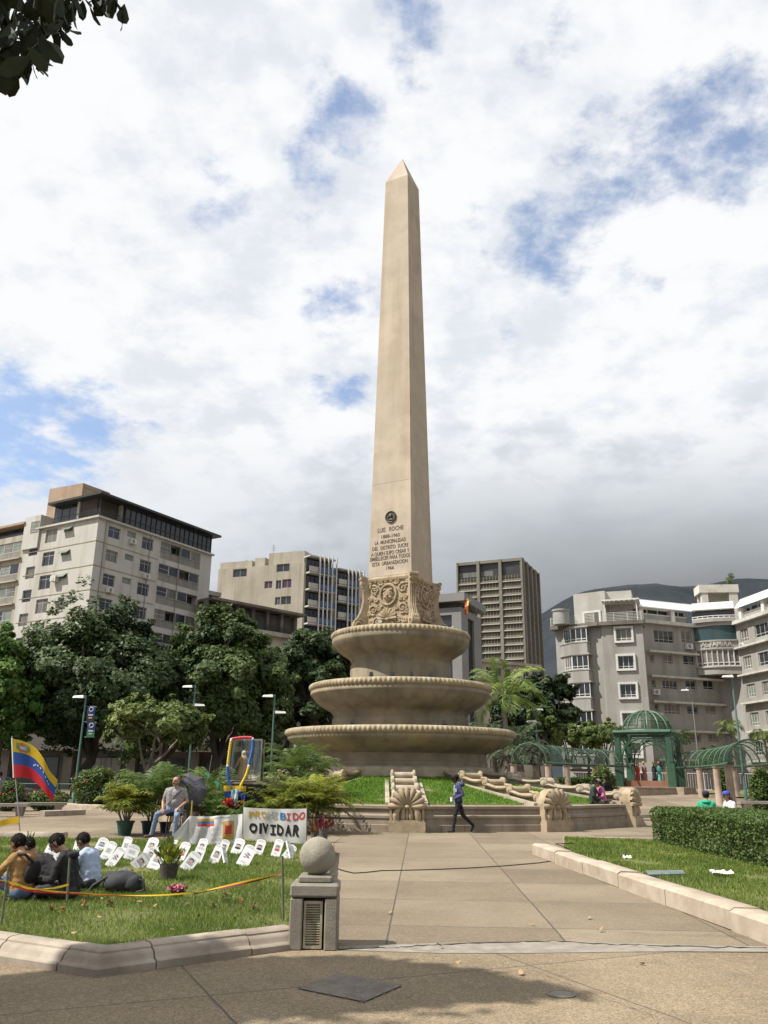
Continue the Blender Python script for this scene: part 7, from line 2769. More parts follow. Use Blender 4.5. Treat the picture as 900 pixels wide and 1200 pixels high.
# ------------------------------------------------------------------ the memorial on the left lawn
LZ = 0.15
def lg_(px, py):
 return ground(px, py, LZ)
WHITEB = mat('white card', (.74, .74, .72), (.66, .66, .64), 5, .7)
GREYB = mat('grey card print', (.45, .45, .46), (.6, .6, .6), 25, .8)
INK = flat('black ink', (.03, .03, .035), .8)
SKINP = flat('printed skin', (.52, .34, .26), .8)
BLUEP = flat('printed blue', (.10, .22, .45), .8)
REDP = flat('printed red', (.48, .06, .07), .8)
PINKP = flat('printed pink', (.62, .38, .40), .8)
GREYP_ = flat('printed grey', (.30, .30, .32), .8)
def placard(label, px, py, hpx, lean, turn, pic, wide=1.0, back=18):
 """tombstone-shaped memorial card leaning back on a peg, with a small portrait print"""
 back = 30
 lean = lean * 1.7 + 5
 g = lg_(px, py)
 k = ppm(g.y, LZ)
 H = hpx / k * 1.12
 W = .175 * wide
 root = thing('memorial_placard', label, 'placard', g, 'white tombstone shaped memorial placards on the lawn')
 Rm = Matrix.Rotation(rad(turn), 3, 'Z') @ Matrix.Rotation(rad(lean), 3, 'Y') @ Matrix.Rotation(rad(-back), 3, 'X')
 def P(x, y, z):
  return g + Rm @ Vector((x, y, z))
 arc = [(W / 2 * math.cos(a), H - W * .3 + W * .3 * math.sin(a)) for a in np.linspace(0, PI, 13)]
 poly = [(-W / 2, 0), (W / 2, 0)] + arc
 m_ = MB()
 m_.extrude(poly, g, Rm @ Vector((1, 0, 0)), Rm @ Vector((0, 0, 1)), Rm @ Vector((0, -1, 0)), -.012, .012)
 m_.build('board', WHITEB, root)
 m_ = MB()
 in_ = [(W * .42 * math.cos(a), H - W * .3 + W * .24 * math.sin(a)) for a in np.linspace(0, PI, 13)]
 m_.extrude(in_, g, Rm @ Vector((1, 0, 0)), Rm @ Vector((0, 0, 1)), Rm @ Vector((0, -1, 0)), .0122, .0145)
 m_.build('crest', GREYB, root)
 cloth, hair, kind = pic
 m_ = MB()
 def el(cx_, cz_, rx, rz, m, o):
  c = [P(cx_ + rx * math.cos(a), -o, cz_ + rz * math.sin(a)) for a in np.linspace(0, 2 * PI, 15)[:-1]]
  m_.add(c, [tuple(range(14))], m)
 def rc(x0, x1, z0, z1, m, o):
  m_.add([P(x0, -o, z0), P(x1, -o, z0), P(x1, -o, z1), P(x0, -o, z1)], [(0, 1, 2, 3)], m)
 zc = H * .50
 if kind == 'portrait':
  rc(-W * .31, W * .31, zc - H * .19, zc + H * .17, 0, .0135)
  el(0, zc - H * .12, W * .29, H * .075, 1, .0145)
  el(0, zc + H * .05, W * .21, H * .10, 2, .0150)
  el(0, zc + H * .015, W * .14, H * .07, 3, .0156)
 elif kind == 'map':
  for q in range(6):
   el(W * .16 * math.sin(q * 2.1), zc + H * (.11 - .04 * q), W * .12, H * .035, (1, 2, 4)[q % 3], .0140 + .0004 * q)
 else:
  for q in range(5):
   rc(-W * .28, W * (.28 - .1 * (q % 2)), zc + H * (.10 - .05 * q), zc + H * (.118 - .05 * q), 2, .0138)
 for q in range(2):
  rc(-W * .25, W * (.25 - .08 * q), H * (.20 - .05 * q), H * (.218 - .05 * q), 4, .0138)
 m_.build('print', [flat('print paper', (.45, .45, .46), .8), cloth, hair, SKINP, GREYP_], root)
 m_ = MB()
 m_.tube([P(0, .014, H * .6), Vector((P(0, 0, H * .6).x, P(0, .12, H * .6).y + .05, LZ - .02))], .006, 5)
 m_.build('peg', flat('wire peg', (.2, .2, .2)), root)
 return root
PT = lambda c, h=INK: (c, h, 'portrait')
BK_ = 'back row of memorial placards'
PL = [
 (57, 1003, 19, 4, 0, PT(BLUEP), 1.25, 'placard with a wide blue portrait, first of the back row from the left'),
 (92, 997, 14, 0, 6, PT(GREYP_), 1.3, 'wide pale placard of the back row above the dark haired boy in the hoodie'),
 (116, 997, 15, 5, 0, PT(BLUEP), 1.2, 'back row placard with a blue portrait right of the boys'),
 (144, 1002, 21, 4, 8, (INK, INK, 'text'), .9, 'tall narrow text placard in the back row left of the potted palm foot'),
 (174, 1000, 18, 3, -6, PT(GREYP_), 1.25, 'wide portrait placard in the back row below the dark pot'),
 (202, 998, 13, 0, 0, PT(REDP), 1.25, 'placard with a red portrait below the shoe of the man in grey'),
 (233, 1001, 18, 4, -4, PT(INK), 1.0, 'portrait placard standing against the white sheet'),
 (259, 1001, 17, 8, 6, PT(INK), .95, 'leaning portrait placard against the right half of the white sheet'),
 (275.5, 1001, 18, 5, -8, PT(INK), 1.15, 'wide dark portrait placard under the gap between the two banners'),
 (301, 1002, 18, 6, 0, PT(INK), 1.05, 'dark portrait placard under the middle of the painted banner'),
 (322, 1004, 20, 5, 0, PT(REDP), .95, 'placard with a red portrait under the right end of the painted banner'),
 (334, 1006, 17, 16, -10, PT(BLUEP), .9, 'leaning placard with a blue portrait left of the stone ball'),
 (342, 1007, 22, 10, 62, (GREYP_, GREYP_, 'text'), .9, 'placard seen from its edge beside the stone ball'),
 (52, 1011, 17, 22, 0, PT(REDP), .9, 'tilted placard with a red print behind the dark jacketed youth'),
 (67, 1013, 16, 10, 10, PT(BLUEP), 1.4, 'placard with a light blue picture between the two dark haired youths'),
 (121, 1008, 22, 9, 0, (INK, INK, 'text'), 1.0, 'leaning text placard in the middle row right of the boy in the light blue shirt'),
 (151, 1008, 18, 8, 14, (GREYP_, GREYP_, 'text'), 1.3, 'wide pale placard in the middle row left of the plant pot with yellow leaves'),
 (208.5, 1010, 23, 6, -6, PT(REDP), 1.0, 'placard with a red portrait right behind the yellow leaved pot'),
 (228, 1013, 21, 7, 4, PT(PINKP), 1.0, 'placard with a pink portrait standing third from the yellow leaved pot'),
 (249, 1012, 22, 8, 0, PT(GREYP_), .95, 'narrow grey portrait placard in the middle row below the white sheet'),
 (265, 1013, 21, 12, 68, (GREYP_, GREYP_, 'text'), .9, 'placard turned edge on in the middle row'),
 (127, 1016, 24, 14, 0, (BLUEP, REDP, 'map'), .85, 'narrow leaning placard with a red and blue print right of the light blue shirt'),
 (156, 1017, 21, 26, 6, PT(GREYP_), 1.1, 'strongly tilted pale placard with a small portrait in the front row'),
 (130, 1032, 22, 34, 8, PT(INK), .9, 'strongly tilted placard nearest the backpack'),
 (178, 1019, 27, 8, -4, PT(GREYP_), 1.15, 'large front placard just left of the yellow leaved pot'),
 (172, 1009, 16, 14, 4, PT(GREYP_), 1.1, 'pale placard half hidden behind the large front placard by the yellow pot'),
 (216, 1020, 23, 16, 0, PT(GREYP_), 1.1, 'tilted grey portrait placard in the front row right of the yellow leaved pot'),
 (283, 1015, 25, 10, -4, (BLUEP, REDP, 'map'), 1.2, 'large front placard with a blue and red map like print'),
]
for px, py, hp, lean, turn, pic, wd, lab in PL:
 placard(lab, px, py, hp * .95, lean, turn, pic, wd)
# ---- banners
CLOTHW = mat('white cloth', (.74, .73, .71), (.68, .67, .65), 2, .85, trans=.15)
def cloth_patch(root, name, corners, m, nu=24, nv=10, wave=.03, thick=.004, fold=2.2, seed_=0.0):
 """cloth hung between four points TL, TR, BR, BL; returns a surface function"""
 TL, TR, BR, BL = [Vector(c) for c in corners]
 nrm = (TR - TL).cross(TL - BL).normalized()
 def q(u, v, o=0.0):
  p = TL * (1 - u) * (1 - v) + TR * u * (1 - v) + BR * u * v + BL * (1 - u) * v
  w = wave * (math.sin(u * PI * fold + seed_ + v * 1.3) * .6 + math.sin(u * PI * fold * 2.3 + v * 4 + seed_) * .4)
  sag = -.02 * math.sin(PI * u) * (1 - v)
  return p + nrm * (w + o) + Vector((0, 0, sag))
 m_ = MB()
 for o, flip in ((thick, False), (0.0, True)):
  vs = [q(i / nu, j / nv, o) for j in range(nv + 1) for i in range(nu + 1)]
  fs = []
  for j in range(nv):
   for i in range(nu):
    a, b, c, d = j * (nu + 1) + i, j * (nu + 1) + i + 1, (j + 1) * (nu + 1) + i + 1, (j + 1) * (nu + 1) + i
    fs.append((a, b, c, d) if flip else (d, c, b, a))
  m_.add(vs, fs)
 o_ = m_.build(name, m, root, smooth=60)
 return q, o_
YB = lg_(322, 990).y + .05
pr = thing('protest_banner', 'white cloth banner with coloured and black painted letters strung at the back of the lawn', 'banner', lg_(322, 990))
cs_ = [at(285.4, 946, YB), at(359.3, 947.5, YB), at(358.8, 989.5, YB), at(285.2, 982, YB)]
q, cl = cloth_patch(pr, 'cloth', cs_, CLOTHW, wave=.018, fold=2.6)
LET = {'y': flat('painted yellow', (.52, .30, .03), .8), 'g': flat('painted grey', (.40, .40, .42), .8), 'b': flat('painted blue', (.05, .16, .38), .8), 'r': flat('painted red', (.50, .05, .06), .8), 'k': flat('painted black', (.015, .015, .018), .8)}
def paint(root, s, u0, u1, v0, v1, col, name='lettering', off=.010, bold=.035):
 if s == 'I':
  m_ = MB()
  w = u1 - u0
  t = (v1 - v0) * .2
  for a, b, c, d in ((u0, u1, v0, v0 + t), (u0 + w * .33, u1 - w * .33, v0 + t, v1 - t), (u0, u1, v1 - t, v1)):
   m_.quad(q(a, d, off), q(b, d, off), q(b, c, off), q(a, c, off))
  return m_.build(name, col, root)
 vs, fs = text_geo(s, 1.0, 0.0, offset=bold)
 x0, x1 = min(v.x for v in vs), max(v.x for v in vs)
 y0, y1 = min(v.y for v in vs), max(v.y for v in vs)
 m_ = MB()
 sk, wb = rng.normal() * .10, rng.normal() * .07
 P_ = []
 for v in vs:
  a, b = (v.x - x0) / (x1 - x0), (v.y - y0) / (y1 - y0)
  a2 = a + sk * (b - .5) + .05 * math.sin(b * 5 + sk * 40)
  b2 = b + wb * (a - .5) + .04 * math.sin(a * 6 + wb * 50)
  P_.append(q(u0 + (u1 - u0) * a2, v1 + (v0 - v1) * b2, off))
 m_.add(P_, fs)
 return m_.build(name, col, root)
us = np.linspace(.085, .985, 10)
for i, (ch, c) in enumerate(zip('PROHIBIDO', 'yyyggbrrr')):
 j = rng.normal() * .015
 w_ = .62 if ch == 'I' else .93
 a, b = us[i], us[i] + (us[i + 1] - us[i]) * w_
 paint(cl, ch, a, b, .12 + j, .345 + j, LET[c])
wd_ = {'O': 1.15, 'l': .38, 'V': .9, 'I': .8, 'D': .9, 'A': .95, 'R': 1.0}
tot = sum(wd_[c] for c in 'OlVIDAR')
u = .095
for ch in 'OlVIDAR':
 w_ = wd_[ch] / tot * .83
 j = rng.normal() * .012
 paint(cl, ch, u, u + w_ * .84, .49 + j, .825 + j, LET['k'], bold=.06)
 u += w_
m_ = MB()
for c in ((cs_[0], cs_[3]), (cs_[1], cs_[2])):
 m_.tube([c[0] + Vector((0, .03, .06)), Vector((c[1].x, c[1].y + .03, 0.1))], .016, 6)
m_.build('sticks', BARKP, pr)
wb_ = thing('white_sheet', 'long white cloth with printed text, a small flag and an orange picture', 'banner', lg_(250, 992))
YS = YB - .35
cs2 = [at(222, 956.5, YS), at(284.3, 953.5, YS + .15), at(283.6, 988, YS + .1), at(221.5, 992, YS - .1)]
q, cl2 = cloth_patch(wb_, 'cloth', cs2, CLOTHW, wave=.05, fold=3.4, seed_=1.0)
def patch(root, name, u0, u1, v0, v1, col, off=.012, n=4):
 m_ = MB()
 for i in range(n):
  for j in range(n):
   a, b = u0 + (u1 - u0) * i / n, u0 + (u1 - u0) * (i + 1) / n
   c, d = v0 + (v1 - v0) * j / n, v0 + (v1 - v0) * (j + 1) / n
   m_.quad(q(a, d, off), q(b, d, off), q(b, c, off), q(a, c, off))
 return m_.build(name, col, root)
for k, c in enumerate(('y', 'b', 'r')):
 patch(cl2, 'flag_stripe', .15, .46, .09 + .085 * k, .175 + .085 * k, LET[c])
patch(cl2, 'picture', .63, .84, .22, .84, flat('orange print', (.50, .30, .05), .8))
patch(cl2, 'picture_figure', .67, .80, .34, .66, LET['r'], .016)
patch(cl2, 'picture_figure', .70, .76, .26, .38, flat('print cream', (.62, .48, .30), .8), .019)
m_ = MB()
for r in range(12):
 a, b = .06, (.58 if r % 4 != 3 else .40)
 u = a
 while u < b:
  w_ = .015 + .03 * rng.random()
  v = .42 + .043 * r
  m_.quad(q(u, v + .014, .012), q(u + w_, v + .014, .012), q(u + w_, v, .012), q(u, v, .012))
  u += w_ + .012
for u in np.arange(.47, .76, .03):
 m_.quad(q(u, .10, .012), q(u + .022, .10, .012), q(u + .022, .06, .012), q(u, .06, .012))
m_.build('printed_lines', GREYP_, cl2)
q, cl3 = cloth_patch(wb_, 'side_cloth', [at(222, 956.5, YS), at(223, 957, YS + .02), at(222.3, 992, YS - .08), at(191, 990.5, YS - .3)], CLOTHW, wave=.03, fold=1.3, nu=10)
m_ = MB()
a = at(225.5, 938, YS + .05)
m_.tube([a, Vector((at(221, 990, YS).x, YS + .02, .1))], .016, 6)
m_.build('stick', mat('yellow bamboo', (.42, .32, .08), (.33, .25, .06), 6, .6), wb_)
# ---- small national flag on a pole
YFL = ground(25, 986).y
fl_ = thing('national_flag', 'yellow blue and red flag with white stars flying from a thin pole', 'flag', ground(25, 986))
m_ = MB()
pt0, pt1 = at(14, 862.5, YFL), ground(25, 986)
m_.tube([pt1 - Vector((0, 0, .05)), pt0], .014, 8)
m_.build('pole', flat('grey flag pole', (.35, .35, .36), .5), fl_, smooth=60)
m_ = MB()
m_.tube([at(14.2, 865, YFL - .005), at(16.2, 911.5, YFL - .005)], .024, 8)
m_.build('sleeve', WHITEB, fl_, smooth=60)
FC = [mat('flag yellow cloth', (.66, .46, .02), (.60, .40, .02), 3, .7, trans=.25), mat('flag blue cloth', (.03, .09, .36), (.025, .07, .30), 3, .7, trans=.2), mat('flag red cloth', (.58, .02, .035), (.50, .02, .03), 3, .7, trans=.25)]
topc = [(14.4, 865.5), (28, 869), (40, 875), (50, 887), (58, 903), (67.5, 914)]
botc = [(16.3, 911.5), (27, 911), (37, 914), (46, 921), (54, 931), (61.5, 940.5)]
def cr_(P, t):
 n = len(P) - 1
 x = min(t * n, n - 1e-6)
 i = int(x)
 f = x - i
 g = lambda k: Vector(P[min(max(k, 0), n)])
 p0, p1, p2, p3 = g(i - 1), g(i), g(i + 1), g(i + 2)
 return .5 * (2 * p1 + (p2 - p0) * f + (2 * p0 - 5 * p1 + 4 * p2 - p3) * f * f + (3 * p1 - p0 - 3 * p2 + p3) * f ** 3)
def fq(u, v, o=0.0):
 a, b = cr_(topc, u), cr_(botc, u)
 p = a.lerp(b, v)
 dep = .10 * math.sin(u * 7.5 - v * 1.5) * u ** .5 + .18 * u
 return at(p.x, p.y, YFL - .02 + dep - o)
m_ = MB()
NU, NV = 26, 12
for o in (.002, -.002):
 vs = [fq(i / NU, j / NV, o) for j in range(NV + 1) for i in range(NU + 1)]
 for band in range(3):
  fs = []
  for j in range(band * NV // 3, (band + 1) * NV // 3):
   for i in range(NU):
    a, b, c, d = j * (NU + 1) + i, j * (NU + 1) + i + 1, (j + 1) * (NU + 1) + i + 1, (j + 1) * (NU + 1) + i
    fs.append((d, c, b, a) if o > 0 else (a, b, c, d))
  m_.add(vs, fs, band)
clf = m_.build('cloth', FC, fl_, smooth=180)
m_ = MB()
for k in range(8):
 an = PI * (.08 + .84 * k / 7)
 u0_, v0_ = .62 - .20 * math.cos(an), .575 - .16 * math.sin(an)
 ring_ = [fq(u0_ + .020 * (1 if s % 2 == 0 else .45) * math.cos(s * PI / 5 + .3), v0_ + .034 * (1 if s % 2 == 0 else .45) * math.sin(s * PI / 5 + .3), .012) for s in range(10)]
 m_.add(ring_[::-1], [tuple(range(10))])
m_.build('stars', flat('white star', (.8, .8, .8), .8), clf)
m_ = MB()
for (u0_, u1_, v0_, v1_, mi_) in ((.14, .19, .06, .15, 0), (.19, .25, .06, .15, 1), (.14, .25, .15, .23, 2), (.08, .13, .08, .24, 3), (.26, .31, .08, .24, 3), (.11, .28, .24, .28, 4)):
 m_.quad(fq(u0_, v1_, .012), fq(u1_, v1_, .012), fq(u1_, v0_, .012), fq(u0_, v0_, .012), mi_)
m_.build('coat_of_arms', [flat('arms red', (.45, .06, .05)), flat('arms brown', (.3, .2, .08)), flat('arms blue', (.3, .36, .5)), flat('arms green', (.1, .2, .07)), flat('arms scroll', (.3, .12, .1))], clf)
# yellow fringed pennant lower on the same pole
pn = thing('yellow_pennant', 'yellow fringed pennant tied low on the flag pole', 'pennant', at(10, 966, YFL))
m_ = MB()
NU = 12
tp = [(-24, 962), (-8, 963), (8, 959.5), (22, 956.5)]
bt_ = [(-24, 968), (-8, 969), (8, 966.5), (22.5, 964.5)]
for o in (0, .003):
 vs = [at(*cr_(tp, i / NU).lerp(cr_(bt_, i / NU), j / 2), YFL - .05 - o + .03 * math.sin(i * .9)) for j in range(3) for i in range(NU + 1)]
 fs = [((j + 1) * (NU + 1) + i, (j + 1) * (NU + 1) + i + 1, j * (NU + 1) + i + 1, j * (NU + 1) + i) for j in range(2) for i in range(NU)]
 m_.add(vs, fs)
for i in range(40):
 p = cr_(bt_, i / 39)
 a, b = at(p.x, p.y - .3, YFL - .05), at(p.x + .2, p.y + 2.0, YFL - .06)
 m_.tube([a, b], .006, 3)
m_.build('cloth', FC[0], pn, smooth=60)
# ---- tape on thin stakes round the lawn
STK = mat('old green stake', (.16, .17, .11), (.11, .115, .08), 6, .8)
stk = []
for (x0, y0, x1, y1, lab) in ((10, 1016.5, 1.5, 1084, 'leaning thin stake at the left edge holding the tape'), (81.7, 1006, 79, 1060, 'greenish stake beside the boy in the black hoodie'), (330.7, 1003, 332.8, 1079, 'thin metal stake left of the ball post')):
 b = lg_(x1, y1)
 m_ = MB()
 m_.tube([b - Vector((0, 0, .12)), at(x0, y0, b.y)], .014, 8)
 o_ = m_.build('tape_stake', STK, smooth=60)
 tag(o_, lab, 'stake', 'stakes holding the tape')
 stk.append(b.y)
Y1, Y2, Y3 = stk
def tape(path, col, wpx, label, part=None):
 """ribbon hung along points (px, py, Y)"""
 m_ = MB()
 P = []
 n = len(path) - 1
 for s in range(n * 10 + 1):
  t = s / (n * 10)
  P.append(cr_(path, t))
 vs = []
 for i, p in enumerate(P):
  w = wpx * (.75 + .25 * math.cos(i * .35))
  vs += [at(p.x, p.y - w / 2, p.z), at(p.x, p.y + w / 2, p.z + .012 * math.sin(i * .35))]
 m_.add(vs, [(2 * i, 2 * i + 1, 2 * i + 3, 2 * i + 2) for i in range(len(P) - 1)])
 return m_.build('ribbon', col, part)
tp_ = thing('barrier_tape', 'yellow and red ribbon tape strung between the thin stakes around the lawn', 'tape', lg_(180, 1058))
tape([(-30, 1028, Y1 + .1), (10, 1033, Y1), (34, 1041, (Y1 + Y2) / 2), (60, 1041, (Y1 + Y2) / 2 + .1), (81, 1036.5, Y2)], FC[0], 2.6, '', tp_)
tape([(-30, 1031, Y1 + .1), (10, 1037, Y1), (36, 1044, (Y1 + Y2) / 2), (80, 1047, Y2), (165, 1050.3, Y2 + .5)], FC[2], 2.2, '', tp_)
tape([(10, 1034.5, Y1), (40, 1041.5, (Y1 + Y2) / 2), (80, 1046, Y2), (165, 1049.5, Y2 + .3), (227, 1046, (Y2 + Y3) / 2), (253, 1041, (Y2 + Y3) / 2 + .1), (330, 1022.5, Y3)], FC[0], 2.0, '', tp_)
tape([(227, 1047.4, (Y2 + Y3) / 2), (253, 1042.3, (Y2 + Y3) / 2 + .1), (290, 1034.5, Y3 + .05), (330, 1024.5, Y3)], flat('dark red tape', (.22, .02, .05), .6), 2.2, '', tp_)
# ---- small plants on the lawn
def small_pot(label, px, py, w, h, m, leaf_m, nl, lw, spread, rise, group=None, z=LZ, long_=.16):
 g_ = ground(px, py, z)
 k = ppm(g_.y, z)
 r, hh = w / 2 / k, h / k
 root = thing('potted_plant', label, 'plant', g_, group)
 MB().lathe([(r * .8, 0), (r, hh * .9), (r * 1.05, hh), (r * .9, hh), (r * .85, hh * .85)], 16, g_, cap=False).build('pot', m, root, smooth=40)
 P = ellip((0, 0, hh + rise * .5), (spread, spread, rise), nl, .3)
 P[:, 2] = np.maximum(P[:, 2], hh * .5)
 V, F, T = big_leaves(P, P - np.array([0, 0, hh * .2]) + rng.normal(size=P.shape) * .05, long_, lw, .5)
 np_mesh('leaves', V, F, leaf_m, root, np.clip(T, 0, 1))
 return root
CROT = leafmat('croton leaf', (.30, .32, .04), (.09, .14, .03), .35, .3, 9.0)
small_pot('dark pot of yellow green variegated leaves standing among the placards', 197, 1031, 22, 17, mat('mossy dark pot', (.05, .045, .04), (.09, .08, .07), 20, .9, bump=.01, bscale=60), CROT, 90, .055, .17, .16)
small_pot('small pot with a thin sprig left of the first placards', 31, 1003, 10, 10, mat('worn grey pot', (.12, .115, .10), (.07, .065, .06), 12, .9), LF_PALM, 18, .025, .06, .12)
small_pot('pot of dark red leaves behind the stone ball', 379, 985, 11, 12, mat('worn grey pot', (0, 0, 0)), leafmat('dark red leaf', (.16, .015, .03), (.10, .02, .03), .3, .2, 4), 60, .05, .18, .12, z=0.05, long_=.14)
small_pot('small pot of brown orange leaves beside the dark red pot plant', 368, 984, 8, 8, mat('worn grey pot', (0, 0, 0)), leafmat('rust leaf', (.22, .10, .03), (.14, .07, .03), .3, .2, 4), 40, .04, .11, .13, z=0.05, long_=.1)
def flower_clump(label, px, py, wpx, hpx, petals, n, name='flower_clump', stem=True):
 g_ = lg_(px, py)
 k = ppm(g_.y, LZ)
 r, h = wpx / 2 / k, hpx / k
 root = thing(name, label, 'flowers', g_)
 P = ellip((0, 0, h * .75), (r, r * .8, h * .3), n, .3)
 V, F, T = cards(P, .05, .045, .5 + .2 * rng.normal(size=n), .2)
 np_mesh('petals', V, F, petals, root, T)
 P = ellip((0, 0, h * .4), (r * .9, r * .7, h * .4), n, .2)
 P[:, 2] = np.maximum(P[:, 2], 0.01)
 V, F, T = cards(P, .06, .025, .5 + .2 * rng.normal(size=n), .1)
 np_mesh('leaves', V, F, LF_HEDGE, root, T)
 return root
flower_clump('cut pink flowers lying in a clump in the middle of the lawn', 207, 1052, 23, 14, PINKF, 150)
DRYP = mat('rust petals', (.24, .075, .04), (.13, .09, .03), 9, .7)
GR = 'small red and orange plants dotted over the lawn'
for px, py, h_, c, lab in ((153, 1034, 15, REDF, 'red celosia spike beside the backpack'), (98, 1066, 11, mat('orange petals', (.42, .16, .04), (.32, .12, .03), 9, .7), 'orange spike in front of the boy in the hoodie'), (128, 1063, 9, DRYP, 'small dark reddish spike below the backpack'), (60, 1070, 8, DRYP, 'reddish sprig near the left stake'),
      (72, 1072, 9, mat('orange petals', (0, 0, 0)), 'pale orange sprig near the greenish stake'), (264, 1058, 13, DRYP, 'reddish leaved sprig right of the pink flowers'), (281, 1062, 10, mat('orange petals', (0, 0, 0)), 'orange sprig on the lawn between pink flowers and ball post'), (297, 1070, 11, DRYP, 'reddish sprig nearest the front kerb'), (250, 1066, 7, DRYP, 'low dark reddish sprig below the pink flowers')):
 g_ = lg_(px, py)
 k = ppm(g_.y, LZ)
 h = h_ / k
 r_ = thing('flower_spike', lab, 'plant', g_, GR)
 P = np.stack([rng.normal(size=24) * .012, rng.normal(size=24) * .012, h * (.4 + .6 * rng.random(24))], 1)
 V, F, T = cards(P, .035, .016, np.full(24, .5), .1, np.array([0, 0, 1.0]))
 np_mesh('petals', V, F, c, r_, T)
 P = np.stack([rng.normal(size=14) * .03, rng.normal(size=14) * .03, h * .5 * rng.random(14) + .01], 1)
 V, F, T = cards(P, .06, .02, np.full(14, .5), .1, np.array([0, 0, 1.0]))
 np_mesh('leaves', V, F, LF_PALM, r_, T)
DRY = [mat('dry leaf brown', (.20, .10, .045), (.14, .07, .03), 9, .8), mat('dry leaf tan', (.36, .26, .13), (.27, .19, .09), 9, .8), mat('dry leaf dark', (.06, .05, .03), (.04, .035, .02), 9, .8)]
proto = []
for c in DRY:
 V, F, T = big_leaves(np.zeros((1, 3)), np.array([[1.0, .1, .05]]), .11, .06, .5)
 me = np_mesh('fallen_leaf', V, F, c)
 proto.append(me)
k = 0
LEAFPX = [(58, 1052), (120, 1080), (44, 1090), (150, 1072), (178, 1068), (231, 1080), (222, 1063), (160, 1060), (310, 1088), (275, 1080), (90, 1098), (190, 1052), (205, 1096), (140, 1095), (24, 1075), (246, 1092), (120, 1058), (287, 1053)]
for px, py in LEAFPX:
 o_ = proto[k] if k < 3 else proto[k % 3].copy()
 if k >= 3:
  COL.objects.link(o_)
 g_ = lg_(px, py)
 o_.location = (g_.x, g_.y, LZ + .045)
 o_.rotation_euler = (rng.normal() * .3, rng.normal() * .3, rng.uniform(0, 6))
 o_.scale = (.5, .5, .5)
 tag(o_, 'dry fallen leaf lying on the left lawn', 'leaf', 'fallen leaves on the left lawn')
 k += 1
for px, py in ((540, 1128), (690, 1078), (702, 1093), (455, 1072), (628, 1085), (520, 1112), (835, 1058), (612, 1145), (748, 1130)):
 o_ = proto[1].copy()
 COL.objects.link(o_)
 g_ = ground(px, py)
 o_.location = (g_.x, g_.y, .02)
 o_.rotation_euler = (rng.normal() * .2, rng.normal() * .2, rng.uniform(0, 6))
 o_.scale = (.7, .7, .7)
 tag(o_, 'small tan leaf lying on the paved path', 'leaf', 'fallen leaves on the paved path')
# ---- statue of a robed woman in a glass case on a draped table, ringed by a bead garland
YM = 25.6
GOLD = mat('gilded robe', (.62, .43, .16), (.50, .32, .10), 5, .45)
cb = at(286, 916, YM)
tab = thing('draped_table', 'dark cloth covered table under the glass case', 'table', (cb.x, YM + .3, .05))
kx = ppm(YM, cb.z)
tw_ = 42 / kx
m_ = MB()
m_.box((cb.x + .12, YM + .4, cb.z - .04), (tw_, .8, .06))
m_.build('tabletop', flat('table board', (.25, .2, .15)), tab)
m_ = MB()
m_.box((cb.x + .12, YM + .4, (cb.z - .07 + .35) / 2 + .1), (tw_ - .06, .76, cb.z - .45))
m_.build('tablecloth', mat('black cloth', (.018, .018, .02), (.03, .03, .032), 4, .9), tab)
for sx in (-1, 1):
 for sy in (-1, 1):
  MB().box((cb.x + .12 + sx * tw_ * .45, YM + .4 + sy * .34, .28), (.05, .05, .5)).build('leg', FRAMED, tab)
case = thing('glass_case', 'tall clear glass case holding a gilded robed figure', 'glass case', (cb.x, YM + .4, cb.z))
x0, x1 = at(267.5, 900, YM + .1).x, at(305.5, 900, YM + .1).x
z0, z1 = cb.z, at(286, 867, YM + .1).z
y0, y1 = YM + .1, YM + .72
def clear_glass():
 m = bpy.data.materials.new('clear case glass')
 m.use_nodes = True
 nt = NT(m.node_tree)
 g_ = nt.node('ShaderNodeBsdfGlossy')
 g_.inputs['Roughness'].default_value = .05
 t_ = nt.node('ShaderNodeBsdfTransparent')
 t_.inputs[0].default_value = (.93, .95, .93, 1)
 f_ = nt.node('ShaderNodeFresnel')
 f_.inputs['IOR'].default_value = 1.5
 mx = nt.node('ShaderNodeMixShader')
 nt.l.new(nt.math('ADD', f_.outputs[0], .04), mx.inputs[0])
 nt.l.new(t_.outputs[0], mx.inputs[1])
 nt.l.new(g_.outputs[0], mx.inputs[2])
 nt.l.new(mx.outputs[0], nt.n['Material Output'].inputs[0])
 return m
CG = clear_glass()
for a, b, c, d in (((x0 + x1) / 2, y0, x1 - x0, .008), ((x0 + x1) / 2, y1, x1 - x0, .008), (x0, (y0 + y1) / 2, .008, y1 - y0 - .02), (x1, (y0 + y1) / 2, .008, y1 - y0 - .02)):
 MB().box((a, b, (z0 + z1) / 2 + .02), (c, d, z1 - z0)).build('glass_pane', CG, case)
m_ = MB()
for x in (x0, x1):
 for y in (y0, y1):
  m_.box((x, y, (z0 + z1) / 2 + .02), (.018, .018, z1 - z0 + .01))
for z in (z0 + .03, z1 + .02):
 for y in (y0, y1):
  m_.box(((x0 + x1) / 2, y, z), (x1 - x0 - .02, .016, .016))
m_.build('frame', flat('case frame', (.36, .36, .33), .4), case)
m_ = MB()
m_.box(((x0 + x1) / 2, (y0 + y1) / 2, z0 + .012), (x1 - x0 + .06, y1 - y0 + .06, .024))
m_.build('base_board', flat('pale base board', (.45, .42, .36)), case)
sp = Vector((at(284.5, 905, YM + .4).x, YM + .4, z0 + .03))
hS = at(284, 879.5, YM + .4).z - sp.z
stt = thing('robed_statue', 'gilded statue of a robed woman with pale veil inside the glass case', 'statue', sp)
m_ = MB()
s_ = hS / 1.0
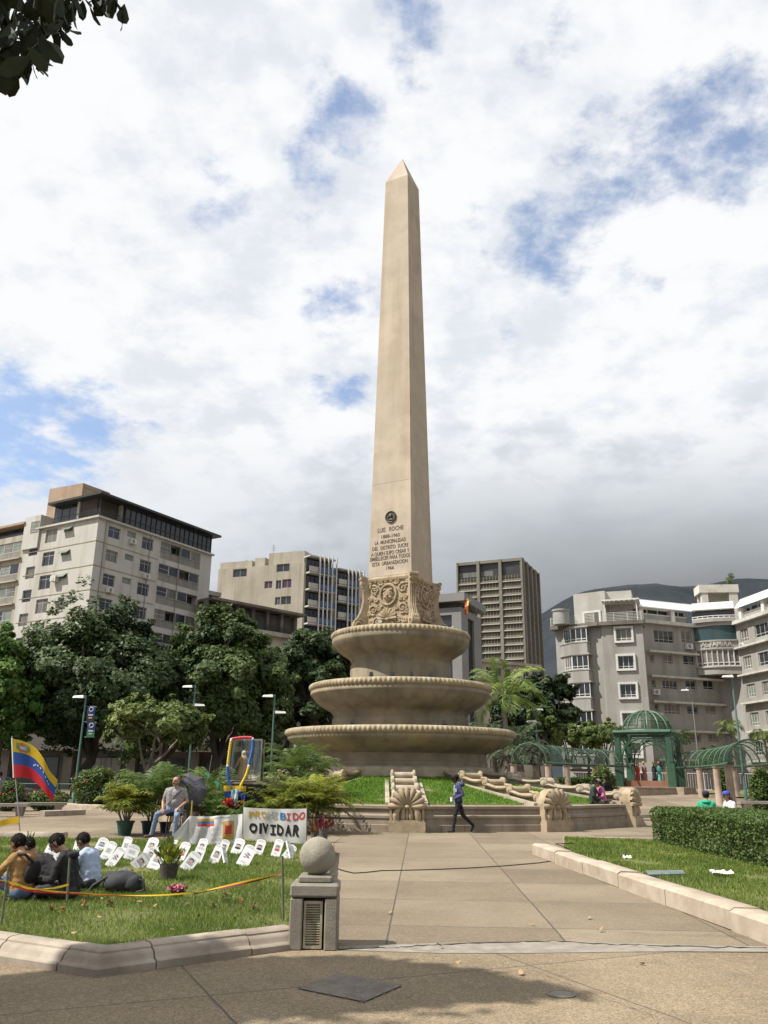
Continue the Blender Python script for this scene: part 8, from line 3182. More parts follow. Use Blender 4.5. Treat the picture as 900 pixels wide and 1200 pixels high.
m_.lathe([(.19, .06), (.17, .14), (.145, .35), (.13, .55), (.15, .68), (.14, .76), (.09, .82), (.045, .84)], 16, sp, rfun=lambda r, z, a, j: r * s_ * (1 + .06 * math.sin(a * 7)))
for i, v in enumerate(m_.v):
 m_.v[i] = (v[0], sp.y + (v[1] - sp.y) * .75, sp.z + (v[2] - sp.z) * s_)
for sg in (-1, 1):
 m_.tube([sp + Vector((sg * .12, 0, .74)) * s_, sp + Vector((sg * .19, -.04, .55)) * s_, sp + Vector((sg * .24, -.1, .42)) * s_], [.045 * s_, .04 * s_, .025 * s_], 8)
m_.build('robe', GOLD, stt, smooth=50)
m_ = MB()
m_.ball(sp + Vector((0, -.015, .905)) * s_, (.05 * s_, .055 * s_, .068 * s_), 12)
m_.tube([sp + Vector((0, 0, .82)) * s_, sp + Vector((0, -.01, .88)) * s_], .028 * s_, 8)
for sg in (-1, 1):
 m_.ball(sp + Vector((sg * .245, -.115, .40)) * s_, (.018 * s_, .02 * s_, .03 * s_), 8)
m_.build('head', flat('statue face', (.55, .40, .28)), stt, smooth=60)
m_ = MB()
m_.lathe([(.085, .80), (.08, .88), (.072, .95), (.05, .985), (.01, 1.0)], 14, sp, rfun=lambda r, z, a, j: r * s_ * (.72 if -2.2 < (a if a < PI else a - 2 * PI) < -.95 else 1))
for i, v in enumerate(m_.v):
 m_.v[i] = (v[0], v[1] + .018, sp.z + (v[2] - sp.z) * s_)
m_.build('veil', flat('pale veil', (.62, .60, .52)), stt, smooth=50)
m_ = MB()
m_.lathe([(.20, 0), (.21, .04), (.16, .07)], 14, sp)
m_.build('pedestal', flat('pale base board', (0, 0, 0)), stt, smooth=40)
gar = thing('bead_garland', 'large garland of red, yellow, blue and white beads framing the glass case', 'garland', (cb.x, YM - .02, cb.z))
BC = {'r': flat('red bead', (.55, .03, .05), .35), 'y': flat('yellow bead', (.66, .48, .03), .35), 'b': flat('blue bead', (.03, .12, .42), .35), 'w': flat('white bead', (.75, .75, .74), .35)}
def beads(path, c, n):
 m_ = MB()
 for i in range(n):
  p = cr_(path, (i + .5) / n)
  m_.ball(at(p.x, p.y, YM - .02), .046, 8)
 m_.build('beads', BC[c], gar, smooth=60)
beads([(272.5, 865.8), (280, 864.8), (288, 864.2), (295, 864.6)], 'r', 14)
beads([(270.8, 868), (269.3, 877), (268, 887), (267, 895.5)], 'y', 14)
beads([(266.5, 899), (266.6, 908), (268.5, 917), (271.5, 923.5)], 'b', 13)
beads([(296, 867.5), (295.6, 878), (293.5, 888), (291.8, 895.5)], 'b', 14)
beads([(291.2, 899), (288.5, 908), (284, 917), (280.5, 924)], 'y', 14)
beads([(271.3, 866.4), (271.2, 867)], 'w', 1)
beads([(295.8, 865.6), (296, 866)], 'w', 1)
beads([(266.8, 897.2), (266.8, 897.4)], 'w', 1)
beads([(291.6, 897.3), (291.5, 897.4)], 'w', 1)
m_ = MB()
for a, b in (((283, 866), (283.6, 880)), ((289, 866), (288, 884))):
 m_.tube([at(a[0], a[1], YM - .0), at(b[0], b[1], YM + .06)], .006, 4)
m_.tube([at(271, 866, YM), Vector((at(271, 866, YM).x, YM + .02, z0))], .012, 5)
m_.tube([at(296, 866, YM), Vector((at(296, 866, YM).x, YM + .02, z0))], .012, 5)
m_.build('wires', flat('grey wire', (.35, .35, .35)), gar)
def drape(name, label, quad, cols, group=None, emblem=None, D=None):
 D = D or YM - .06
 P = [at(x, y, D) for x, y in quad]
 root = thing(name, label, 'cloth', (P[0] + P[2]) / 2 - Vector((0, 0, abs(P[0].z - P[2].z) / 2)), group)
 m_ = MB()
 n = len(cols) * 2
 for i in range(8):
  for j in range(n):
   def f(u, v):
    p = P[0] * (1 - u) * (1 - v) + P[1] * u * (1 - v) + P[2] * u * v + P[3] * (1 - u) * v
    return p + Vector((0, -.02 * math.sin(u * 9 + v * 3), 0))
   m_.quad(f(i / 8, (j + 1) / n), f((i + 1) / 8, (j + 1) / n), f((i + 1) / 8, j / n), f(i / 8, j / n), j // 2)
 m_.build('cloth', cols, root, smooth=60)
 return root
drape('draped_flag', 'yellow and blue flag draped over the front of the statue table', [(262, 920.5), (288.5, 921), (288, 934), (263, 934)], [FC[0], FC[1]])
drape('draped_flag', 'small blue and red flag hanging at the right of the statue table', [(282.5, 932), (288, 931), (287.5, 943.5), (283, 943)], [FC[1], FC[2]], D=YM - .09)
drape('picture_card', 'pale blue picture card hanging from the bead garland', [(271.5, 925.5), (279.5, 924.5), (278, 942.5), (270.5, 940.5)], [flat('sky blue card', (.30, .48, .62)), flat('pale card', (.62, .68, .72)), flat('sky blue card', (0, 0, 0))], D=YM - .11)
for (px, py, w, h, c, lab) in ((267, 947, 12, 12, REDF, 'red flowers heaped below the draped flag'), (277, 950, 12, 10, mat('dark bouquet', (.05, .07, .03), (.2, .03, .04), 12, .8), 'dark bouquet below the picture card')):
 g_ = at(px, py, YM - .35)
 r_ = thing('bouquet', lab, 'flowers', g_, 'bouquets below the statue table')
 k = ppm(YM, 1)
 P = ellip((0, 0, h / k * .5), (w / 2 / k, .15, h / 2 / k), 130, .3)
 V, F, T = cards(P, .07, .06, .5 + .2 * rng.normal(size=130), .2)
 np_mesh('petals', V, F, c, r_, T)
 m_ = MB()
 for q_ in range(6):
  m_.tube([(rng.normal() * .08, rng.normal() * .05, h / k * .4), (rng.normal() * .03, 0, -g_.z + .06)], .008, 4)
 m_.build('stems', LF_HEDGE, r_, local=True)
gm = mat('green ribbon', (.03, .26, .14), (.025, .2, .11), 4, .6)
for (x_, y_, s_, lab) in ((243, 908, 5, 'small green pennant among the palms left of the statue case, upper'), (254, 918, 6, 'small green pennant hanging lower among the palms left of the statue case')):
 p = at(x_, y_, 27.2)
 r_ = thing('green_pennant', lab, 'pennant', p, 'green pennants among the palms')
 k = ppm(27.2, p.z)
 m_ = MB()
 a, b, c = p + Vector((-s_ / k * .6, 0, s_ / k * .5)), p + Vector((s_ / k * .6, .05, s_ / k * .4)), p + Vector((.05, -.04, -s_ / k * .8))
 m_.add([a, b, c, a + Vector((0, .01, 0)), b + Vector((0, .01, 0)), c + Vector((0, .01, 0))], [(0, 2, 1), (3, 4, 5), (0, 1, 4, 3), (1, 2, 5, 4), (2, 0, 3, 5)])
 m_.build('cloth', gm, r_)
 m_ = MB()
 m_.tube([p + Vector((.1, .03, .6)), p + Vector((-.06, .02, -.9)), p + Vector((-.08, .02, -p.z + .05))], .01, 4)
 m_.build('stick', BARKP, r_)
# ---- blue work bag on the lowest bowl
p = at(553, 849, MC.y - 1.0)
bagz = zr3 - .12
m_ = MB()
m_.ball((p.x, p.y, bagz + .22), (.16, .14, .24), 10)
m_.ball((p.x + .12, p.y - .02, bagz + .13), (.12, .12, .14), 10)
tag(m_.build('plastic_bag', mat('blue plastic', (.05, .12, .42), (.25, .3, .45), 5, .4), smooth=60), 'blue and white plastic bag lying on the right of the lowest bowl', 'bag')
# ------------------------------------------------------------------ people
def capsule(mb, a, b, ra, rb, n=12, k=4):
 a, b = Vector(a), Vector(b)
 d = b - a
 L = d.length
 if L < 1e-5:
  d = Vector((0, 0, 1))
  b = a + d * 1e-4
 d = d.normalized()
 s = d.orthogonal().normalized()
 w = d.cross(s)
 vs, fs = [a - d * ra], []
 rings = [(a, ra, -PI / 2 + PI / 2 * i / k) for i in range(1, k + 1)] + [(b, rb, PI / 2 * i / k) for i in range(0, k)]
 for c, r, t in rings:
  for j in range(n):
   an = 2 * PI * j / n
   vs.append(c + d * (r * math.sin(t)) + (s * math.cos(an) + w * math.sin(an)) * (r * math.cos(t)))
 vs.append(b + d * rb)
 m = len(rings)
 fs += [(0, 1 + (j + 1) % n, 1 + j) for j in range(n)]
 for i in range(m - 1):
  for j in range(n):
   p, q = 1 + i * n + j, 1 + i * n + (j + 1) % n
   fs.append((p, q, q + n, p + n))
 top = len(vs) - 1
 s0 = 1 + (m - 1) * n
 fs += [(s0 + j, s0 + (j + 1) % n, top) for j in range(n)]
 mb.add(vs, fs)
SKIN_L = mat('light brown skin', (.42, .25, .17), (.36, .20, .135), 6, .55)
SKIN_D = mat('dark brown skin', (.10, .055, .035), (.075, .04, .027), 6, .5)
SKIN_M = mat('tan skin', (.32, .18, .115), (.27, .145, .09), 6, .55)
HAIRB = mat('black hair', (.010, .009, .008), (.016, .013, .011), 30, .75, bump=.004, bscale=60, spec=.15)
HAIRG = mat('grey beard', (.20, .18, .16), (.10, .09, .08), 40, .8)
EYEM = flat('dark eye', (.02, .015, .012), .2)
LIPM = flat('lips', (.26, .10, .085), .5)
SHOEM = flat('dark shoes', (.022, .02, .02), .5)
def lock_cards(P, centre, axis, L, W):
 """thin locks lying flat on the skull"""
 n = P - centre
 n /= np.linalg.norm(n, axis=1)[:, None]
 a = axis - n * (axis * n).sum(1)[:, None]
 a /= np.linalg.norm(a, axis=1)[:, None] + 1e-9
 s = np.cross(n, a)
 k = (.7 + .6 * rng.random(len(P)))[:, None]
 V = np.stack([P - a * L * .4 * k + n * .001, P + s * W / 2 + n * .003, P + a * L * .6 * k + n * .004, P - s * W / 2 + n * .003], 1).reshape(-1, 3)
 return V, np.arange(4 * len(P)).reshape(-1, 4), np.full(len(P), .5)
def person(label, loc, rz, J, mats, vox=.013, scale=1.0, sleeve='long', hair=HAIRB, hairstyle='short', face=True, fat=1.0, fold=.006, group=None, shorts=False):
 """J: joints in local space, figure facing -Y.  mats: skin, top, trousers, shoes"""
 Rz = Matrix.Rotation(rad(rz), 3, 'Z')
 loc = Vector(loc)
 root = thing('person', label, 'person', loc, group)
 J = {k: Vector(v) for k, v in J.items()}
 def Wd(p):
  return Rz @ (Vector(p) * scale)
 caps = []
 def C(a, b, ra, rb, m):
  caps.append((Wd(a), Wd(b), ra * scale, rb * scale, m))
 pel, ch, nk, hd = J['pel'], J['chest'], J['neck'], J['head']
 up = (ch - pel).normalized()
 for s in 'lr':
  hip, kn, an, toe = J['hip_' + s], J['kne_' + s], J['ank_' + s], J['toe_' + s]
  C(hip, kn, .088 * fat, .062, 2)
  C(kn, an, .062, .046, 2)
  C(an + (an - kn).normalized() * -.02, an, .05, .048, 2)
  heel = an + Vector((0, 0, -.045)) + (an - toe).normalized() * .03
  C(heel, toe, .042, .036, 3)
  C(an, heel, .042, .040, 3)
  sh, el, wr = J['sho_' + s], J['elb_' + s], J['wri_' + s]
  C(sh, el, .062 * fat, .048, 1)
  mid = sh.lerp(el, .55)
  fa = 1 if sleeve == 'long' else 0
  if sleeve == 'short':
   caps.pop()
   C(sh, mid, .062 * fat, .056, 1)
   C(mid, el, .044, .040, 0)
  C(el, wr, .046 if fa else .040, .036 if fa else .028, fa)
  d = (wr - el).normalized()
  hdir = J.get('hnd_' + s, d)
  hdir = (hdir if isinstance(hdir, Vector) else Vector(hdir)).normalized()
  C(wr, wr + hdir * .03, .028, .028, 0)
  side = hdir.cross(Vector((0, 0, 1)))
  side = side.normalized() if side.length > .1 else Vector((1, 0, 0))
  kn_ = wr + hdir * .085
  C(wr + hdir * .03 - side * .018, kn_ - side * .026, .018, .015, 0)
  C(wr + hdir * .03 + side * .018, kn_ + side * .026, .018, .015, 0)
  curl = side.cross(hdir)
  if curl.z > 0:
   curl = -curl
  for q, (o, L) in enumerate(((-.030, .060), (-.010, .072), (.011, .068), (.031, .052))):
   p0 = kn_ + side * o
   p1 = p0 + (hdir * .8 + curl * .45 + side * o * 2).normalized() * L * .55
   p2 = p1 + (hdir * .35 + curl * .9).normalized() * L * .5
   C(p0, p1, .0100, .0092, 0)
   C(p1, p2, .0092, .0082, 0)
  t0 = wr + hdir * .03 + side * (.03 if s == 'l' else -.03)
  t1 = t0 + (hdir * .5 + side * (.7 if s == 'l' else -.7) + curl * .3).normalized() * .038
  C(t0, t1, .013, .011, 0)
  C(t1, t1 + (hdir * .9 + curl * .4).normalized() * .03, .011, .009, 0)
  C(hip + up * .03, sh.lerp(nk, .45) - up * .08, .112 * fat, .112 * fat, 1)
  C(sh, sh.lerp(nk, .75), .060, .05, 1)
  C(hip + up * .02, pel, .118 * fat, .11 * fat, 2)
 C(pel + up * .05, ch, .125 * fat, .13 * fat, 1)
 C(ch, nk - up * .03, .115, .07, 1)
 if 'belly' in J:
  C(pel + up * .12, J['belly'], .13, .13, 1)
 fd = Vector(J.get('face', (0, -1, 0))).normalized()
 hu = (hd - nk)
 hu = (hu - fd * hu.dot(fd)).normalized()
 C(nk - (hd - nk).normalized() * .02, nk.lerp(hd, .75), .052, .05, 0)
 C(hd + hu * .03 + fd * .012, hd + hu * .03 - fd * .025, .086, .088, 0)
 C(hd - hu * .01 + fd * .02, hd - hu * .065 + fd * .045, .070, .047, 0)
 C(hd - hu * .085 + fd * .062, hd - hu * .088 + fd * .066, .024, .022, 0)
 C(hd + hu * .022 + fd * .094, hd - hu * .028 + fd * .112, .011, .0155, 0)
 sx = fd.cross(hu).normalized()
 for q in (-1, 1):
  C(hd + hu * .035 + fd * .082 + sx * q * .03, hd + hu * .033 + fd * .072 + sx * q * .052, .015, .012, 0)
  C(hd + hu * .015 - fd * .005 + sx * q * .083, hd - hu * .025 - fd * .002 + sx * q * .082, .016, .012, 0)
  C(hd - hu * .02 + fd * .06 + sx * q * .038, hd - hu * .03 + fd * .05 + sx * q * .045, .025, .022, 0)
 mb = MB()
 for a, b, ra, rb, m in caps:
  capsule(mb, a, b, ra, rb)
 me = bpy.data.meshes.new('person_body')
 me.from_pydata([tuple(v) for v in mb.v], [], mb.f)
 tmp = link('person_body', me)
 md = tmp.modifiers.new('remesh', 'REMESH')
 md.mode = 'VOXEL'
 md.voxel_size = vox
 ms = tmp.modifiers.new('smooth', 'SMOOTH')
 ms.factor = .5
 ms.iterations = 3
 dg = bpy.context.evaluated_depsgraph_get()
 body_me = bpy.data.meshes.new_from_object(tmp.evaluated_get(dg))
 bpy.data.objects.remove(tmp)
 body_me.name = 'body'
 nv = len(body_me.vertices)
 co = np.empty(nv * 3, dtype=np.float32)
 body_me.vertices.foreach_get('co', co)
 co = co.reshape(-1, 3)
 A = np.array([c[0] for c in caps])
 B = np.array([c[1] for c in caps])
 RA = np.array([c[2] for c in caps])
 RB = np.array([c[3] for c in caps])
 Mi = np.array([c[4] for c in caps])
 def near(P):
  best = np.full(len(P), 9e9)
  who = np.zeros(len(P), int)
  for i in range(len(A)):
   ab = B[i] - A[i]
   t = np.clip(((P - A[i]) @ ab) / (ab @ ab + 1e-12), 0, 1)
   dd = np.linalg.norm(P - (A[i] + t[:, None] * ab), axis=1) - (RA[i] + (RB[i] - RA[i]) * t)
   if Mi[i] == 2:
    dd = dd + .004
   sel = dd < best
   best[sel] = dd[sel]
   who[sel] = Mi[i]
  return who
 w = near(co)
 nr = np.empty(nv * 3, dtype=np.float32)
 body_me.vertices.foreach_get('normal', nr)
 nr = nr.reshape(-1, 3)
 amp = np.where((w == 1) | (w == 2), fold, 0)
 nz = np.array([noise.noise((float(p[0]) * 9, float(p[1]) * 9, float(p[2]) * 15 + 5)) + .5 * noise.noise((float(p[0]) * 22, float(p[1]) * 22, float(p[2]) * 26)) for p in co])
 co += nr * (amp * nz + np.where((w == 1) | (w == 2), .003, 0))[:, None].astype(np.float32)
 body_me.vertices.foreach_set('co', co.ravel())
 nf = len(body_me.polygons)
 cen = np.empty(nf * 3, dtype=np.float32)
 body_me.polygons.foreach_get('center', cen)
 body_me.materials.clear()
 for m in mats:
  body_me.materials.append(m)
 body_me.polygons.foreach_set('material_index', near(cen.reshape(-1, 3)).astype(np.int32))
 body_me.polygons.foreach_set('use_smooth', [True] * nf)
 body_me.update()
 link('body', body_me, root)
 H = loc + Wd(hd)
 F_, U_h, S_h = (Rz @ fd), (Rz @ hu), (Rz @ sx)
 HM = Matrix((S_h, F_, U_h)).transposed()
 sc = scale
 def hp(x, f, u):
  return H + (S_h * x + F_ * f + U_h * u) * sc
 if face:
  for q in (-1, 1):
   m_ = MB()
   m_.ball(hp(q * .031, .086, .012), .0115 * sc, 8)
   m_.build('eye', EYEM, root, smooth=180)
  m_ = MB()
  m_.tube([hp(-.024, .088, -.058), hp(0, .097, -.056), hp(.024, .088, -.058)], .006 * sc, 6)
  m_.build('mouth', LIPM, root, smooth=180)
  m_ = MB()
  for q in (-1, 1):
   m_.tube([hp(q * .016, .098, .036), hp(q * .034, .096, .041), hp(q * .052, .082, .036)], .006 * sc, 5)
  m_.build('eyebrows', hair or HAIRG, root, smooth=180)
 def shell(r, umin, fback, grow=.985, front=.05):
  """hair cap: skull ellipsoid without the face"""
  m_ = MB()
  t = MB().ball((0, 0, 0), (.093 * grow, .112 * grow, .105 * grow), 20)
  keep = []
  for f in t.f:
   c = sum((Vector(t.v[i]) for i in f), Vector()) / len(f)
   if c.z > umin + max(0, c.y + .01) * fback * 1.25 - (.02 if c.y < -.03 else 0):
    keep.append(f)
  vs = []
  for v in t.v:
   k = 1 + .05 * noise.noise((v[0] * 40, v[1] * 40, v[2] * 40))
   vs.append(hp(v[0] * k, v[1] * k - .008, v[2] * k + .035))
  m_.add(vs, keep)
  return m_
 if hairstyle in ('short', 'long'):
  m_ = shell(1, -.055, .85)
  if hairstyle == 'long':
   for q in np.linspace(-1, 1, 7):
    m_.tube([hp(q * .075, -.05 - .03 * (1 - abs(q)), .03), hp(q * .09, -.09, -.08), hp(q * .085, -.085, -.2)], [.03, .03, .014], 7)
  ho = m_.build('hair', hair, root, smooth=180)
  ls = np.array(m_.v)
  pick = ls[rng.integers(0, len(ls), 420)] + rng.normal(size=(420, 3)) * .002 * sc
  axd = np.array(-U_h * .9 - F_ * .25)[None, :] + rng.normal(size=(420, 3)) * .15
  V_, F2, T_ = lock_cards(pick, np.array(hp(0, -.008, .03)), axd, .045 * sc, .012 * sc)
  np_mesh('locks', V_ - np.array(wloc(root)), F2, hair, ho)
 if hairstyle == 'beard':
  m_ = MB()
  for q in np.linspace(-1, 1, 7):
   m_.ball(hp(q * .058, .066 - .05 * q * q, -.078 + .03 * q * q), (.022 * sc, .02 * sc, .022 * sc), 7)
  m_.tube([hp(-.03, .098, -.042), hp(0, .107, -.038), hp(.03, .098, -.042)], .008 * sc, 6)
  m_.build('beard', hair, root, smooth=180)
  shell(1, -.03, 2.2, 1.0).build('hair', mat('cropped hair', (.12, .08, .06), (.16, .11, .08), 40, .7), root, smooth=180)
 root_info = dict(root=root, hp=hp, HM=HM, W=lambda p: loc + Wd(p), Rz=Rz, sc=sc)
 return root_info
def cap_on(info, label_mats, brim_m, name='cap', brim=True, back=False):
 hp, sc = info['hp'], info['sc']
 m_ = MB()
 t = MB().lathe([(.101, .045), (.102, .07), (.095, .105), (.07, .132), (.03, .145), (.004, .147)], 20, cap=False)
 ms = label_mats if isinstance(label_mats, (list, tuple)) else [label_mats]
 n = 20
 for i, f in enumerate(t.f):
  j = i % n
  m_.add([hp(t.v[k][0], t.v[k][1] * 1.12 - .005, t.v[k][2]) for k in f], [(0, 1, 2, 3)], (j * len(ms)) // n)
 o = m_.build(name, ms, info['root'], smooth=60)
 if brim:
  m_ = MB()
  sg = -1 if back else 1
  rim_o = [(.085 * math.cos(a), sg * (.09 + .085 * math.sin(a))) for a in np.linspace(0, PI, 11)]
  m_.add([hp(x, y, .048 - .02 * max(0, abs(y) - .1)) for x, y in rim_o] + [hp(x, y, .054 - .02 * max(0, abs(y) - .1)) for x, y in rim_o],
   [tuple(range(11)), tuple(range(21, 10, -1))] + [(i, i + 1, 12 + i, 11 + i) for i in range(10)])
  m_.build('visor', brim_m, o)
def legs_sit(J, y0=0.0):
 return J
def sit_floor(lean=.12, head_f=.12, face=(0, -1, -.1), h=.5, knees=.3, cross=True, arms=((.26, -.22, .30), (.09, -.42, .28))):
 J = dict(pel=(0, 0, .115), chest=(0, -lean, h - .02), neck=(0, -lean - .05, h + .10), head=(0, -lean - .05 - head_f, h + .215), face=face)
 for s, q in (('l', 1), ('r', -1)):
  J['hip_' + s] = (q * .09, -.02, .115)
  J['sho_' + s] = (q * .185, -lean - .02, h + .045)
  J['elb_' + s] = (q * arms[0][0], arms[0][1], arms[0][2])
  J['wri_' + s] = (q * arms[1][0], arms[1][1], arms[1][2])
  if cross:
   J['kne_' + s] = (q * .34, -.32, knees * .55)
   J['ank_' + s] = (-q * .06, -.42 - .05 * q, .085)
   J['toe_' + s] = (-q * .22, -.44 - .05 * q, .06)
  else:
   J['kne_' + s] = (q * .17, -.42, knees)
   J['ank_' + s] = (q * .14, -.74, .085)
   J['toe_' + s] = (q * .16, -.90, .075)
 return J
def sit_seat(z=.45, lean=.06, face=(0, -1, 0), head_f=.05, arms=((.25, -.10, .32), (.12, -.32, .20)), knee_w=.12, foot=.0):
 """z = seat height above the feet; joints are measured from the ground"""
 J = dict(pel=(0, 0, z + .11), chest=(0, -lean, z + .50), neck=(0, -lean - .02, z + .62), head=(0, -lean - .02 - head_f, z + .76), face=face)
 for s, q in (('l', 1), ('r', -1)):
  J['hip_' + s] = (q * .09, -.02, z + .10)
  J['sho_' + s] = (q * .185, -lean, z + .555)
  J['elb_' + s] = (q * arms[0][0], arms[0][1], z + arms[0][2])
  J['wri_' + s] = (q * arms[1][0], arms[1][1], z + arms[1][2])
  J['kne_' + s] = (q * knee_w, -.44, z + .07)
  J['ank_' + s] = (q * knee_w, -.42 - foot, .085)
  J['toe_' + s] = (q * knee_w * 1.1, -.58 - foot, .045)
 return J
def stand(arms=((.24, .03, 1.14), (.25, -.06, .88))):
 J = dict(pel=(0, 0, .95), chest=(0, 0, 1.32), neck=(0, 0, 1.46), head=(0, -.03, 1.62), face=(0, -1, 0))
 for s, q in (('l', 1), ('r', -1)):
  J['hip_' + s] = (q * .09, 0, .93)
  J['kne_' + s] = (q * .10, -.02, .51)
  J['ank_' + s] = (q * .11, .02, .09)
  J['toe_' + s] = (q * .13, -.14, .045)
  J['sho_' + s] = (q * .185, 0, 1.40)
  J['elb_' + s] = (q * arms[0][0], arms[0][1], arms[0][2])
  J['wri_' + s] = (q * arms[1][0], arms[1][1], arms[1][2])
 return J
def cl(name, c, k=.8):
 return mat(name, c, tuple(x * k for x in c), 5, .85, bump=.002, bscale=90)
# walking man
JW = dict(pel=(0, 0, .94), chest=(0, -.03, 1.31), neck=(0, -.05, 1.45), head=(0, -.10, 1.60), face=(0, -1, -.15),
  hip_l=(.09, 0, .92), kne_l=(.10, -.13, .51), ank_l=(.10, -.20, .09), toe_l=(.10, -.37, .045),
  hip_r=(-.09, .02, .92), kne_r=(-.10, .14, .52), ank_r=(-.10, .46, .22), toe_r=(-.10, .40, .05),
  sho_l=(.18, -.01, 1.39), elb_l=(.25, .12, 1.13), wri_l=(.17, -.11, 1.03), sho_r=(-.18, -.03, 1.39), elb_r=(-.25, .05, 1.13), wri_r=(-.14, -.16, 1.04))
gw_ = ground(538, 976)
info = person('man in a navy hooded jacket, black cap and black trousers walking past the planter', gw_, -88, JW, [SKIN_D, cl('navy jacket', (.055, .06, .15)), cl('black trousers', (.014, .014, .017)), SHOEM], .012, .985, hair=HAIRB, hairstyle='short')
cap_on(info, cl('black cap', (.015, .015, .018)), cl('black cap', (0, 0, 0)))
Wq = info['W']
m_ = MB()
m_.ball(Wq((0.05, .10, 1.44)), (.10, .13, .08), 12)
m_.build('hood', cl('navy jacket', (0, 0, 0)), info['root'], smooth=180)
m_ = MB()
m_.box(Wq((.185, -.10, 1.26)), (.07, .03, .10), rad(-88))
m_.build('white_badge', WHITEB, info['root'])
m_ = MB()
m_.tube([Wq((.10, -.135, 1.42)), Wq((.13, -.15, 1.25)), Wq((.12, -.15, 1.12))], .012, 5)
m_.build('drawstring', WHITEB, info['root'])
m_ = MB()
t_ = MB().lathe([(.155, .84), (.16, .92)], 16, cap=False)
m_.add([Wq((v[0], v[1] * .92, v[2])) for v in t_.v], t_.f)
m_.build('shirt_hem', mat('bright blue hem', (.10, .20, .55), (.5, .52, .6), 12, .8), info['root'], smooth=60)
m_ = MB()
m_.box(Wq((.13, -.23, .99)), (.10, .06, .13), rad(-70))
m_.build('white_package', WHITEB, info['root'])
# man in grey perched beside the potted palms
gm_ = ground(198, 983)
JM = dict(pel=(0, 0, .68), chest=(0, -.02, 1.02), neck=(0, -.03, 1.17), head=(.0, -.07, 1.32), face=(-.55, -.85, .02), belly=(0, -.06, .83),
  hip_r=(-.10, -.02, .67), kne_r=(-.36, -.30, .55), ank_r=(-.47, -.22, .10), toe_r=(-.60, -.30, .045),
  hip_l=(.10, -.02, .67), kne_l=(.13, -.40, .52), ank_l=(.10, -.36, .10), toe_l=(.08, -.53, .045),
  sho_r=(-.20, -.02, 1.10), elb_r=(-.29, -.04, .84), wri_r=(-.24, -.27, .68), sho_l=(.20, -.02, 1.10), elb_l=(.30, -.04, .86), wri_l=(.14, -.27, .70))
info = person('bald man in grey shirt and light jeans sitting before the dark umbrella', gm_ + Vector((0, .35, 0)), 4, JM, [SKIN_L, mat('mottled grey shirt', (.30, .29, .29), (.22, .21, .22), 16, .85), mat('light jeans', (.20, .27, .38), (.14, .20, .30), 4, .9), flat('brown shoes', (.10, .06, .04))], .011, 1.09, sleeve='short', hair=HAIRG, hairstyle='beard', fat=1.08)
m_ = MB()
Wq = info['W']
m_.tube([Wq((.15, -.13, 1.12)), Wq((.02, -.165, .98)), Wq((-.14, -.155, .80)), Wq((-.20, -.03, .70))], .013, 6)
m_.build('bag_strap', cl('dark strap', (.06, .05, .05)), info['root'])
st0 = gm_ + Vector((0, .38, 0))
stool = thing('stool', 'dark folding stool under the man in grey', 'stool', st0)
MB().box(st0 + Vector((0, 0, .58)), (.38, .34, .06)).build('seat', cl('black canvas', (.02, .02, .022)), stool)
for sx in (-1, 1):
 for sy in (-1, 1):
  MB().tube([st0 + Vector((sx * .17, sy * .15, 0)), st0 + Vector((sx * .13, sy * .12, .56))], .016, 6).build('leg', FRAMED, stool)
# seated companion behind the umbrella
gu = ground(220, 977)
pinkish = mat('pale pink cloth', (.55, .42, .40), (.46, .35, .33), 5, .85)
info = person('person in pale pink trousers mostly hidden behind the dark umbrella', gu + Vector((0, .55, 0)), -8, sit_seat(.46, knee_w=.09, arms=((.27, -.06, .34), (.14, -.20, .24))), [SKIN_M, cl('brown blouse', (.30, .17, .11)), pinkish, flat('pale shoes', (.5, .45, .42))], .013, .98, sleeve='short', hairstyle='long')
MB().box(gu + Vector((0, .58, .23)), (.42, .4, .46)).build('crate', mat('grey plastic crate', (.16, .16, .17), (.12, .12, .13), 4, .6))
tag(bpy.data.objects['crate'], 'grey crate used as a seat behind the umbrella', 'crate')
# umbrella
UMC = mat('dark grey umbrella cloth', (.085, .085, .095), (.065, .065, .075), 3, .6, trans=.15)
uc = at(220, 927, gu.y - .02)
axis = Vector((.10, -.80, .48)).normalized()
us_ = axis.orthogonal().normalized()
uw = axis.cross(us_)
um = thing('umbrella', 'open dark grey umbrella tilted toward the camera behind the bald man', 'umbrella', Vector((uc.x, uc.y, uc.z - .5)))
RU = .60
m_ = MB()
nr_, nc_ = 7, 32
for o in (0, -.006):
 vs = []
 for i in range(nr_ + 1):
  t = i / nr_
  for j in range(nc_):
   a = 2 * PI * j / nc_
   scal = math.cos(PI / 8) / math.cos((a % (PI / 4)) - PI / 8) * (1 - .05 * abs(math.sin(4 * a)) * t)
   r = RU * math.sin(t * 1.15) / math.sin(1.15) * scal
   d = .24 * (math.cos(t * 1.15) - math.cos(1.15)) / (1 - math.cos(1.15)) + o
   vs.append(uc + us_ * (r * math.cos(a)) + uw * (r * math.sin(a)) + axis * d)
 fs = [(i * nc_ + j, i * nc_ + (j + 1) % nc_, (i + 1) * nc_ + (j + 1) % nc_, (i + 1) * nc_ + j) for i in range(nr_) for j in range(nc_)]
 m_.add(vs, fs if o == 0 else [f[::-1] for f in fs])
can = m_.build('canopy', UMC, um, smooth=8)
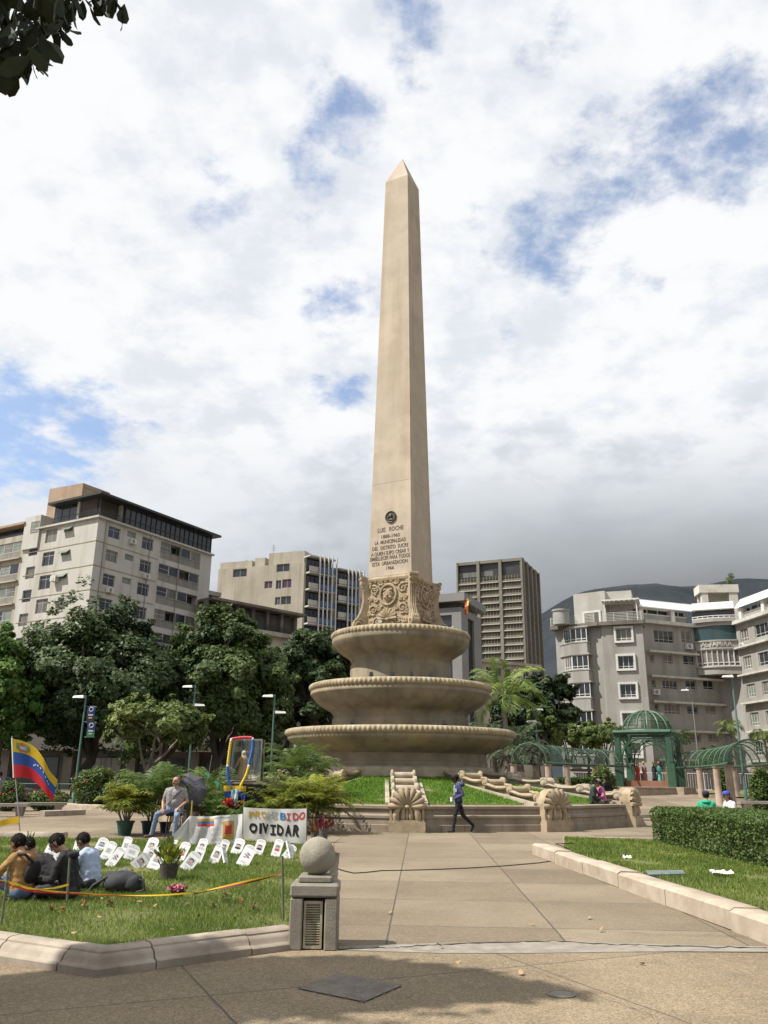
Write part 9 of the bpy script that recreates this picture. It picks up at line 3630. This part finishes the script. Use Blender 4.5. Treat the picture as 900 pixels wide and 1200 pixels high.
for k in range(8):
 a = 2 * PI * k / 8
 m_ = MB()
 m_.tube([uc + us_ * (RU * 1.01 * math.sin(t * 1.15) / math.sin(1.15) * math.cos(a)) + uw * (RU * 1.01 * math.sin(t * 1.15) / math.sin(1.15) * math.sin(a)) + axis * (.24 * (math.cos(t * 1.15) - math.cos(1.15)) / (1 - math.cos(1.15)) - .008) for t in np.linspace(0, 1, 6)], .004, 4)
 m_.build('rib', FRAMED, um)
m_ = MB()
m_.tube([uc + axis * .30, uc + axis * .2, uc - axis * .35], .011, 6)
m_.build('shaft', FRAMED, um)
m_ = MB()
m_.tube([uc - axis * .35, uc - axis * .48], .018, 8)
m_.build('handle', flat('black handle', (.02, .02, .02)), um)
# the youths sitting on the lawn
gt = lg_(27, 1056)
info = person('man in a tan shirt sitting with his back turned at the left edge', gt, -112, sit_floor(.08, .10, (0, -1, -.05), .50, .30, False, ((.27, -.26, .33), (.16, -.52, .30))), [SKIN_L, cl('tan shirt', (.36, .20, .075)), cl('blue jeans', (.10, .15, .26)), SHOEM], .0095, .88, fat=.95, fold=.012)
Wq = info['W']
m_ = MB()
t_ = MB().ball((0, 0, 0), (.13, .055, .16), 16)
Mr = Matrix.Rotation(rad(-35), 3, 'Y')
m_.add([Wq(Mr @ Vector(v) + Vector((-.02, .085, .37))) for v in t_.v], t_.f)
bagm = cl('black nylon', (.018, .018, .02))
sb = m_.build('bag', bagm, None, smooth=60)
sb.name = 'sling_bag'
tag(sb, 'black sling bag worn on the back of the man in the tan shirt', 'bag')
m_ = MB()
m_.tube([Wq((.02, .10, .50)), Wq((.12, .04, .60)), Wq((.14, -.10, .60)), Wq((.05, -.20, .46))], .02, 6)
m_.tube([Wq((-.08, .11, .26)), Wq((-.17, .04, .17)), Wq((-.16, -.08, .16))], .02, 6)
w_ = m_.build('strap', bagm, sb, smooth=60)
gh = lg_(83, 1055)
info = person('dark haired boy in a black hoodie sitting cross legged with his head bowed', gh, -92, sit_floor(.10, .13, (0, -.75, -.62), .50, .30, True, ((.25, -.20, .28), (.09, -.42, .26))), [SKIN_L, cl('black hoodie', (.016, .016, .018)), cl('charcoal jeans', (.045, .045, .055)), SHOEM], .0095, .89, fat=.95, fold=.012)
Wq = info['W']
m_ = MB()
t_ = MB().lathe([(.10, 0), (.125, .03), (.11, .075), (.075, .085)], 16)
m_.add([Wq(Vector((v[0], v[1] * .9 - .07, v[2] + .53))) for v in t_.v], t_.f)
m_.build('hood', cl('black hoodie', (0, 0, 0)), info['root'], smooth=60)
gb2 = lg_(108, 1043)
person('dark haired boy in a light blue shirt behind the boy in the black hoodie', gb2, -105, sit_floor(.10, .10, (0, -.9, -.35), .47, .30, True), [SKIN_M, cl('light blue shirt', (.42, .50, .66), .85), cl('charcoal jeans', (0, 0, 0)), SHOEM], .010, .86, fat=.93, fold=.011)
gd = lg_(66, 1046)
JD = sit_floor(.34, .12, (0, -.6, -.8), .34, .28, True, ((.26, -.42, .20), (.10, -.52, .16)))
person('youth in a dark jacket bending far forward beside the man in the tan shirt', gd + Vector((0, .1, 0)), -94, JD, [SKIN_M, cl('dark plum jacket', (.035, .03, .035)), cl('black jeans', (.02, .02, .022)), SHOEM], .010, .95, fold=.009)
# backpack lying behind the hoodie
gk_ = lg_(143, 1047)
bp_ = thing('backpack', 'black backpack lying on the grass right of the seated boys', 'backpack', gk_)
bm2 = mat('black backpack cloth', (.022, .022, .026), (.045, .045, .05), 7, .8)
m_ = MB()
m_.ball(gk_ + Vector((-.04, .05, .13)), (.25, .15, .14), 28)
m_.ball(gk_ + Vector((.12, .03, .11)), (.14, .13, .12), 20)
m_.v = [tuple(Vector(v) + Vector((0, 0, 1)) * .035 * noise.noise((v[0] * 9, v[1] * 9, v[2] * 14)) + Vector((1, 0, 0)) * .03 * noise.noise((v[1] * 11, v[2] * 11, v[0] * 9))) for v in m_.v]
m_.build('bag', bm2, bp_, smooth=180)
m_ = MB()
m_.ball(gk_ + Vector((-.10, -.06, .11)), (.13, .08, .09), 14)
m_.build('front_pocket', bm2, bp_, smooth=180)
m_ = MB()
m_.tube([gk_ + Vector((.15, -.02, .18)), gk_ + Vector((.27, -.05, .16)), gk_ + Vector((.30, -.06, .05)), gk_ + Vector((.2, -.09, .02))], .02, 6)
m_.tube([gk_ + Vector((-.2, -.04, .2)), gk_ + Vector((-.36, -.06, .10)), gk_ + Vector((-.42, -.05, .02))], .02, 6)
m_.build('strap', bm2, bp_, smooth=60)
# person cut off by the left edge
ge = ground(-7, 958)
person('person in grey top and beige trousers cut off by the left edge', ge, -60, stand(), [SKIN_M, cl('grey top', (.17, .17, .19)), cl('beige trousers', (.36, .30, .23)), SHOEM], .016, .95, sleeve='short')
# pair on the bench behind the hedge
YB2 = 24.6
for px, lab, rz, top, sk, hs, kind in ((827, 'person in a bright green hooded top and dark cap behind the hedge', 155, cl('bright green hoodie', (.03, .36, .20)), SKIN_M, 'short', 'g'),
         (856, 'woman in a white top and red and blue cap behind the hedge', -78, cl('white top', (.66, .65, .65), .9), SKIN_L, 'long', 'w')):
 p = at(px, 935, YB2)
 b = Vector((p.x, p.y, .0))
 info = person(lab, b, rz, sit_seat(.45, .08 if kind == 'g' else .05), [sk, top, cl('blue jeans', (0, 0, 0)), SHOEM], .012, .985, sleeve='long' if kind == 'g' else 'short', hair=mat('dark reddish hair', (.05, .018, .014), (.03, .012, .01), 30, .5) if kind == 'w' else HAIRB, hairstyle=hs)
 if kind == 'g':
  cap_on(info, cl('dark navy cap', (.02, .025, .045)), cl('dark navy cap', (0, 0, 0)))
  m_ = MB()
  Wq = info['W']
  t_ = MB().lathe([(.11, 0), (.14, .03), (.12, .08), (.08, .09)], 16)
  m_.add([Wq(Vector((v[0], v[1] * .9 - .04, v[2] + 1.01))) for v in t_.v], t_.f)
  m_.build('hood', top, info['root'], smooth=60)
 else:
  cap_on(info, [flat('cap yellow', (.6, .42, .03)), flat('cap blue', (.03, .07, .40)), flat('cap blue', (0, 0, 0)), flat('cap red', (.5, .03, .05)), flat('cap red', (0, 0, 0))], flat('cap blue', (0, 0, 0)))
 if kind == 'g':
  bx = b
bench('stone bench behind the hedge carrying the couple in caps', Vector((at(841, 935, YB2).x, YB2 + .02, 0)), 0, 2.0)
# group sitting on the planter edge at the right and two people standing beyond
GG = 'people resting at the right end of the planter'
for px, py, Y, z, rz, lab, mats_, pose, s_, capc in (
  (693, 934, 31.0, .30, 70, 'dark haired person in a black green shirt sitting at the planter edge', [SKIN_M, cl('black green shirt', (.03, .045, .035)), cl('black jeans', (0, 0, 0)), SHOEM], sit_seat(.45, .10, (0, -.9, -.3)), .98, None),
  (701, 934, 31.6, .30, 20, 'small person in a grey shirt between the black green and pink shirts', [SKIN_D, cl('grey blue shirt', (.16, .17, .20)), cl('black jeans', (0, 0, 0)), SHOEM], sit_seat(.45, .12, (0, -.9, -.3)), .90, None),
  (707, 936, 31.2, .30, -80, 'person in a pink shirt and grey cap sitting at the planter edge', [SKIN_M, cl('pink shirt', (.52, .17, .32)), cl('black jeans', (0, 0, 0)), SHOEM], sit_seat(.45, .10), .98, cl('grey cap', (.22, .21, .2))),
  (714.5, 940, 41, 0, -60, 'person in black clothes standing just beyond the right end of the planter', [SKIN_D, cl('black top', (.014, .014, .016)), cl('black jeans', (0, 0, 0)), SHOEM], stand(((.25, -.05, 1.14), (.12, -.28, 1.1))), 1.0, None),
  (699, 930, 45, 0, 30, 'person in a bright green shirt standing far behind the planter', [SKIN_D, cl('green shirt', (.03, .30, .16)), cl('blue jeans', (0, 0, 0)), SHOEM], stand(), .95, None)):
 p = at(px, py, Y)
 info = person(lab, (p.x, p.y, z), rz, pose, mats_, .018, s_, group=GG)
 if capc:
  cap_on(info, capc, capc)
